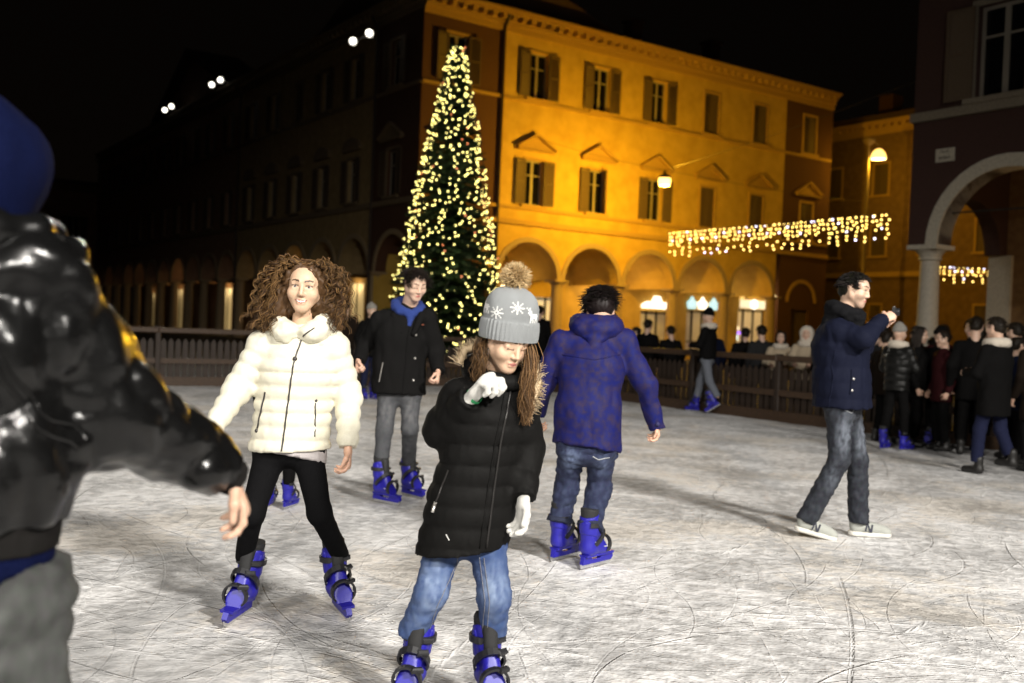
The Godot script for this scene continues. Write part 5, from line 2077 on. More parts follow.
		for q in 6:
			var pts := []
			var off := Vector3(rng.randfn(0, 0.0035), rng.randfn(0, 0.0035), rng.randfn(0, 0.0035))
			var wild := 0.25 if q == 5 else 0.0
			for k in n:
				var dir: Vector3 = (base[mini(k + 1, n - 1)] - base[maxi(k - 1, 0)]).normalized()
				var u := dir.cross(Vector3(0.3, 0.2, 1)).normalized()
				var w := dir.cross(u)
				var f := k / (n - 1.0)
				var a := ph + TAU * turns * f + (q % 3) * 0.35
				var rr := cr * minf(1.0, k / 4.0) * (1.0 + wild * 3.0 * f)
				pts.append(xf * (base[k] + off * (0.5 + f) + (u * cos(a) + w * sin(a)) * rr))
			locks.append(pts)
	part("curls", strand_mesh(locks, 0.0021, 0.0010, Color(0.035, 0.018, 0.008), Color(0.21, 0.115, 0.042)), hair_mat(), t).set_meta("kind", "stuff")

func young_man() -> void:
	var t := thing("person", "young man in black coat with blue hood looking down at the ice", "person", Vector3(-0.841, 0, -7.777), "skaters on the rink")
	var J := {"head": Vector3(0.078, 1.688, 0.047), "neck": Vector3(-0.002, 1.490, -0.023), "chest": Vector3(-0.025, 1.270, -0.023), "pelv": Vector3(-0.025, 0.879, -0.023), "shl": Vector3(-0.195, 1.40, -0.023), "shr": Vector3(0.172, 1.43, -0.003), "ell": Vector3(-0.315, 1.202, -0.123), "elr": Vector3(0.250, 1.18, -0.06), "wrl": Vector3(-0.335, 1.075, 0.077), "wrr": Vector3(0.283, 1.023, 0.107), "hipl": Vector3(-0.105, 0.860, -0.023), "hipr": Vector3(0.064, 0.868, -0.023), "knl": Vector3(-0.116, 0.551, 0.06), "knr": Vector3(0.073, 0.563, -0.02), "anl": Vector3(-0.130, 0.27, 0.085), "anr": Vector3(0.052, 0.27, -0.235)}
	var skin := Shape.new()
	under_body(skin, J)
	var xf := head_frame(J.head, 30.0, 24.0, 2.0, 1.0)
	var hp := HeadPaint.new()
	hp.skin = Color(0.62, 0.42, 0.31)
	hp.shut = true
	head_into(skin, xf, hp, 0.005, false)
	skin.tint = Color(0.58, 0.36, 0.26)
	skin.defer(hand_soft(J.wrl, Vector3(0.05, -0.7, 0.6), Vector3(0.9, 0.1, 0.2), 1.0, 1.0, 1.0), 0.006)
	skin.defer(hand_soft(J.wrr, Vector3(0.0, -0.8, 0.5), Vector3(-0.9, 0.1, 0.0), -1.0, 0.8, 1.0), 0.008)
	finish("body", skin, skin_mat(), t)
	var wool := cloth("black_wool", Color(0.005, 0.005, 0.005), Color(0.010, 0.0095, 0.0095), 0.9, 0.2, 0.12)
	var o := {"f": Vector3(0.3, 0, 1), "hem": Vector3(-0.025, 0.835, -0.02), "rhem": 0.222, "spine": [[Vector3(-0.03, 1.02, -0.02), 0.200], [Vector3(-0.02, 1.29, -0.02), 0.205], [Vector3(0.0, 1.46, -0.03), 0.095]], "rsh": 0.072, "sleeve": [0.08, 0.068, 0.055], "flat": 1.4}
	var h := jacket_soft(J, o)
	folds(h, 15, 7.0, Vector3(1.6, 0.8, 1.0), 0.013)
	soft("coat", h, 0.012, wool, t)
	var f := Vector3(0, 0, -1)
	part("coat_edge", line_on(h, [Vector3(0.055, 1.43, 0.5), Vector3(0.035, 1.2, 0.5), Vector3(0.02, 0.845, 0.5)], f, 0.006, 0.0), wool, t)
	var metal := mat("snap_metal", Color(0.5, 0.48, 0.45), 0.35, 0.8)
	for p in [Vector3(0.10, 1.30, 0.5), Vector3(0.10, 1.12, 0.5), Vector3(0.095, 0.95, 0.5)]:
		part("button", dot_on(h, p, f, 0.011), metal, t)
	part("pocket_edge", line_on(h, [Vector3(-0.14, 1.08, 0.5), Vector3(-0.165, 0.93, 0.5)], f, 0.005), metal, t)
	part("chest_tab", line_on(h, [Vector3(0.10, 1.385, 0.5), Vector3(0.155, 1.38, 0.5)], f, 0.006), mat("tab_rust", Color(0.22, 0.06, 0.03), 0.7), t)
	var c := Soft.new()
	c.blend = 0.02
	c.group(0.03)
	collar_ring(c, Vector3(0.022, 1.515, -0.02), 0.100, 0.088, 0.036, 0.35, 0.35, -0.045)
	c.bone(Vector3(0.0, 1.47, -0.12), Vector3(-0.02, 1.36, -0.17), 0.07, 0.06)
	c.bone(Vector3(0.05, 1.44, 0.06), Vector3(0.045, 1.37, 0.085), 0.032, 0.022)
	folds(c, 18, 16.0, Vector3(1, 1.4, 1), 0.008)
	soft("hood", c, 0.010, cloth("blue_fleece", Color(0.009, 0.024, 0.13), Color(0.014, 0.036, 0.18), 0.95), t)
	var lp := Soft.new()
	lp.blend = 0.01
	lp.group(0.02)
	lp.bone(Vector3(-0.075, 1.44, 0.05), Vector3(-0.005, 1.31, 0.115), 0.035, 0.02)
	lp.bone(Vector3(0.135, 1.45, 0.05), Vector3(0.085, 1.31, 0.115), 0.035, 0.02)
	soft("lapel", lp, 0.010, wool, t)
	var l := trousers_soft(J, 0.088, 0.066, 0.058, 0.10, Vector3(-0.025, 0.93, -0.02))
	folds(l, 23, 13.0, Vector3(1, 1.7, 1), 0.009)
	var dp := DenimPaint.new()
	dp.base = Color(0.045, 0.047, 0.052)
	dp.worn = Color(0.12, 0.12, 0.125)
	dp.spots = [[Vector3(-0.11, 0.70, 0.06), Vector3(0.06, 0.16, 0.1), 0.6], [Vector3(0.07, 0.70, 0.05), Vector3(0.06, 0.16, 0.1), 0.6]]
	soft("jeans", l, 0.012, vertex_mat("denim", 0.9), t, dp)
	skate(t, Vector3(-0.082, 0, 0.13), 52.0)
	skate(t, Vector3(0.09, 0, -0.19), 42.0)
	short_hair(t, xf, Color(0.012, 0.009, 0.007), 0.05, 5, 0.062, -0.03)

func hat_girl() -> void:
	var t := thing("person", "girl in grey bobble hat, long black puffer coat and white gloves", "person", Vector3(-0.17, 0, -3.68), "skaters on the rink")
	var J := {"head": Vector3(0.153, 1.340, 0.058), "neck": Vector3(0.138, 1.197, 0.000), "chest": Vector3(0.098, 1.032, 0.000), "pelv": Vector3(0.032, 0.678, 0.000), "shl": Vector3(-0.012, 1.133, 0.010), "shr": Vector3(0.212, 1.124, -0.01), "ell": Vector3(-0.080, 1.000, -0.02), "elr": Vector3(0.240, 0.943, -0.06), "wrl": Vector3(0.036, 1.142, 0.135), "wrr": Vector3(0.236, 0.775, 0.050), "hipl": Vector3(-0.040, 0.64, 0.000), "hipr": Vector3(0.103, 0.636, 0.000), "knl": Vector3(-0.085, 0.42, 0.060), "knr": Vector3(0.145, 0.41, 0.040), "anl": Vector3(-0.158, 0.245, 0.01), "anr": Vector3(0.142, 0.235, -0.02)}
	var skin := Shape.new()
	under_body(skin, J, 0.72)
	var xf := head_frame(J.head, 33.0, 22.0, -2.0, 0.88)
	var hp := HeadPaint.new()
	hp.skin = Color(0.62, 0.415, 0.285)
	hp.lip = Color(0.52, 0.20, 0.17)
	hp.brow = Color(0.08, 0.045, 0.025)
	hp.shut = true
	head_into(skin, xf, hp, 0.0029, true)
	finish("body", skin, skin_mat(), t)
	# coat
	var nylon := cloth("black_nylon", Color(0.006, 0.006, 0.006), Color(0.009, 0.0085, 0.008), 0.6, 0.3, 0.05)
	var o := {"f": Vector3(0.45, 0, 1), "hem": Vector3(0.022, 0.572, 0.0), "rhem": 0.178, "spine": [[Vector3(0.045, 0.74, 0.0), 0.157], [Vector3(0.072, 0.90, 0.0), 0.142], [Vector3(0.098, 1.05, 0.0), 0.143], [Vector3(0.132, 1.165, -0.01), 0.075]], "rsh": 0.066, "sleeve": [0.070, 0.064, 0.050], "qp": 0.0745, "qa": 0.011, "flat": 1.18, "hemn": Vector3(0.12, -1, 0)}
	var h := jacket_soft(J, o)
	folds(h, 7, 13.0, Vector3(2.0, 1.0, 1.0), 0.005)
	soft("puffer_coat", h, 0.0092, nylon, t)
	var c := Soft.new()
	c.blend = 0.02
	c.group(0.03)
	collar_ring(c, Vector3(0.142, 1.205, 0.0), 0.078, 0.072, 0.030, 0.25, 0.5, -0.012)
	c.bone(Vector3(0.11, 1.20, -0.09), Vector3(0.04, 1.235, -0.10), 0.075, 0.06)
	c.bone(Vector3(0.16, 1.19, -0.09), Vector3(0.235, 1.16, -0.06), 0.07, 0.05)
	folds(c, 9, 16.0, Vector3.ONE, 0.006)
	soft("hood", c, 0.009, nylon, t)
	# fur along the hood's edge
	rng.seed = 14
	var edge := [Vector3(-0.025, 1.25, -0.04), Vector3(-0.005, 1.305, -0.055), Vector3(0.045, 1.315, -0.075), Vector3(0.09, 1.29, -0.09), Vector3(0.15, 1.27, -0.12), Vector3(0.21, 1.27, -0.10), Vector3(0.258, 1.245, -0.05), Vector3(0.272, 1.19, -0.01), Vector3(0.255, 1.13, 0.03), Vector3(0.225, 1.085, 0.07)]
	var fur := []
	for i in edge.size() - 1:
		for k in 90:
			var p: Vector3 = edge[i].lerp(edge[i + 1], rng.randf()) + Vector3(rng.randfn(0, 0.007), rng.randfn(0, 0.007), rng.randfn(0, 0.007))
			var d := (Vector3(rng.randfn(0, 0.6), 0.55 + rng.randfn(0, 0.5), rng.randfn(0, 0.6)) + (p - Vector3(0.13, 1.17, 0.0)).normalized() * 1.1).normalized()
			var L := rng.randf_range(0.02, 0.045)
			fur.append([p, p + d * L * 0.5, p + d * L + Vector3(0, -0.006, 0)])
	var fe := Shape.new()
	fe.tint = Color(0.45, 0.34, 0.21)
	fe.tube(edge, [0.016], 6)
	part("fur_trim_band", fe.mesh(), hair_mat(), t)
	part("fur_trim", strand_mesh(fur, 0.0018, 0.0007, Color(0.28, 0.20, 0.12), Color(0.66, 0.53, 0.35)), hair_mat(), t).set_meta("kind", "stuff")
	# zips and stitching
	var fz := Vector3(-0.1, 0, -1)
	var zipm := mat("coat_zip", Color(0.03, 0.028, 0.027), 0.35, 0.5)
	part("zip", line_on(h, [Vector3(0.215, 1.165, 0.5), Vector3(0.185, 1.0, 0.5), Vector3(0.165, 0.8, 0.5), Vector3(0.145, 0.578, 0.5)], fz, 0.0045, 0.002), zipm, t)
	part("placket", line_on(h, [Vector3(0.195, 1.165, 0.5), Vector3(0.165, 1.0, 0.5), Vector3(0.142, 0.8, 0.5), Vector3(0.12, 0.578, 0.5)], fz, 0.003, 0.001), nylon, t)
	part("pocket_zip", line_on(h, [Vector3(0.0, 0.875, 0.5), Vector3(-0.045, 0.745, 0.5)], fz, 0.004, 0.001), zipm, t)
	part("zip_pull", line_on(h, [Vector3(-0.04, 0.758, 0.5), Vector3(-0.05, 0.722, 0.5)], fz, 0.007, 0.003), mat("snap_metal", Color(0.5, 0.48, 0.45), 0.35, 0.8), t)
	part("thread_snag", line_on(h, [Vector3(0.0, 0.652, 0.5), Vector3(0.012, 0.632, 0.5)], fz, 0.0022, 0.002), mat("white_thread", Color(0.5, 0.5, 0.48), 0.9), t)
	# gloves
	var knit := cloth("white_knit", Color(0.62, 0.61, 0.57), Color(0.72, 0.71, 0.67), 0.95, 0.08, 0.25)
	var g := hand_soft(J.wrl + Vector3(0.004, 0.004, 0.006), Vector3(0.55, 0.72, 0.38), Vector3(0.55, -0.55, 0.25), 1.0, 0.92, 1.15, 0.0015)
	soft("glove", g, 0.0045, knit, t)
	g = hand_soft(J.wrr + Vector3(0, -0.012, 0.0), Vector3(0.0, -1, 0.08), Vector3(-0.8, 0, 0.5), -1.0, 0.4, 0.92, 0.0035)
	soft("glove", g, 0.0045, knit, t)
	var cuff := Shape.new()
	cuff.tube([J.wrl + Vector3(0.006, 0.003, 0.006), J.wrl + Vector3(0.014, 0.010, 0.014)], [0.031, 0.030], 14, false)
	part("glove_band", cuff.mesh(), mat("band_green", Color(0.02, 0.30, 0.10), 0.8), t)
	# jeans
	var l := trousers_soft(J, 0.074, 0.060, 0.054, 0.085, Vector3(0.032, 0.72, 0))
	folds(l, 33, 15.0, Vector3(1.2, 1.9, 1.2), 0.0085)
	var dp := DenimPaint.new()
	dp.base = Color(0.030, 0.058, 0.155)
	dp.worn = Color(0.19, 0.25, 0.37)
	dp.spots = [[Vector3(-0.075, 0.45, 0.1), Vector3(0.055, 0.10, 0.09), 0.9], [Vector3(0.14, 0.44, 0.08), Vector3(0.06, 0.10, 0.08), 0.8], [Vector3(-0.12, 0.33, 0.06), Vector3(0.04, 0.08, 0.06), 0.4]]
	soft("jeans", l, 0.0085, vertex_mat("denim", 0.9), t, dp)
	var seam := mat("seam_thread", Color(0.17, 0.17, 0.19), 0.9)
	part("seam", line_on(l, [Vector3(-0.075, 0.56, 0.4), Vector3(-0.115, 0.42, 0.4), Vector3(-0.185, 0.26, 0.4)], Vector3(0.25, 0, -1), 0.0015), seam, t)
	for q in [-0.008, 0.008]:
		part("seam", line_on(l, [Vector3(0.125 + q, 0.56, 0.4), Vector3(0.150 + q, 0.41, 0.4), Vector3(0.15 + q, 0.24, 0.4)], fz, 0.0014), seam, t)
	skate(t, Vector3(-0.160, 0, 0.06), -6.0, -6.0, 0.0, 0.94)
	skate(t, Vector3(0.146, 0, 0.045), 14.0, 2.0, 0.0, 0.94)
	# hat with ribbed brim, knitted motifs and fur bobble
	var hat := node("bobble_hat", t, Vector3(0.156, 1.365, 0.044))
	hat.basis = Basis.from_euler(Vector3(0.12, 0.5, -0.03)).scaled_local(Vector3(1.04, 1.0, 1.04))
	var prof := [[0.1015, -0.012], [0.1035, 0.0], [0.104, 0.012], [0.1035, 0.03], [0.1015, 0.05], [0.100, 0.058], [0.0945, 0.060], [0.0965, 0.075], [0.0955, 0.095], [0.092, 0.115], [0.085, 0.135], [0.074, 0.152], [0.058, 0.166], [0.038, 0.175], [0.016, 0.180], [0.0, 0.181]]
	var hs := Shape.new()
	var sides := 168
	for i in prof.size():
		for j in sides:
			var a := TAU * j / sides
			var r: float = prof[i][0]
			var y: float = prof[i][1]
			if i < 6: r += 0.0022 * cos(a * 42.0)
			else: r += 0.0035 * sin(a * 5.0 + y * 30.0) * smoothstep(0.1, 0.17, y) + 0.0007 * cos(a * 84.0)
			hs.v.append(Vector3(sin(a) * r, y + (0.0 if i < 6 else 0.0018 * sin(a * 3.0)), cos(a) * r * 1.02))
			hs.n.append(Vector3.ZERO)
			hs.c.append(Color.WHITE)
	for i in prof.size() - 1:
		for j in sides:
			var p := i * sides + j
			var q := i * sides + (j + 1) % sides
			hs.ix.append_array([p, p + sides, q, q, p + sides, q + sides])
			var nn := (hs.v[q] - hs.v[p]).cross(hs.v[p + sides] - hs.v[p])
			for e in [p, q, p + sides, q + sides]: hs.n[e] += nn
	for i in hs.n.size(): hs.n[i] = hs.n[i].normalized()
	part("knit_hat", hs.mesh(), cloth("grey_knit", Color(0.34, 0.36, 0.37), Color(0.45, 0.47, 0.48), 0.95, 0.06, 0.6, 0.12), hat)
	var flake := ["....X....", ".X..X..X.", "..X.X.X..", "...XXX...", "XXXX.XXXX", "...XXX...", "..X.X.X..", ".X..X..X.", "....X...."]
	var deer := ["X.X.......", ".XX.......", "..XX......", ".XXX......", "..XXXXXXX.", "...XXXXXXX", "...XXXXXX.", "...XX..XX.", "...X.X.X.X", "...X.X.X.X"]
	var wm := cloth("white_motif", Color(0.80, 0.80, 0.78), Color(0.86, 0.86, 0.84), 0.95, 0.08, 0.2)
	for q in [[flake, -0.30, 0.108, 0.0056], [flake, -1.05, 0.082, 0.0056], [deer, 0.38, 0.085, 0.0062], [flake, 1.15, 0.105, 0.0056], [deer, -1.75, 0.10, 0.0062], [flake, 2.4, 0.1, 0.0056], [deer, 3.1, 0.09, 0.0062]]:
		var s := Shape.new()
		var art: Array = q[0]
		for row in art.size():
			for col in art[row].length():
				if art[row][col] != "X": continue
				var y: float = q[2] + (art.size() / 2.0 - row) * q[3] * 0.9
				var a: float = q[1] + (col - art[row].length() / 2.0) * q[3] / 0.092
				var r := hat_radius(prof, y) + 0.0012
				var up := Vector3(0, q[3] * 0.46, 0)
				var c0 := Vector3(sin(a) * r, y, cos(a) * r * 1.02)
				var a1: float = a + q[3] / 0.092
				var c1 := Vector3(sin(a1) * r, y, cos(a1) * r * 1.02)
				s.quad(c0 - up, c1 - up, c1 + up, c0 + up)
		part("knitted_motif", s.mesh(), wm, hat)
	var bob := []
	rng.seed = 6
	for i in 1100:
		var d := Vector3(rng.randfn(), rng.randfn() + 0.25, rng.randfn()).normalized()
		var p := Vector3(0.0, 0.212, 0.0) + d * 0.014
		var L := rng.randf_range(0.028, 0.050)
		bob.append([p, p + d * L * 0.55, p + (d + Vector3(rng.randfn(0, 0.22), rng.randfn(0, 0.22), rng.randfn(0, 0.22))).normalized() * L])
	part("fur_bobble", strand_mesh(bob, 0.0019, 0.0007, Color(0.45, 0.31, 0.15), Color(0.80, 0.61, 0.34)), hair_mat(), hat).set_meta("kind", "stuff")
	# long hair down both sides
	rng.seed = 71
	var list := []
	for i in 950:
		var right := i % 5 < 3
		var a := rng.randf_range(-0.5, 0.9)
		var start: Vector3
		var pts := []
		if right: start = Vector3(0.222 + rng.randfn(0, 0.010), 1.35, 0.03 + rng.randfn(0, 0.022))
		else: start = Vector3(0.072 + rng.randfn(0, 0.010), 1.352, 0.03 + rng.randfn(0, 0.018))
		var len := rng.randf_range(0.18, 0.31) if right else rng.randf_range(0.07, 0.16)
		var ph := rng.randf() * TAU
		for k in 11:
			var f := k / 10.0
			var clump := floorf(ph * 1.6)
			var wob := Vector3(sin(f * 11.0 + clump), 0, cos(f * 9.0 + clump)) * 0.011 * f + Vector3(sin(f * 20.0 + ph), 0, cos(f * 17.0 + ph)) * 0.003 * f
			var bulge := sin(minf(f * 1.6, 1.0) * PI) * 0.016
			pts.append(start + Vector3((bulge if right else -bulge * 0.4) + (0.012 * f if right else -0.02 * f), -len * f, 0.04 * f + 0.03 * sin(f * PI)) + wob)
		list.append(pts)
	part("hair", strand_mesh(list, 0.0016, 0.0007, Color(0.045, 0.024, 0.012), Color(0.27, 0.15, 0.065)), hair_mat(), t).set_meta("kind", "stuff")
	# back of the hair under the hat
	var ear := Shape.new()
	var ep := xf * Vector3(-0.082, -0.035, 0.0)
	ear.ball(ep, Vector3(0.005, 0.005, 0.005), 5, 8)
	ear.ball(ep - Vector3(0, 0.014, 0), Vector3(0.0035, 0.0085, 0.0035), 5, 8)
	part("earring", ear.mesh(), mat("silver", Color(0.8, 0.8, 0.78), 0.15, 1.0), t)

func hat_radius(prof: Array, y: float) -> float:
	for i in range(6, prof.size() - 1):
		if y <= prof[i + 1][1]:
			return lerpf(prof[i][0], prof[i + 1][0], clampf((y - prof[i][1]) / (prof[i + 1][1] - prof[i][1]), 0.0, 1.0))
	return 0.09

func blue_man() -> void:
	var t := thing("person", "skater seen from behind in a mottled blue parka, rolled jeans and blue skates", "person", Vector3(0.43, 0, -5.95), "skaters on the rink")
	var J := {"head": Vector3(0.096, 1.525, -0.10), "neck": Vector3(0.062, 1.40, -0.03), "chest": Vector3(0.041, 1.158, 0.02), "pelv": Vector3(0.034, 0.758, 0.06), "shl": Vector3(-0.135, 1.312, 0.000), "shr": Vector3(0.225, 1.345, 0.000), "ell": Vector3(-0.225, 1.062, -0.04), "elr": Vector3(0.365, 1.10, 0.02), "wrl": Vector3(-0.262, 0.865, -0.12), "wrr": Vector3(0.462, 0.815, -0.02), "hipl": Vector3(-0.047, 0.706, 0.06), "hipr": Vector3(0.125, 0.702, 0.06), "knl": Vector3(-0.062, 0.455, -0.10), "knr": Vector3(0.130, 0.455, -0.06), "anl": Vector3(-0.098, 0.24, -0.055), "anr": Vector3(0.072, 0.24, 0.10)}
	var skin := Shape.new()
	under_body(skin, J, 0.95)
	var xf := head_frame(J.head, 176.0, 28.0, -4.0, 1.0)
	var hp := HeadPaint.new()
	hp.skin = Color(0.55, 0.36, 0.26)
	head_into(skin, xf, hp, 0.007, false, Vector3(0, -0.17, -0.06))
	skin.tint = Color(0.60, 0.36, 0.25)
	skin.defer(hand_soft(J.wrl + Vector3(0, 0.012, 0), Vector3(0.05, -0.9, -0.2), Vector3(0.9, 0, 0.2), 1.0, 0.7, 0.98), 0.006)
	skin.defer(hand_soft(J.wrr + Vector3(-0.012, 0.045, 0), Vector3(0.15, -0.95, -0.15), Vector3(-0.9, 0, 0.2), -1.0, 0.6, 0.95), 0.006)
	finish("body", skin, skin_mat(), t)
	var par := mat("parka_blue", Color(1, 1, 1), 0.7)
	par.albedo_texture = noise_tex(51, 0.016, Color(0.004, 0.007, 0.095), Color(0.030, 0.018, 0.045), 512, 5, FastNoiseLite.TYPE_SIMPLEX_SMOOTH, 0.55)
	par.uv1_triplanar = true
	par.uv1_scale = Vector3.ONE * 2.2
	par.metallic_specular = 0.3
	var o := {"f": Vector3(0.1, 0, -1), "hem": Vector3(0.035, 0.70, 0.06), "rhem": 0.208, "spine": [[Vector3(0.038, 0.90, 0.05), 0.195], [Vector3(0.044, 1.17, 0.02), 0.19], [Vector3(0.060, 1.36, -0.02), 0.10]], "rsh": 0.070, "sleeve": [0.080, 0.066, 0.052], "flat": 1.30, "hemn": Vector3(-0.12, -1, 0.1)}
	var h := jacket_soft(J, o)
	folds(h, 45, 5.0, Vector3(1.6, 0.9, 1.0), 0.020)
	soft("parka", h, 0.011, par, t)
	var c := Soft.new()
	c.blend = 0.03
	c.group(0.05)
	collar_ring(c, Vector3(0.070, 1.425, -0.05), 0.105, 0.10, 0.050, 0.35, PI, 0.02)
	c.bone(Vector3(-0.01, 1.405, 0.035), Vector3(0.145, 1.415, 0.035), 0.068, 0.068)
	c.bone(Vector3(0.06, 1.40, 0.05), Vector3(0.055, 1.30, 0.09), 0.06, 0.05)
	folds(c, 48, 12.0, Vector3(0.8, 1.7, 1), 0.012)
	soft("hood", c, 0.010, par, t)
	var bk := Vector3(0, 0, -1)
	part("back_seam", line_on(h, [Vector3(-0.13, 1.245, 0.5), Vector3(0.05, 1.225, 0.5), Vector3(0.21, 1.26, 0.5)], bk, 0.004, 0.0), par, t)
	var band := mat("cuff_navy", Color(0.02, 0.02, 0.08), 0.8)
	part("cuff_snap", dot_on(h, Vector3(0.452, 0.855, 0.5), bk, 0.013), band, t)
	part("cuff_snap", dot_on(h, Vector3(0.450, 0.856, 0.5), bk, 0.0075), mat("snap_metal", Color(0.5, 0.48, 0.45), 0.35, 0.8), t)
	var l := trousers_soft(J, 0.090, 0.072, 0.073, 0.10, Vector3(0.034, 0.80, 0.06))
	l.group(0.03)
	for e in ["l", "r"]:
		var kn: Vector3 = J["kn" + e]
		l.bone(kn + Vector3(0.01, -0.01, 0.04), kn + Vector3(-0.01, -0.05, 0.05), 0.066, 0.07)
	folds(l, 53, 10.0, Vector3(1, 2.0, 1), 0.016)
	var dp := DenimPaint.new()
	dp.base = Color(0.008, 0.012, 0.040)
	dp.worn = Color(0.13, 0.17, 0.28)
	dp.spots = [[Vector3(-0.055, 0.62, 0.14), Vector3(0.055, 0.10, 0.1), 0.95], [Vector3(0.13, 0.60, 0.14), Vector3(0.05, 0.09, 0.1), 0.45]]
	soft("jeans", l, 0.0105, vertex_mat("denim", 0.9), t, dp)
	var seam := mat("pocket_thread", Color(0.30, 0.31, 0.33), 0.9)
	part("back_pocket", line_on(l, [Vector3(0.065, 0.665, 0.5), Vector3(0.10, 0.645, 0.5), Vector3(0.165, 0.66, 0.5)], bk, 0.0035), seam, t)
	part("turn_up", turn_up(J.anl, J.anl - J.knl, 0.08), mat("turn_up_navy", Color(0.010, 0.014, 0.035), 0.9), t)
	part("turn_up", turn_up(J.anr, J.anr - J.knr, 0.08), M["turn_up_navy"], t)
	skate(t, Vector3(-0.058, 0, -0.11), 140.0)
	skate(t, Vector3(0.11, 0, 0.06), 138.0)
	short_hair(t, xf * Transform3D(Basis().scaled(Vector3(1.1, 1.1, 1.1)), Vector3(0, -0.004, 0)), Color(0.008, 0.006, 0.005), 0.036, 25, 0.075, -0.085, 900)

func turn_up(at: Vector3, d: Vector3, r: float) -> ArrayMesh:
	d = d.normalized()
	var h := Soft.new()
	h.blend = 0.01
	h.group(0.01)
	h.bone(at - d * 0.025, at + d * 0.01, r, r * 1.03)
	h.cut(at + d * 0.012, d)
	h.cut(at - d * 0.022, -d)
	folds(h, 3, 18.0, Vector3(1, 0.5, 1), 0.01)
	return h.mesh(0.010)

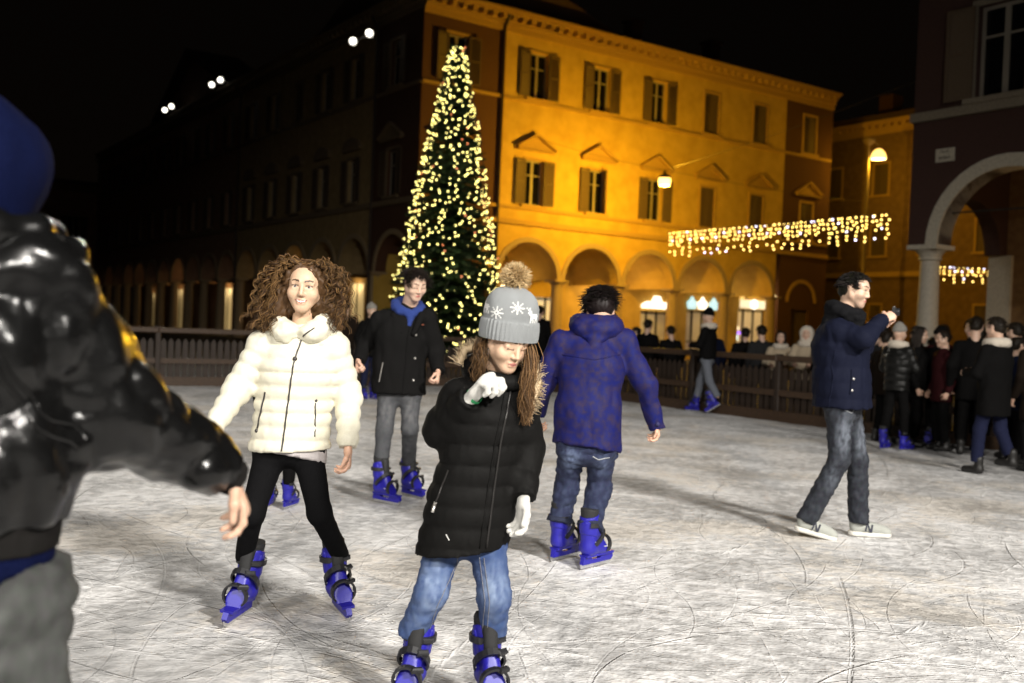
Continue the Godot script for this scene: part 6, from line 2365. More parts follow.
func camera_man() -> void:
	var t := thing("person", "man in dark padded jacket, faded jeans and grey trainers holding up a small camera", "person", Vector3(2.35, 0, -7.1), "people standing on the rink")
	var J := {"head": Vector3(0.060, 1.752, 0.02), "neck": Vector3(-0.012, 1.555, 0.000), "chest": Vector3(-0.022, 1.363, 0.000), "pelv": Vector3(0.018, 0.952, 0.000), "shl": Vector3(-0.10, 1.462, 0.135), "shr": Vector3(0.050, 1.470, -0.15), "ell": Vector3(0.050, 1.415, 0.27), "elr": Vector3(0.20, 1.36, -0.16), "wrl": Vector3(0.228, 1.560, 0.13), "wrr": Vector3(0.245, 1.535, -0.02), "hipl": Vector3(-0.035, 0.921, 0.085), "hipr": Vector3(0.075, 0.918, -0.085), "knl": Vector3(-0.02, 0.56, 0.095), "knr": Vector3(0.165, 0.54, -0.07), "anl": Vector3(-0.225, 0.105, 0.06), "anr": Vector3(0.190, 0.095, -0.06)}
	var skin := Shape.new()
	under_body(skin, J)
	var xf := head_frame(J.head, 54.0, 9.0, -3.0, 1.03)
	var hp := HeadPaint.new()
	hp.skin = Color(0.60, 0.40, 0.29)
	hp.stubble = 0.3
	head_into(skin, xf, hp, 0.005, false)
	skin.tint = Color(0.62, 0.39, 0.28)
	skin.defer(hand_soft(J.wrl, Vector3(0.9, 0.35, -0.25), Vector3(0.1, -0.5, -0.85), 1.0, 0.75, 1.0), 0.005)
	skin.defer(hand_soft(J.wrr, Vector3(0.9, 0.35, 0.2), Vector3(0.0, 0.3, 0.9), 1.0, 0.7, 1.0), 0.007)
	finish("body", skin, skin_mat(), t)
	eyes(t, xf, Color(0.03, 0.018, 0.012))
	var navy := cloth("navy_padded", Color(0.006, 0.007, 0.016), Color(0.010, 0.012, 0.025), 0.7, 0.3, 0.08)
	var o := {"f": Vector3(0.9, 0, 0.45), "hem": Vector3(0.015, 0.92, 0.0), "rhem": 0.228, "spine": [[Vector3(0.0, 1.1, 0.0), 0.215], [Vector3(-0.02, 1.36, 0.0), 0.215], [Vector3(-0.02, 1.52, 0.0), 0.10]], "rsh": 0.075, "sleeve": [0.082, 0.07, 0.052], "qp": 0.11, "qa": 0.006, "flat": 1.12}
	var h := jacket_soft(J, o)
	folds(h, 65, 7.0, Vector3(1.8, 0.8, 1.8), 0.012)
	soft("padded_jacket", h, 0.0115, navy, t)
	var c := Soft.new()
	c.blend = 0.03
	c.group(0.04)
	collar_ring(c, Vector3(0.004, 1.600, 0.0), 0.098, 0.093, 0.048, 0.10, 1.0, -0.03)
	c.bone(Vector3(-0.02, 1.56, 0), Vector3(-0.02, 1.50, 0), 0.10, 0.12)
	c.bone(Vector3(0.05, 1.53, 0.07), Vector3(0.09, 1.42, 0.08), 0.055, 0.05)
	c.bone(Vector3(-0.10, 1.53, 0.0), Vector3(-0.12, 1.46, 0.02), 0.06, 0.06)
	folds(c, 68, 14.0, Vector3(1, 1.6, 1), 0.014)
	soft("scarf", c, 0.011, cloth("black_scarf", Color(0.006, 0.006, 0.007), Color(0.012, 0.012, 0.013), 0.95), t)
	var f := Vector3(-0.35, 0, -1)
	var metal := mat("snap_metal", Color(0.5, 0.48, 0.45), 0.35, 0.8)
	part("pocket_flap", line_on(h, [Vector3(0.135, 1.20, 0.6), Vector3(0.125, 1.03, 0.6)], f, 0.008, 0.0), navy, t)
	part("snap", dot_on(h, Vector3(0.14, 1.135, 0.6), f, 0.012), metal, t)
	part("snap", dot_on(h, Vector3(0.135, 1.055, 0.6), f, 0.012), metal, t)
	part("seam", line_on(h, [Vector3(-0.11, 1.42, 0.6), Vector3(-0.10, 1.2, 0.6), Vector3(-0.09, 0.94, 0.6)], f, 0.004, 0.0), navy, t)
	part("seam", line_on(h, [Vector3(0.02, 1.33, 0.6), Vector3(0.02, 1.1, 0.6), Vector3(0.02, 0.93, 0.6)], f, 0.004, 0.0), navy, t)
	var l := trousers_soft(J, 0.098, 0.076, 0.075, 0.105, Vector3(0.018, 0.99, 0.0))
	folds(l, 73, 10.0, Vector3(1, 1.8, 1), 0.014)
	var dp := DenimPaint.new()
	dp.base = Color(0.009, 0.011, 0.017)
	dp.worn = Color(0.12, 0.135, 0.165)
	dp.spots = [[Vector3(-0.02, 0.74, 0.18), Vector3(0.055, 0.15, 0.10), 0.95], [Vector3(0.17, 0.70, 0.0), Vector3(0.055, 0.14, 0.10), 0.8], [Vector3(0.06, 0.86, 0.15), Vector3(0.09, 0.05, 0.1), 0.35], [Vector3(-0.08, 0.44, 0.16), Vector3(0.05, 0.12, 0.08), 0.35]]
	soft("jeans", l, 0.011, vertex_mat("denim", 0.9), t, dp)
	part("pocket_seam", line_on(l, [Vector3(-0.03, 0.915, 0.5), Vector3(0.02, 0.895, 0.5), Vector3(0.055, 0.925, 0.5)], Vector3(0, 0, -1), 0.003), mat("pocket_thread", Color(0.30, 0.31, 0.33), 0.9), t)
	trainer(t, Vector3(-0.185, 0.0, 0.075), 78.0, 12.0)
	trainer(t, Vector3(0.245, 0.0, -0.055), 80.0, 0.0)
	short_hair(t, xf, Color(0.010, 0.008, 0.007), 0.03, 35, 0.066, -0.055)
	# the camera in his hands
	var cam := thing("compact_camera", "small black camera held up in the man's hands", "camera", t.position + Vector3(0.325, 1.612, 0.07))
	cam.rotation.y = deg_to_rad(66.0)
	var s := Shape.new()
	s.bevel(Vector3(-0.052, -0.032, -0.012), Vector3(0.052, 0.032, 0.014), 0.005)
	part("body", s.mesh(), mat("camera_black", Color(0.012, 0.012, 0.013), 0.4), cam)
	s = Shape.new()
	s.t = Transform3D(Basis(Vector3.RIGHT, PI / 2), Vector3(0.008, 0, 0.012))
	s.lathe([Vector2(0.026, 0), Vector2(0.026, 0.022), Vector2(0.021, 0.024), Vector2(0.0, 0.018)], 16)
	part("lens", s.mesh(), mat("camera_black", Color(0.012, 0.012, 0.013), 0.4), cam)
	s = Shape.new()
	s.lathe([Vector2(0.007, 0.032), Vector2(0.007, 0.037), Vector2(0, 0.037)], 10, Vector3(-0.035, 0, 0))
	part("shutter_button", s.mesh(), mat("snap_metal", Color(0.5, 0.48, 0.45), 0.35, 0.8), cam)

var trainer_meshes := {}
func trainer(parent: Node3D, at: Vector3, yaw: float, pitch: float) -> void:
	if trainer_meshes.is_empty():
		var b := Soft.new()
		b.blend = 0.015
		b.group(0.03)
		b.bone(Vector3(0, 0.062, -0.075), Vector3(0, 0.05, 0.10), 0.038, 0.040, UP, 1.0)
		b.ball(Vector3(0, 0.042, 0.135), 0.038, UP, 1.25)
		b.bone(Vector3(0, 0.07, -0.07), Vector3(0, 0.115, -0.08), 0.036, 0.042)
		b.bone(Vector3(0, 0.085, -0.03), Vector3(0, 0.06, 0.06), 0.036, 0.03)
		b.cut(Vector3(0, 0.11, -0.05), Vector3(0, 1, 0.1))
		b.cut(Vector3(0, 0.028, 0), Vector3(0, -1, 0))
		trainer_meshes.upper = b.mesh(0.008)
		var s := Soft.new()
		s.blend = 0.01
		s.group(0.03)
		s.bone(Vector3(0, 0.022, -0.08), Vector3(0, 0.022, 0.02), 0.046, 0.043)
		s.bone(Vector3(0, 0.022, 0.02), Vector3(0, 0.024, 0.13), 0.043, 0.045)
		s.cut(Vector3(0, 0.034, 0), UP)
		s.cut(Vector3(0, 0.0, 0), -UP)
		trainer_meshes.sole = s.mesh(0.008)
		var l := Shape.new()
		for k in 5:
			var z := 0.0 + k * 0.016
			l.tube([Vector3(-0.026, 0.098 - k * 0.0055, z), Vector3(0, 0.1115 - k * 0.0075, z + 0.003), Vector3(0.026, 0.098 - k * 0.0055, z)], [0.0056], 5)
		trainer_meshes.laces = l.mesh()
	var n := node("trainer", parent, at)
	n.basis = Basis.from_euler(Vector3(deg_to_rad(pitch), deg_to_rad(yaw), 0))
	if pitch > 0: n.position.y += 0.02
	part("upper", trainer_meshes.upper, cloth("trainer_suede", Color(0.30, 0.31, 0.28), Color(0.38, 0.39, 0.36), 0.9, 0.1, 0.1), n)
	part("sole", trainer_meshes.sole, mat("trainer_sole", Color(0.62, 0.60, 0.55), 0.6), n)
	part("laces", trainer_meshes.laces, mat("trainer_laces", Color(0.66, 0.64, 0.60), 0.8), n)
	for k in [-1, 1]:
		var tm := TextMesh.new()
		var sf := SystemFont.new()
		sf.font_names = PackedStringArray(["Droid Sans"])
		sf.font_weight = 800
		tm.font = sf
		tm.text = "N"
		tm.font_size = 64
		tm.pixel_size = 0.00125
		tm.depth = 0.006
		var e := part("letter_mark", tm, mat("mark_navy", Color(0.010, 0.012, 0.03), 0.7), n, Vector3(k * 0.0435, 0.066, 0.012))
		e.basis = Basis(Vector3(0, 0, -1.0 * k), Vector3(-0.25 * k, 0.97, 0), Vector3(k, 0.25, 0)).orthonormalized() * Basis(Vector3(0, 0, 1), -0.15)

func leather_man() -> void:
	var t := thing("person", "person seen from behind in black leather jacket with blue hood up, arm held out", "person", Vector3(-0.95, 0, -1.85), "skaters on the rink")
	var J := {"head": Vector3(-0.065, 1.675, 0.000), "neck": Vector3(-0.06, 1.555, 0.000), "chest": Vector3(-0.075, 1.34, 0.000), "pelv": Vector3(-0.06, 0.927, 0.000), "shl": Vector3(-0.26, 1.45, 0.020), "shr": Vector3(0.070, 1.445, 0.000), "ell": Vector3(-0.33, 1.18, 0.050), "elr": Vector3(0.160, 1.20, -0.120), "wrl": Vector3(-0.36, 0.90, -0.10), "wrr": Vector3(0.345, 1.055, -0.310), "hipl": Vector3(-0.15, 0.868, 0.000), "hipr": Vector3(0.035, 0.873, 0.000), "knl": Vector3(-0.17, 0.474, -0.03), "knr": Vector3(0.075, 0.457, -0.030), "anl": Vector3(-0.18, 0.24, 0.06), "anr": Vector3(0.10, 0.24, 0.05)}
	var skin := Shape.new()
	under_body(skin, J)
	var xf := head_frame(J.head, 150.0, 5.0, 0.0, 1.0)
	var hp := HeadPaint.new()
	hp.skin = Color(0.55, 0.36, 0.26)
	head_into(skin, xf, hp, 0.009, false)
	skin.tint = Color(0.56, 0.35, 0.25)
	skin.defer(hand_soft(J.wrr + Vector3(0.004, -0.004, -0.004), Vector3(0.30, -0.85, -0.25), Vector3(-0.7, -0.3, 0.3), -1.0, 0.42, 1.0), 0.0045)
	finish("body", skin, skin_mat(), t)
	var leather := mat("black_leather", Color(0.004, 0.004, 0.004), 0.28)
	leather.uv1_triplanar = true
	leather.uv1_scale = Vector3.ONE * 3.0
	leather.heightmap_enabled = true
	leather.heightmap_texture = bump_tex(301, 0.035, 512, 4)
	leather.heightmap_scale = 0.06
	leather.roughness_texture = noise_tex(302, 0.02, Color(0.55, 0.55, 0.55), Color(1, 1, 1), 512, 4)
	leather.metallic_specular = 0.42
	var o := {"f": Vector3(0.35, 0, -1), "hem": Vector3(-0.06, 0.995, 0.0), "rhem": 0.195, "spine": [[Vector3(-0.06, 1.10, 0.0), 0.225], [Vector3(-0.075, 1.36, 0.0), 0.215], [Vector3(-0.06, 1.515, 0.0), 0.11]], "rsh": 0.09, "sleeve": [0.10, 0.110, 0.070], "flat": 1.3, "blend": 0.05}
	var h := jacket_soft(J, o)
	folds(h, 83, 6.5, Vector3(1.2, 1.1, 1.2), 0.028)
	soft("leather_jacket", h, 0.0095, leather, t)
	var sl := Vector3(-0.2, -0.1, -1)
	for q in [0.0, 0.016]:
		part("sleeve_seam", line_on(h, [Vector3(0.055 + q, 1.33, 0.6), Vector3(0.115 + q, 1.215, 0.6), Vector3(0.20 + q, 1.10, 0.6)], Vector3(0.0, 0, -1), 0.005, 0.0), leather, t)
	var hb := Soft.new()
	hb.blend = 0.01
	hb.group(0.03)
	hb.bone(Vector3(-0.06, 1.02, 0), Vector3(-0.06, 0.955, 0.0), 0.20, 0.19, o.f, 1.3)
	hb.cut(Vector3(-0.06, 0.95, 0), Vector3(0, -1, 0))
	hb.cut(Vector3(-0.06, 1.025, 0), UP)
	folds(hb, 13, 60.0, Vector3(1, 0.1, 1), 0.006)
	soft("knit_hem", hb, 0.008, cloth("black_rib", Color(0.010, 0.010, 0.010), Color(0.03, 0.027, 0.025), 0.95, 0.06, 0.3, 0.1), t)
	var cf := Soft.new()
	cf.blend = 0.01
	cf.group(0.02)
	var d: Vector3 = (J.wrr - J.elr).normalized()
	cf.bone(J.wrr - d * 0.02, J.wrr + d * 0.025, 0.047, 0.040)
	cf.cut(J.wrr + d * 0.03, d)
	soft("knit_cuff", cf, 0.008, M["black_rib"], t)
	var hd := Soft.new()
	hd.blend = 0.03
	hd.group(0.06)
	hd.bone(Vector3(-0.10, 1.70, -0.01), Vector3(-0.075, 1.62, 0.02), 0.112, 0.112)
	hd.bone(Vector3(-0.075, 1.62, 0.02), Vector3(-0.07, 1.54, 0.02), 0.115, 0.12)
	hd.ball(Vector3(-0.05, 1.665, -0.06), 0.106)
	hd.cut(Vector3(-0.065, 1.525, 0), Vector3(0, -1, 0))
	folds(hd, 88, 9.0, Vector3(1, 0.6, 1), 0.014)
	soft("hood", hd, 0.011, cloth("navy_fleece", Color(0.002, 0.0035, 0.018), Color(0.004, 0.0065, 0.030), 0.95), t)
	var cl := Soft.new()
	cl.blend = 0.02
	cl.group(0.03)
	collar_ring(cl, Vector3(-0.06, 1.53, 0.0), 0.135, 0.125, 0.034, 0.4, 2.8, 0.0)
	folds(cl, 90, 12.0, Vector3.ONE, 0.012)
	soft("collar", cl, 0.010, leather, t)
	# jersey below the jacket, grey patterned jeans
	var jy := Soft.new()
	jy.blend = 0.02
	jy.group(0.03)
	jy.bone(Vector3(-0.055, 0.97, 0), Vector3(-0.055, 0.86, 0), 0.180, 0.186, o.f, 1.3)
	jy.cut(Vector3(-0.055, 0.865, 0), Vector3(0.35, -1, 0))
	folds(jy, 93, 14.0, Vector3(2, 0.6, 1), 0.010)
	soft("jersey", jy, 0.011, M["navy_fleece"], t)
	var l := trousers_soft(J, 0.105, 0.08, 0.075, 0.115, Vector3(-0.05, 0.93, 0.0))
	folds(l, 95, 9.0, Vector3(1, 1.7, 1), 0.018)
	var dp := DenimPaint.new()
	dp.n.frequency = 16.0
	dp.base = Color(0.018, 0.019, 0.018)
	dp.worn = Color(0.10, 0.105, 0.10)
	dp.spots = [[Vector3(0.03, 0.75, 0.1), Vector3(0.2, 0.3, 0.25), 0.55]]
	soft("jeans", l, 0.011, vertex_mat("denim", 0.9), t, dp)
	skate(t, Vector3(-0.18, 0, 0.12), 175.0)
	skate(t, Vector3(0.10, 0, 0.11), 165.0)

# ------------------------------------------------------------------ bystanders farther off
# o: high, yaw (0 = towards the camera), coat, legs, hat / hair, hem (share of height), feet ("skates", "shoes"), arms ("down", "front", "pockets"), stride
func bystander(label: String, at: Vector3, o: Dictionary, group: String) -> Node3D:
	var t := thing("person", label, "person", at, group)
	var k: float = o.high / 1.75
	var lift := 0.075 if o.feet == "skates" else 0.0
	var B := Basis(UP, deg_to_rad(o.yaw))
	var st: float = o.get("stride", 0.0)
	var w: float = o.get("width", 1.0)
	var arms: String = o.get("arms", "down")
	var hand := {"down": [Vector3(0.27, 0.86, 0.06), Vector3(0.26, 1.13, -0.06)], "front": [Vector3(0.10, 1.13, 0.30), Vector3(0.27, 1.13, 0.06)], "pockets": [Vector3(0.20, 0.93, 0.13), Vector3(0.29, 1.13, -0.08)], "rail": [Vector3(0.16, 1.10, 0.36), Vector3(0.27, 1.14, 0.10)]}
	var J := {"head": Vector3(0, 1.645, 0.03), "neck": Vector3(0, 1.47, 0), "chest": Vector3(0, 1.27, 0), "pelv": Vector3(0, 0.93, 0)}
	for e in [["l", -1.0], ["r", 1.0]]:
		var s: float = e[1]
		J["sh" + e[0]] = Vector3(0.175 * s * w, 1.39, 0)
		J["el" + e[0]] = hand[arms][1] * Vector3(s, 1, 1)
		J["wr" + e[0]] = hand[arms][0] * Vector3(s, 1, 1)
		J["hip" + e[0]] = Vector3(0.085 * s, 0.90, 0)
		J["kn" + e[0]] = Vector3(0.10 * s, 0.50, 0.03 + st * s * 0.5)
		J["an" + e[0]] = Vector3(0.11 * s, 0.13 + (0.10 if st * s < -0.1 else 0.0), -0.02 + st * s)
	for key in J:
		var p: Vector3 = J[key]
		J[key] = B * (p * k) + Vector3(0, lift, 0)
	var low: float = o.get("cell", 0.022)
	var body := Shape.new()
	under_body(body, J, 0.95 * k)
	var hy: float = o.yaw + o.get("turn", 0.0)
	var xf := head_frame(J.head, hy, o.get("nod", 4.0), 0.0, k * 1.03)
	var hp := HeadPaint.new()
	hp.skin = Color(0.55, 0.36, 0.26)
	head_into(body, xf, hp, 0.011, o.get("woman", true))
	body.tint = Color(0.55, 0.34, 0.24)
	for e in [["l", 1.0], ["r", -1.0]]:
		if arms == "pockets": continue
		var el: Vector3 = J["el" + e[0]]
		var wr: Vector3 = J["wr" + e[0]]
		body.defer(hand_soft(wr, wr - el, B * Vector3(e[1], -0.2, 0), e[1], 0.6, k), 0.012)
	finish("body", body, skin_mat(), t)
	var hem: float = o.get("hem", 0.82)
	var f := B * Vector3(0, 0, 1)

	var c := jacket_soft(J, {"f": f, "hem": Vector3(0, hem * k + lift, 0), "rhem": 0.20 * k * w, "spine": [[Vector3(0, 1.08 * k + lift, 0), 0.185 * k * w], [Vector3(0, 1.28 * k + lift, 0), 0.195 * k * w], [Vector3(0, 1.44 * k + lift, 0), 0.095 * k]], "rsh": 0.066 * k, "sleeve": [0.076 * k, 0.065 * k, 0.05 * k], "flat": 1.35, "qp": 0.09, "qa": o.get("quilt", 0.0)})
	folds(c, int(at.x * 100.0) + 7, 6.0, Vector3(1.5, 0.8, 1.5), 0.012)
	soft("coat", c, low, o.coat, t)
	var l := trousers_soft(J, 0.09 * k, 0.072 * k, 0.066 * k, 0.105 * k, Vector3(0, 0.97 * k + lift, 0))
	folds(l, 17, 8.0, Vector3(1, 1.6, 1), 0.009)
	soft("trousers", l, low, o.legs, t)
	if o.has("scarf"):
		var sc := Soft.new()
		sc.blend = 0.03
		sc.group(0.04)
		collar_ring(sc, Vector3(0, 1.475 * k + lift, 0), 0.10 * k, 0.095 * k, 0.05 * k, 0.05, deg_to_rad(o.yaw), -0.01)
		folds(sc, 5, 14.0, Vector3.ONE, 0.012)
		soft("scarf", sc, 0.016, o.scarf, t)
	if o.has("hood"):
		var hd := Soft.new()
		hd.blend = 0.03
		hd.group(0.04)
		hd.ball(J.head + Vector3(0, 0.03 * k, 0) - f * 0.03, 0.125 * k)
		hd.bone(J.head - f * 0.05, J.neck, 0.115 * k, 0.12 * k)
		hd.group(0.02, true)
		hd.ball(J.head + f * 0.11 + Vector3(0, -0.01, 0), 0.095 * k)
		soft("hood", hd, 0.014, o.hood, t)
	elif o.has("hat"):
		var b := Soft.new()
		b.blend = 0.02
		b.group(0.03)
		b.ball(Vector3(0, 0.045, -0.018), 0.103, Vector3.RIGHT, 1.05)
		b.bone(Vector3(0, 0.07, -0.02), Vector3(0, 0.115, -0.035), 0.085, 0.055)
		b.cut(Vector3(0, 0.03, 0), Vector3(0, -1, 0.18))
		var hs := Shape.new()
		hs.t = xf
		hs.defer(b, 0.012)
		finish("knit_hat", hs, o.hat, t)
	if o.has("hair"):
		if o.get("long", false):
			rng.seed = int(at.x * 1000.0)
			var list := []
			for i in 150:
				var a := rng.randf_range(-2.3, 2.3)
				var p := Vector3(sin(a) * 0.085, 0.06 + rng.randfn(0, 0.03), -cos(a) * 0.09 - 0.015)
				var pts := []
				for q in 7:
					var g := q / 6.0
					pts.append(xf * (p + Vector3(sin(a) * 0.03 * g, -0.30 * g * rng.randf_range(0.8, 1.1), -0.02 * g)))
				list.append(pts)
			part("long_hair", strand_mesh(list, 0.007, 0.003, o.hair, o.hair * 1.5), hair_mat(), t).set_meta("kind", "stuff")
		if not o.has("hat"): short_hair(t, xf, o.hair, 0.03, int(at.z * -100.0), 0.07, -0.06, 200, 0.010)
	for e in ["l", "r"]:
		var a: Vector3 = J["an" + e]
		var g := Vector3(a.x, a.y - lift - 0.13 * k, a.z)
		var up: float = g.y
		if o.feet == "skates":
			skate(t, g + f * 0.05, o.yaw + (8.0 if e == "r" else -8.0), 0.0, 35.0 if up > 0.05 else 0.0, k)
		else:
			var s := Soft.new()
			s.blend = 0.02
			s.group(0.03)
			s.bone(g - f * 0.04 + UP * 0.045, g + f * 0.13 + UP * 0.035, 0.045, 0.04)
			s.bone(g - f * 0.03 + UP * 0.05, g - f * 0.03 + UP * 0.16, 0.045, 0.05)
			s.cut(g, -UP)
			soft("shoe", s, 0.014, mat("shoe_black", Color(0.012, 0.011, 0.010), 0.5), t)
	return t

func bystanders() -> void:
	var black := cloth("coat_black", Color(0.004, 0.004, 0.004), Color(0.007, 0.0065, 0.0065), 0.85)
	var shine := cloth("puffer_black_gloss", Color(0.006, 0.006, 0.006), Color(0.010, 0.010, 0.009), 0.3)
	var brown := cloth("coat_brown", Color(0.010, 0.007, 0.005), Color(0.016, 0.011, 0.008), 0.85)
	var navy := cloth("trouser_navy", Color(0.010, 0.012, 0.03), Color(0.018, 0.021, 0.05), 0.85)
	var dark := cloth("trouser_dark", Color(0.004, 0.004, 0.004), Color(0.007, 0.0065, 0.0065), 0.85)
	var denim := cloth("trouser_denim", Color(0.07, 0.08, 0.10), Color(0.16, 0.17, 0.20), 0.85, 0.4)
	var grey := cloth("knit_grey", Color(0.20, 0.19, 0.17), Color(0.27, 0.25, 0.22), 0.95, 0.08, 0.2)
	var pale := cloth("knit_pale", Color(0.50, 0.44, 0.36), Color(0.60, 0.53, 0.44), 0.95, 0.15, 0.2)
	var sand := cloth("coat_sand", Color(0.34, 0.27, 0.18), Color(0.42, 0.34, 0.24), 0.9, 0.3)
	var brunette := Color(0.014, 0.009, 0.006)
	var ice := "people on the ice farther off"
	var fence := "spectators behind the rink fence"
	bystander("skater in a dark jacket and worn jeans, back turned, gliding towards the far fence", Vector3(3.48, 0, -17.75), {"high": 1.74, "yaw": 238.0, "coat": black, "legs": denim, "hat": black, "scarf": pale, "feet": "skates", "stride": -0.24, "arms": "front", "woman": false, "hem": 0.88}, ice)
	bystander("woman in grey knit cap and glossy black puffer on blue skates beside the fence", Vector3(5.0, 0, -12.95), {"high": 1.53, "yaw": 125.0, "coat": shine, "legs": dark, "hat": grey, "scarf": pale, "feet": "skates", "quilt": 0.011, "cell": 0.015, "stride": -0.1, "hem": 0.80, "arms": "front"}, ice)
	bystander("dark-haired woman in black standing between the grey-capped and the black-capped person", Vector3(5.48, 0, -13.5), {"high": 1.60, "yaw": 60.0, "coat": black, "legs": dark, "hair": brunette, "long": true, "feet": "shoes", "hem": 0.7}, ice)
	bystander("person in black knit cap and black coat facing the rink on blue skates", Vector3(5.88, 0, -13.75), {"high": 1.52, "yaw": -25.0, "coat": black, "legs": dark, "hat": black, "feet": "skates", "hem": 0.7, "arms": "pockets"}, ice)
	bystander("person in a black coat with pale collar and navy trousers walking away on the ice", Vector3(5.28, 0, -10.9), {"high": 1.70, "yaw": 215.0, "coat": black, "legs": navy, "hair": brunette, "scarf": pale, "feet": "shoes", "hem": 0.66, "stride": 0.13, "width": 1.12, "cell": 0.015, "arms": "front", "woman": false}, ice)
	bystander("person in a long dark coat beside the one with the pale collar", Vector3(5.98, 0, -11.35), {"high": 1.66, "yaw": 190.0, "coat": brown, "legs": dark, "hair": brunette, "feet": "shoes", "hem": 0.6}, ice)
	bystander("tall figure in dark clothes at the fence, right under the white shop sign", Vector3(2.78, -0.09, -20.6), {"high": 1.72, "yaw": 150.0, "coat": black, "legs": dark, "hair": brunette, "feet": "shoes", "hem": 0.7, "woman": false}, fence)
	bystander("dark figure at the fence before the arched amber shop sign", Vector3(4.32, -0.09, -18.55), {"high": 1.62, "yaw": 170.0, "coat": black, "legs": dark, "hair": brunette, "feet": "shoes", "hem": 0.75}, fence)
	bystander("spectator in a sand coat with pale scarf leaning at the fence", Vector3(4.74, -0.09, -17.65), {"high": 1.58, "yaw": -20.0, "coat": sand, "legs": dark, "hair": brunette, "long": true, "scarf": pale, "feet": "shoes", "arms": "rail"}, fence)
	bystander("spectator with a pale hood up and sand coat leaning at the fence", Vector3(5.0, -0.09, -17.0), {"high": 1.66, "yaw": -25.0, "coat": sand, "legs": dark, "hood": pale, "scarf": pale, "feet": "shoes", "arms": "rail"}, fence)
	bystander("figure in black at the far corner of the rink, behind the bobble hat", Vector3(0.58, 0, -22.0), {"high": 1.78, "yaw": 160.0, "coat": black, "legs": dark, "hair": brunette, "feet": "skates", "woman": false}, ice)
	bystander("skater in grey cap and dark coat by the back fence, behind the young man", Vector3(-2.5, 0, -17.6), {"high": 1.58, "yaw": 40.0, "coat": black, "legs": navy, "hat": grey, "feet": "skates", "hem": 0.75}, ice)
	bystander("bareheaded figure in a brown coat at the back fence", Vector3(-3.25, 0, -19.4), {"high": 1.75, "yaw": 190.0, "coat": brown, "legs": dark, "hair": brunette, "feet": "shoes", "woman": false}, ice)
	bystander("child in dark clothes on blue skates, mostly hidden behind the woman in cream", Vector3(-1.66, 0, -7.3), {"high": 1.22, "yaw": 170.0, "coat": black, "legs": dark, "hat": black, "feet": "skates"}, ice)
	for q in [["bareheaded spectator in black behind the fence, beside the marble column", Vector3(6.85, -0.09, -14.0), 1.68, 200.0, black], ["spectator in a brown coat behind the fence under the marble arch", Vector3(7.35, -0.09, -13.1), 1.74, 240.0, brown], ["dark spectator behind the fence where the portico door stands open", Vector3(7.8, -0.09, -12.3), 1.7, 215.0, black], ["spectator in black behind the fence, next to the pale hood", Vector3(5.45, -0.09, -16.0), 1.68, -40.0, black]]:
		bystander(q[0], q[1], {"high": q[2], "yaw": q[3], "coat": q[4], "legs": dark, "hair": brunette, "feet": "shoes", "hem": 0.72, "woman": false}, fence)

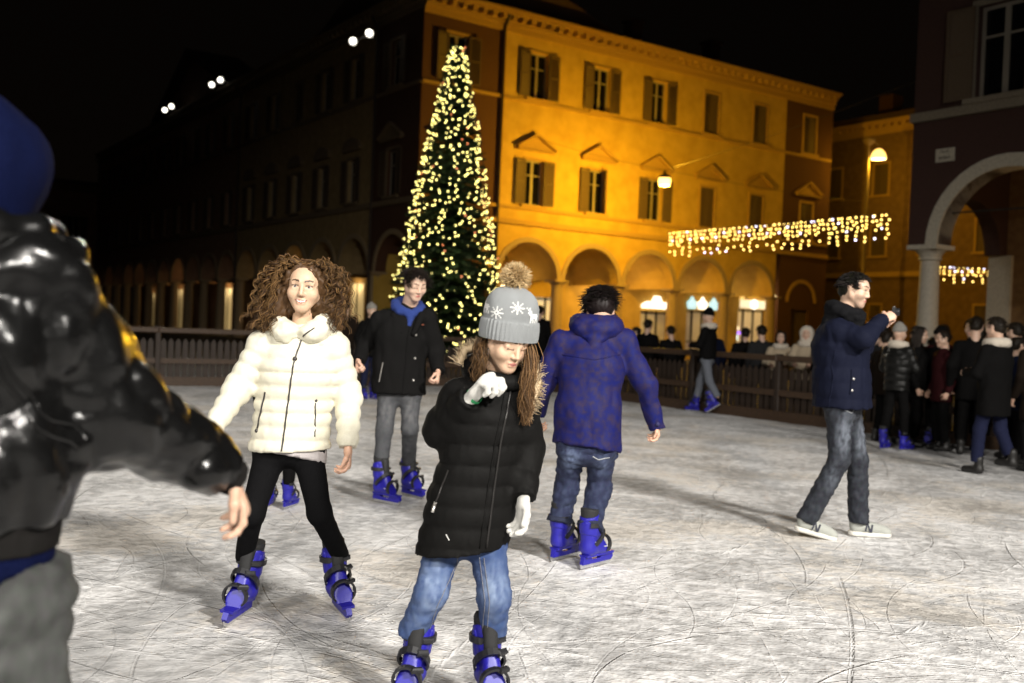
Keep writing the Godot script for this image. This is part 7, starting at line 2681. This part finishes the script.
# more of the throng at the fence: the same figures again, turned and sized anew
func thicken_crowd() -> void:
	var from := []
	for c in get_children():
		if c.has_meta("group") and c.get_meta("group") == "spectators behind the rink fence" and not String(c.get_meta("label")).contains("pale"): from.append(c)
	rng.seed = 515
	var coats := [["black", M["coat_black"]], ["dark navy", cloth("coat_navy", Color(0.006, 0.008, 0.020), Color(0.010, 0.013, 0.032), 0.85)], ["charcoal", cloth("coat_charcoal", Color(0.016, 0.016, 0.017), Color(0.026, 0.026, 0.027), 0.9)], ["dark brown", M["coat_brown"]], ["maroon", cloth("coat_maroon", Color(0.022, 0.005, 0.006), Color(0.036, 0.009, 0.010), 0.85)], ["olive", cloth("coat_olive", Color(0.014, 0.015, 0.007), Color(0.024, 0.025, 0.012), 0.85)], ["glossy black", M["puffer_black_gloss"]]]
	var spots := []
	for k in 15:
		spots.append(RINK - AWAY * (8.6 + k * 0.52 + rng.randf_range(-0.12, 0.12)) + ALONG * rng.randf_range(0.4, 0.9))
	for k in 12:
		spots.append(RINK - AWAY * (8.9 + k * 0.62 + rng.randf_range(-0.15, 0.15)) + ALONG * rng.randf_range(1.1, 1.7))
	for k in 4:
		spots.append(RINK - AWAY * (3.6 + k * 1.1) + ALONG * rng.randf_range(0.5, 1.4))
	for p in [Vector3(5.22, 0.09, -13.95), Vector3(5.68, 0.09, -13.15), Vector3(6.18, 0.09, -13.45), Vector3(6.32, 0.09, -12.55), Vector3(5.9, 0.09, -12.75), Vector3(6.1, 0.09, -12.1)]:
		spots.append(p)
	for i in spots.size():
		var o: Node3D = from[i % from.size()].duplicate()
		o.name = numbered("person")
		add_child(o)
		o.position = spots[i] + Vector3(0, -0.09, 0)
		o.rotation.y = rng.randf_range(-1.4, 1.4)
		o.scale = Vector3.ONE * rng.randf_range(0.92, 1.04)
		var q := i % coats.size()
		for c in o.get_children():
			if String(c.name).begins_with("coat"): c.material_override = coats[q][1]
		if spots[i].y > 0.0: tag(o, "person in %s coat in the huddle on the ice before the side fence" % coats[q][0], "person", "huddle on the ice")
		else: tag(o, "spectator in %s coat in the throng behind the side fence" % coats[q][0], "person", "throng behind the side fence")

func _ready() -> void:
	rng.seed = 1
	camera_and_sky()
	ground_and_ice()
	print("ice ", Time.get_ticks_msec())
	ochre_palazzo()
	street_side()
	lamp_street()
	right_portico()
	print("palazzi ", Time.get_ticks_msec())
	barrier(RINK - ALONG * 16.0, ALONG, 16.0, "dark wooden fence with slats along the back of the rink, before the lit tree")
	barrier(RINK, -AWAY, 20.0, "dark wooden fence with slats along the side of the rink where spectators lean")
	christmas_tree()
	icicle_lights(Vector3(6.345, 5.569, -42.0), Vector3(12.633, 5.733, -34.0), 1.05, "long curtain of warm icicle lights strung across the street before the ochre palazzo", 31)
	icicle_lights(Vector3(18.34, 4.81, -44.0), Vector3(20.4, 4.72, -43.0), 0.75, "short curtain of icicle lights seen through the marble arch", 32)
	curly_girl()
	print("a ", Time.get_ticks_msec())
	young_man()
	print("b ", Time.get_ticks_msec())
	hat_girl()
	print("c ", Time.get_ticks_msec())
	blue_man()
	camera_man()
	leather_man()
	bystanders()
	print("people ", Time.get_ticks_msec())
	run_jobs()
	thicken_crowd()
	print("done ", Time.get_ticks_msec())
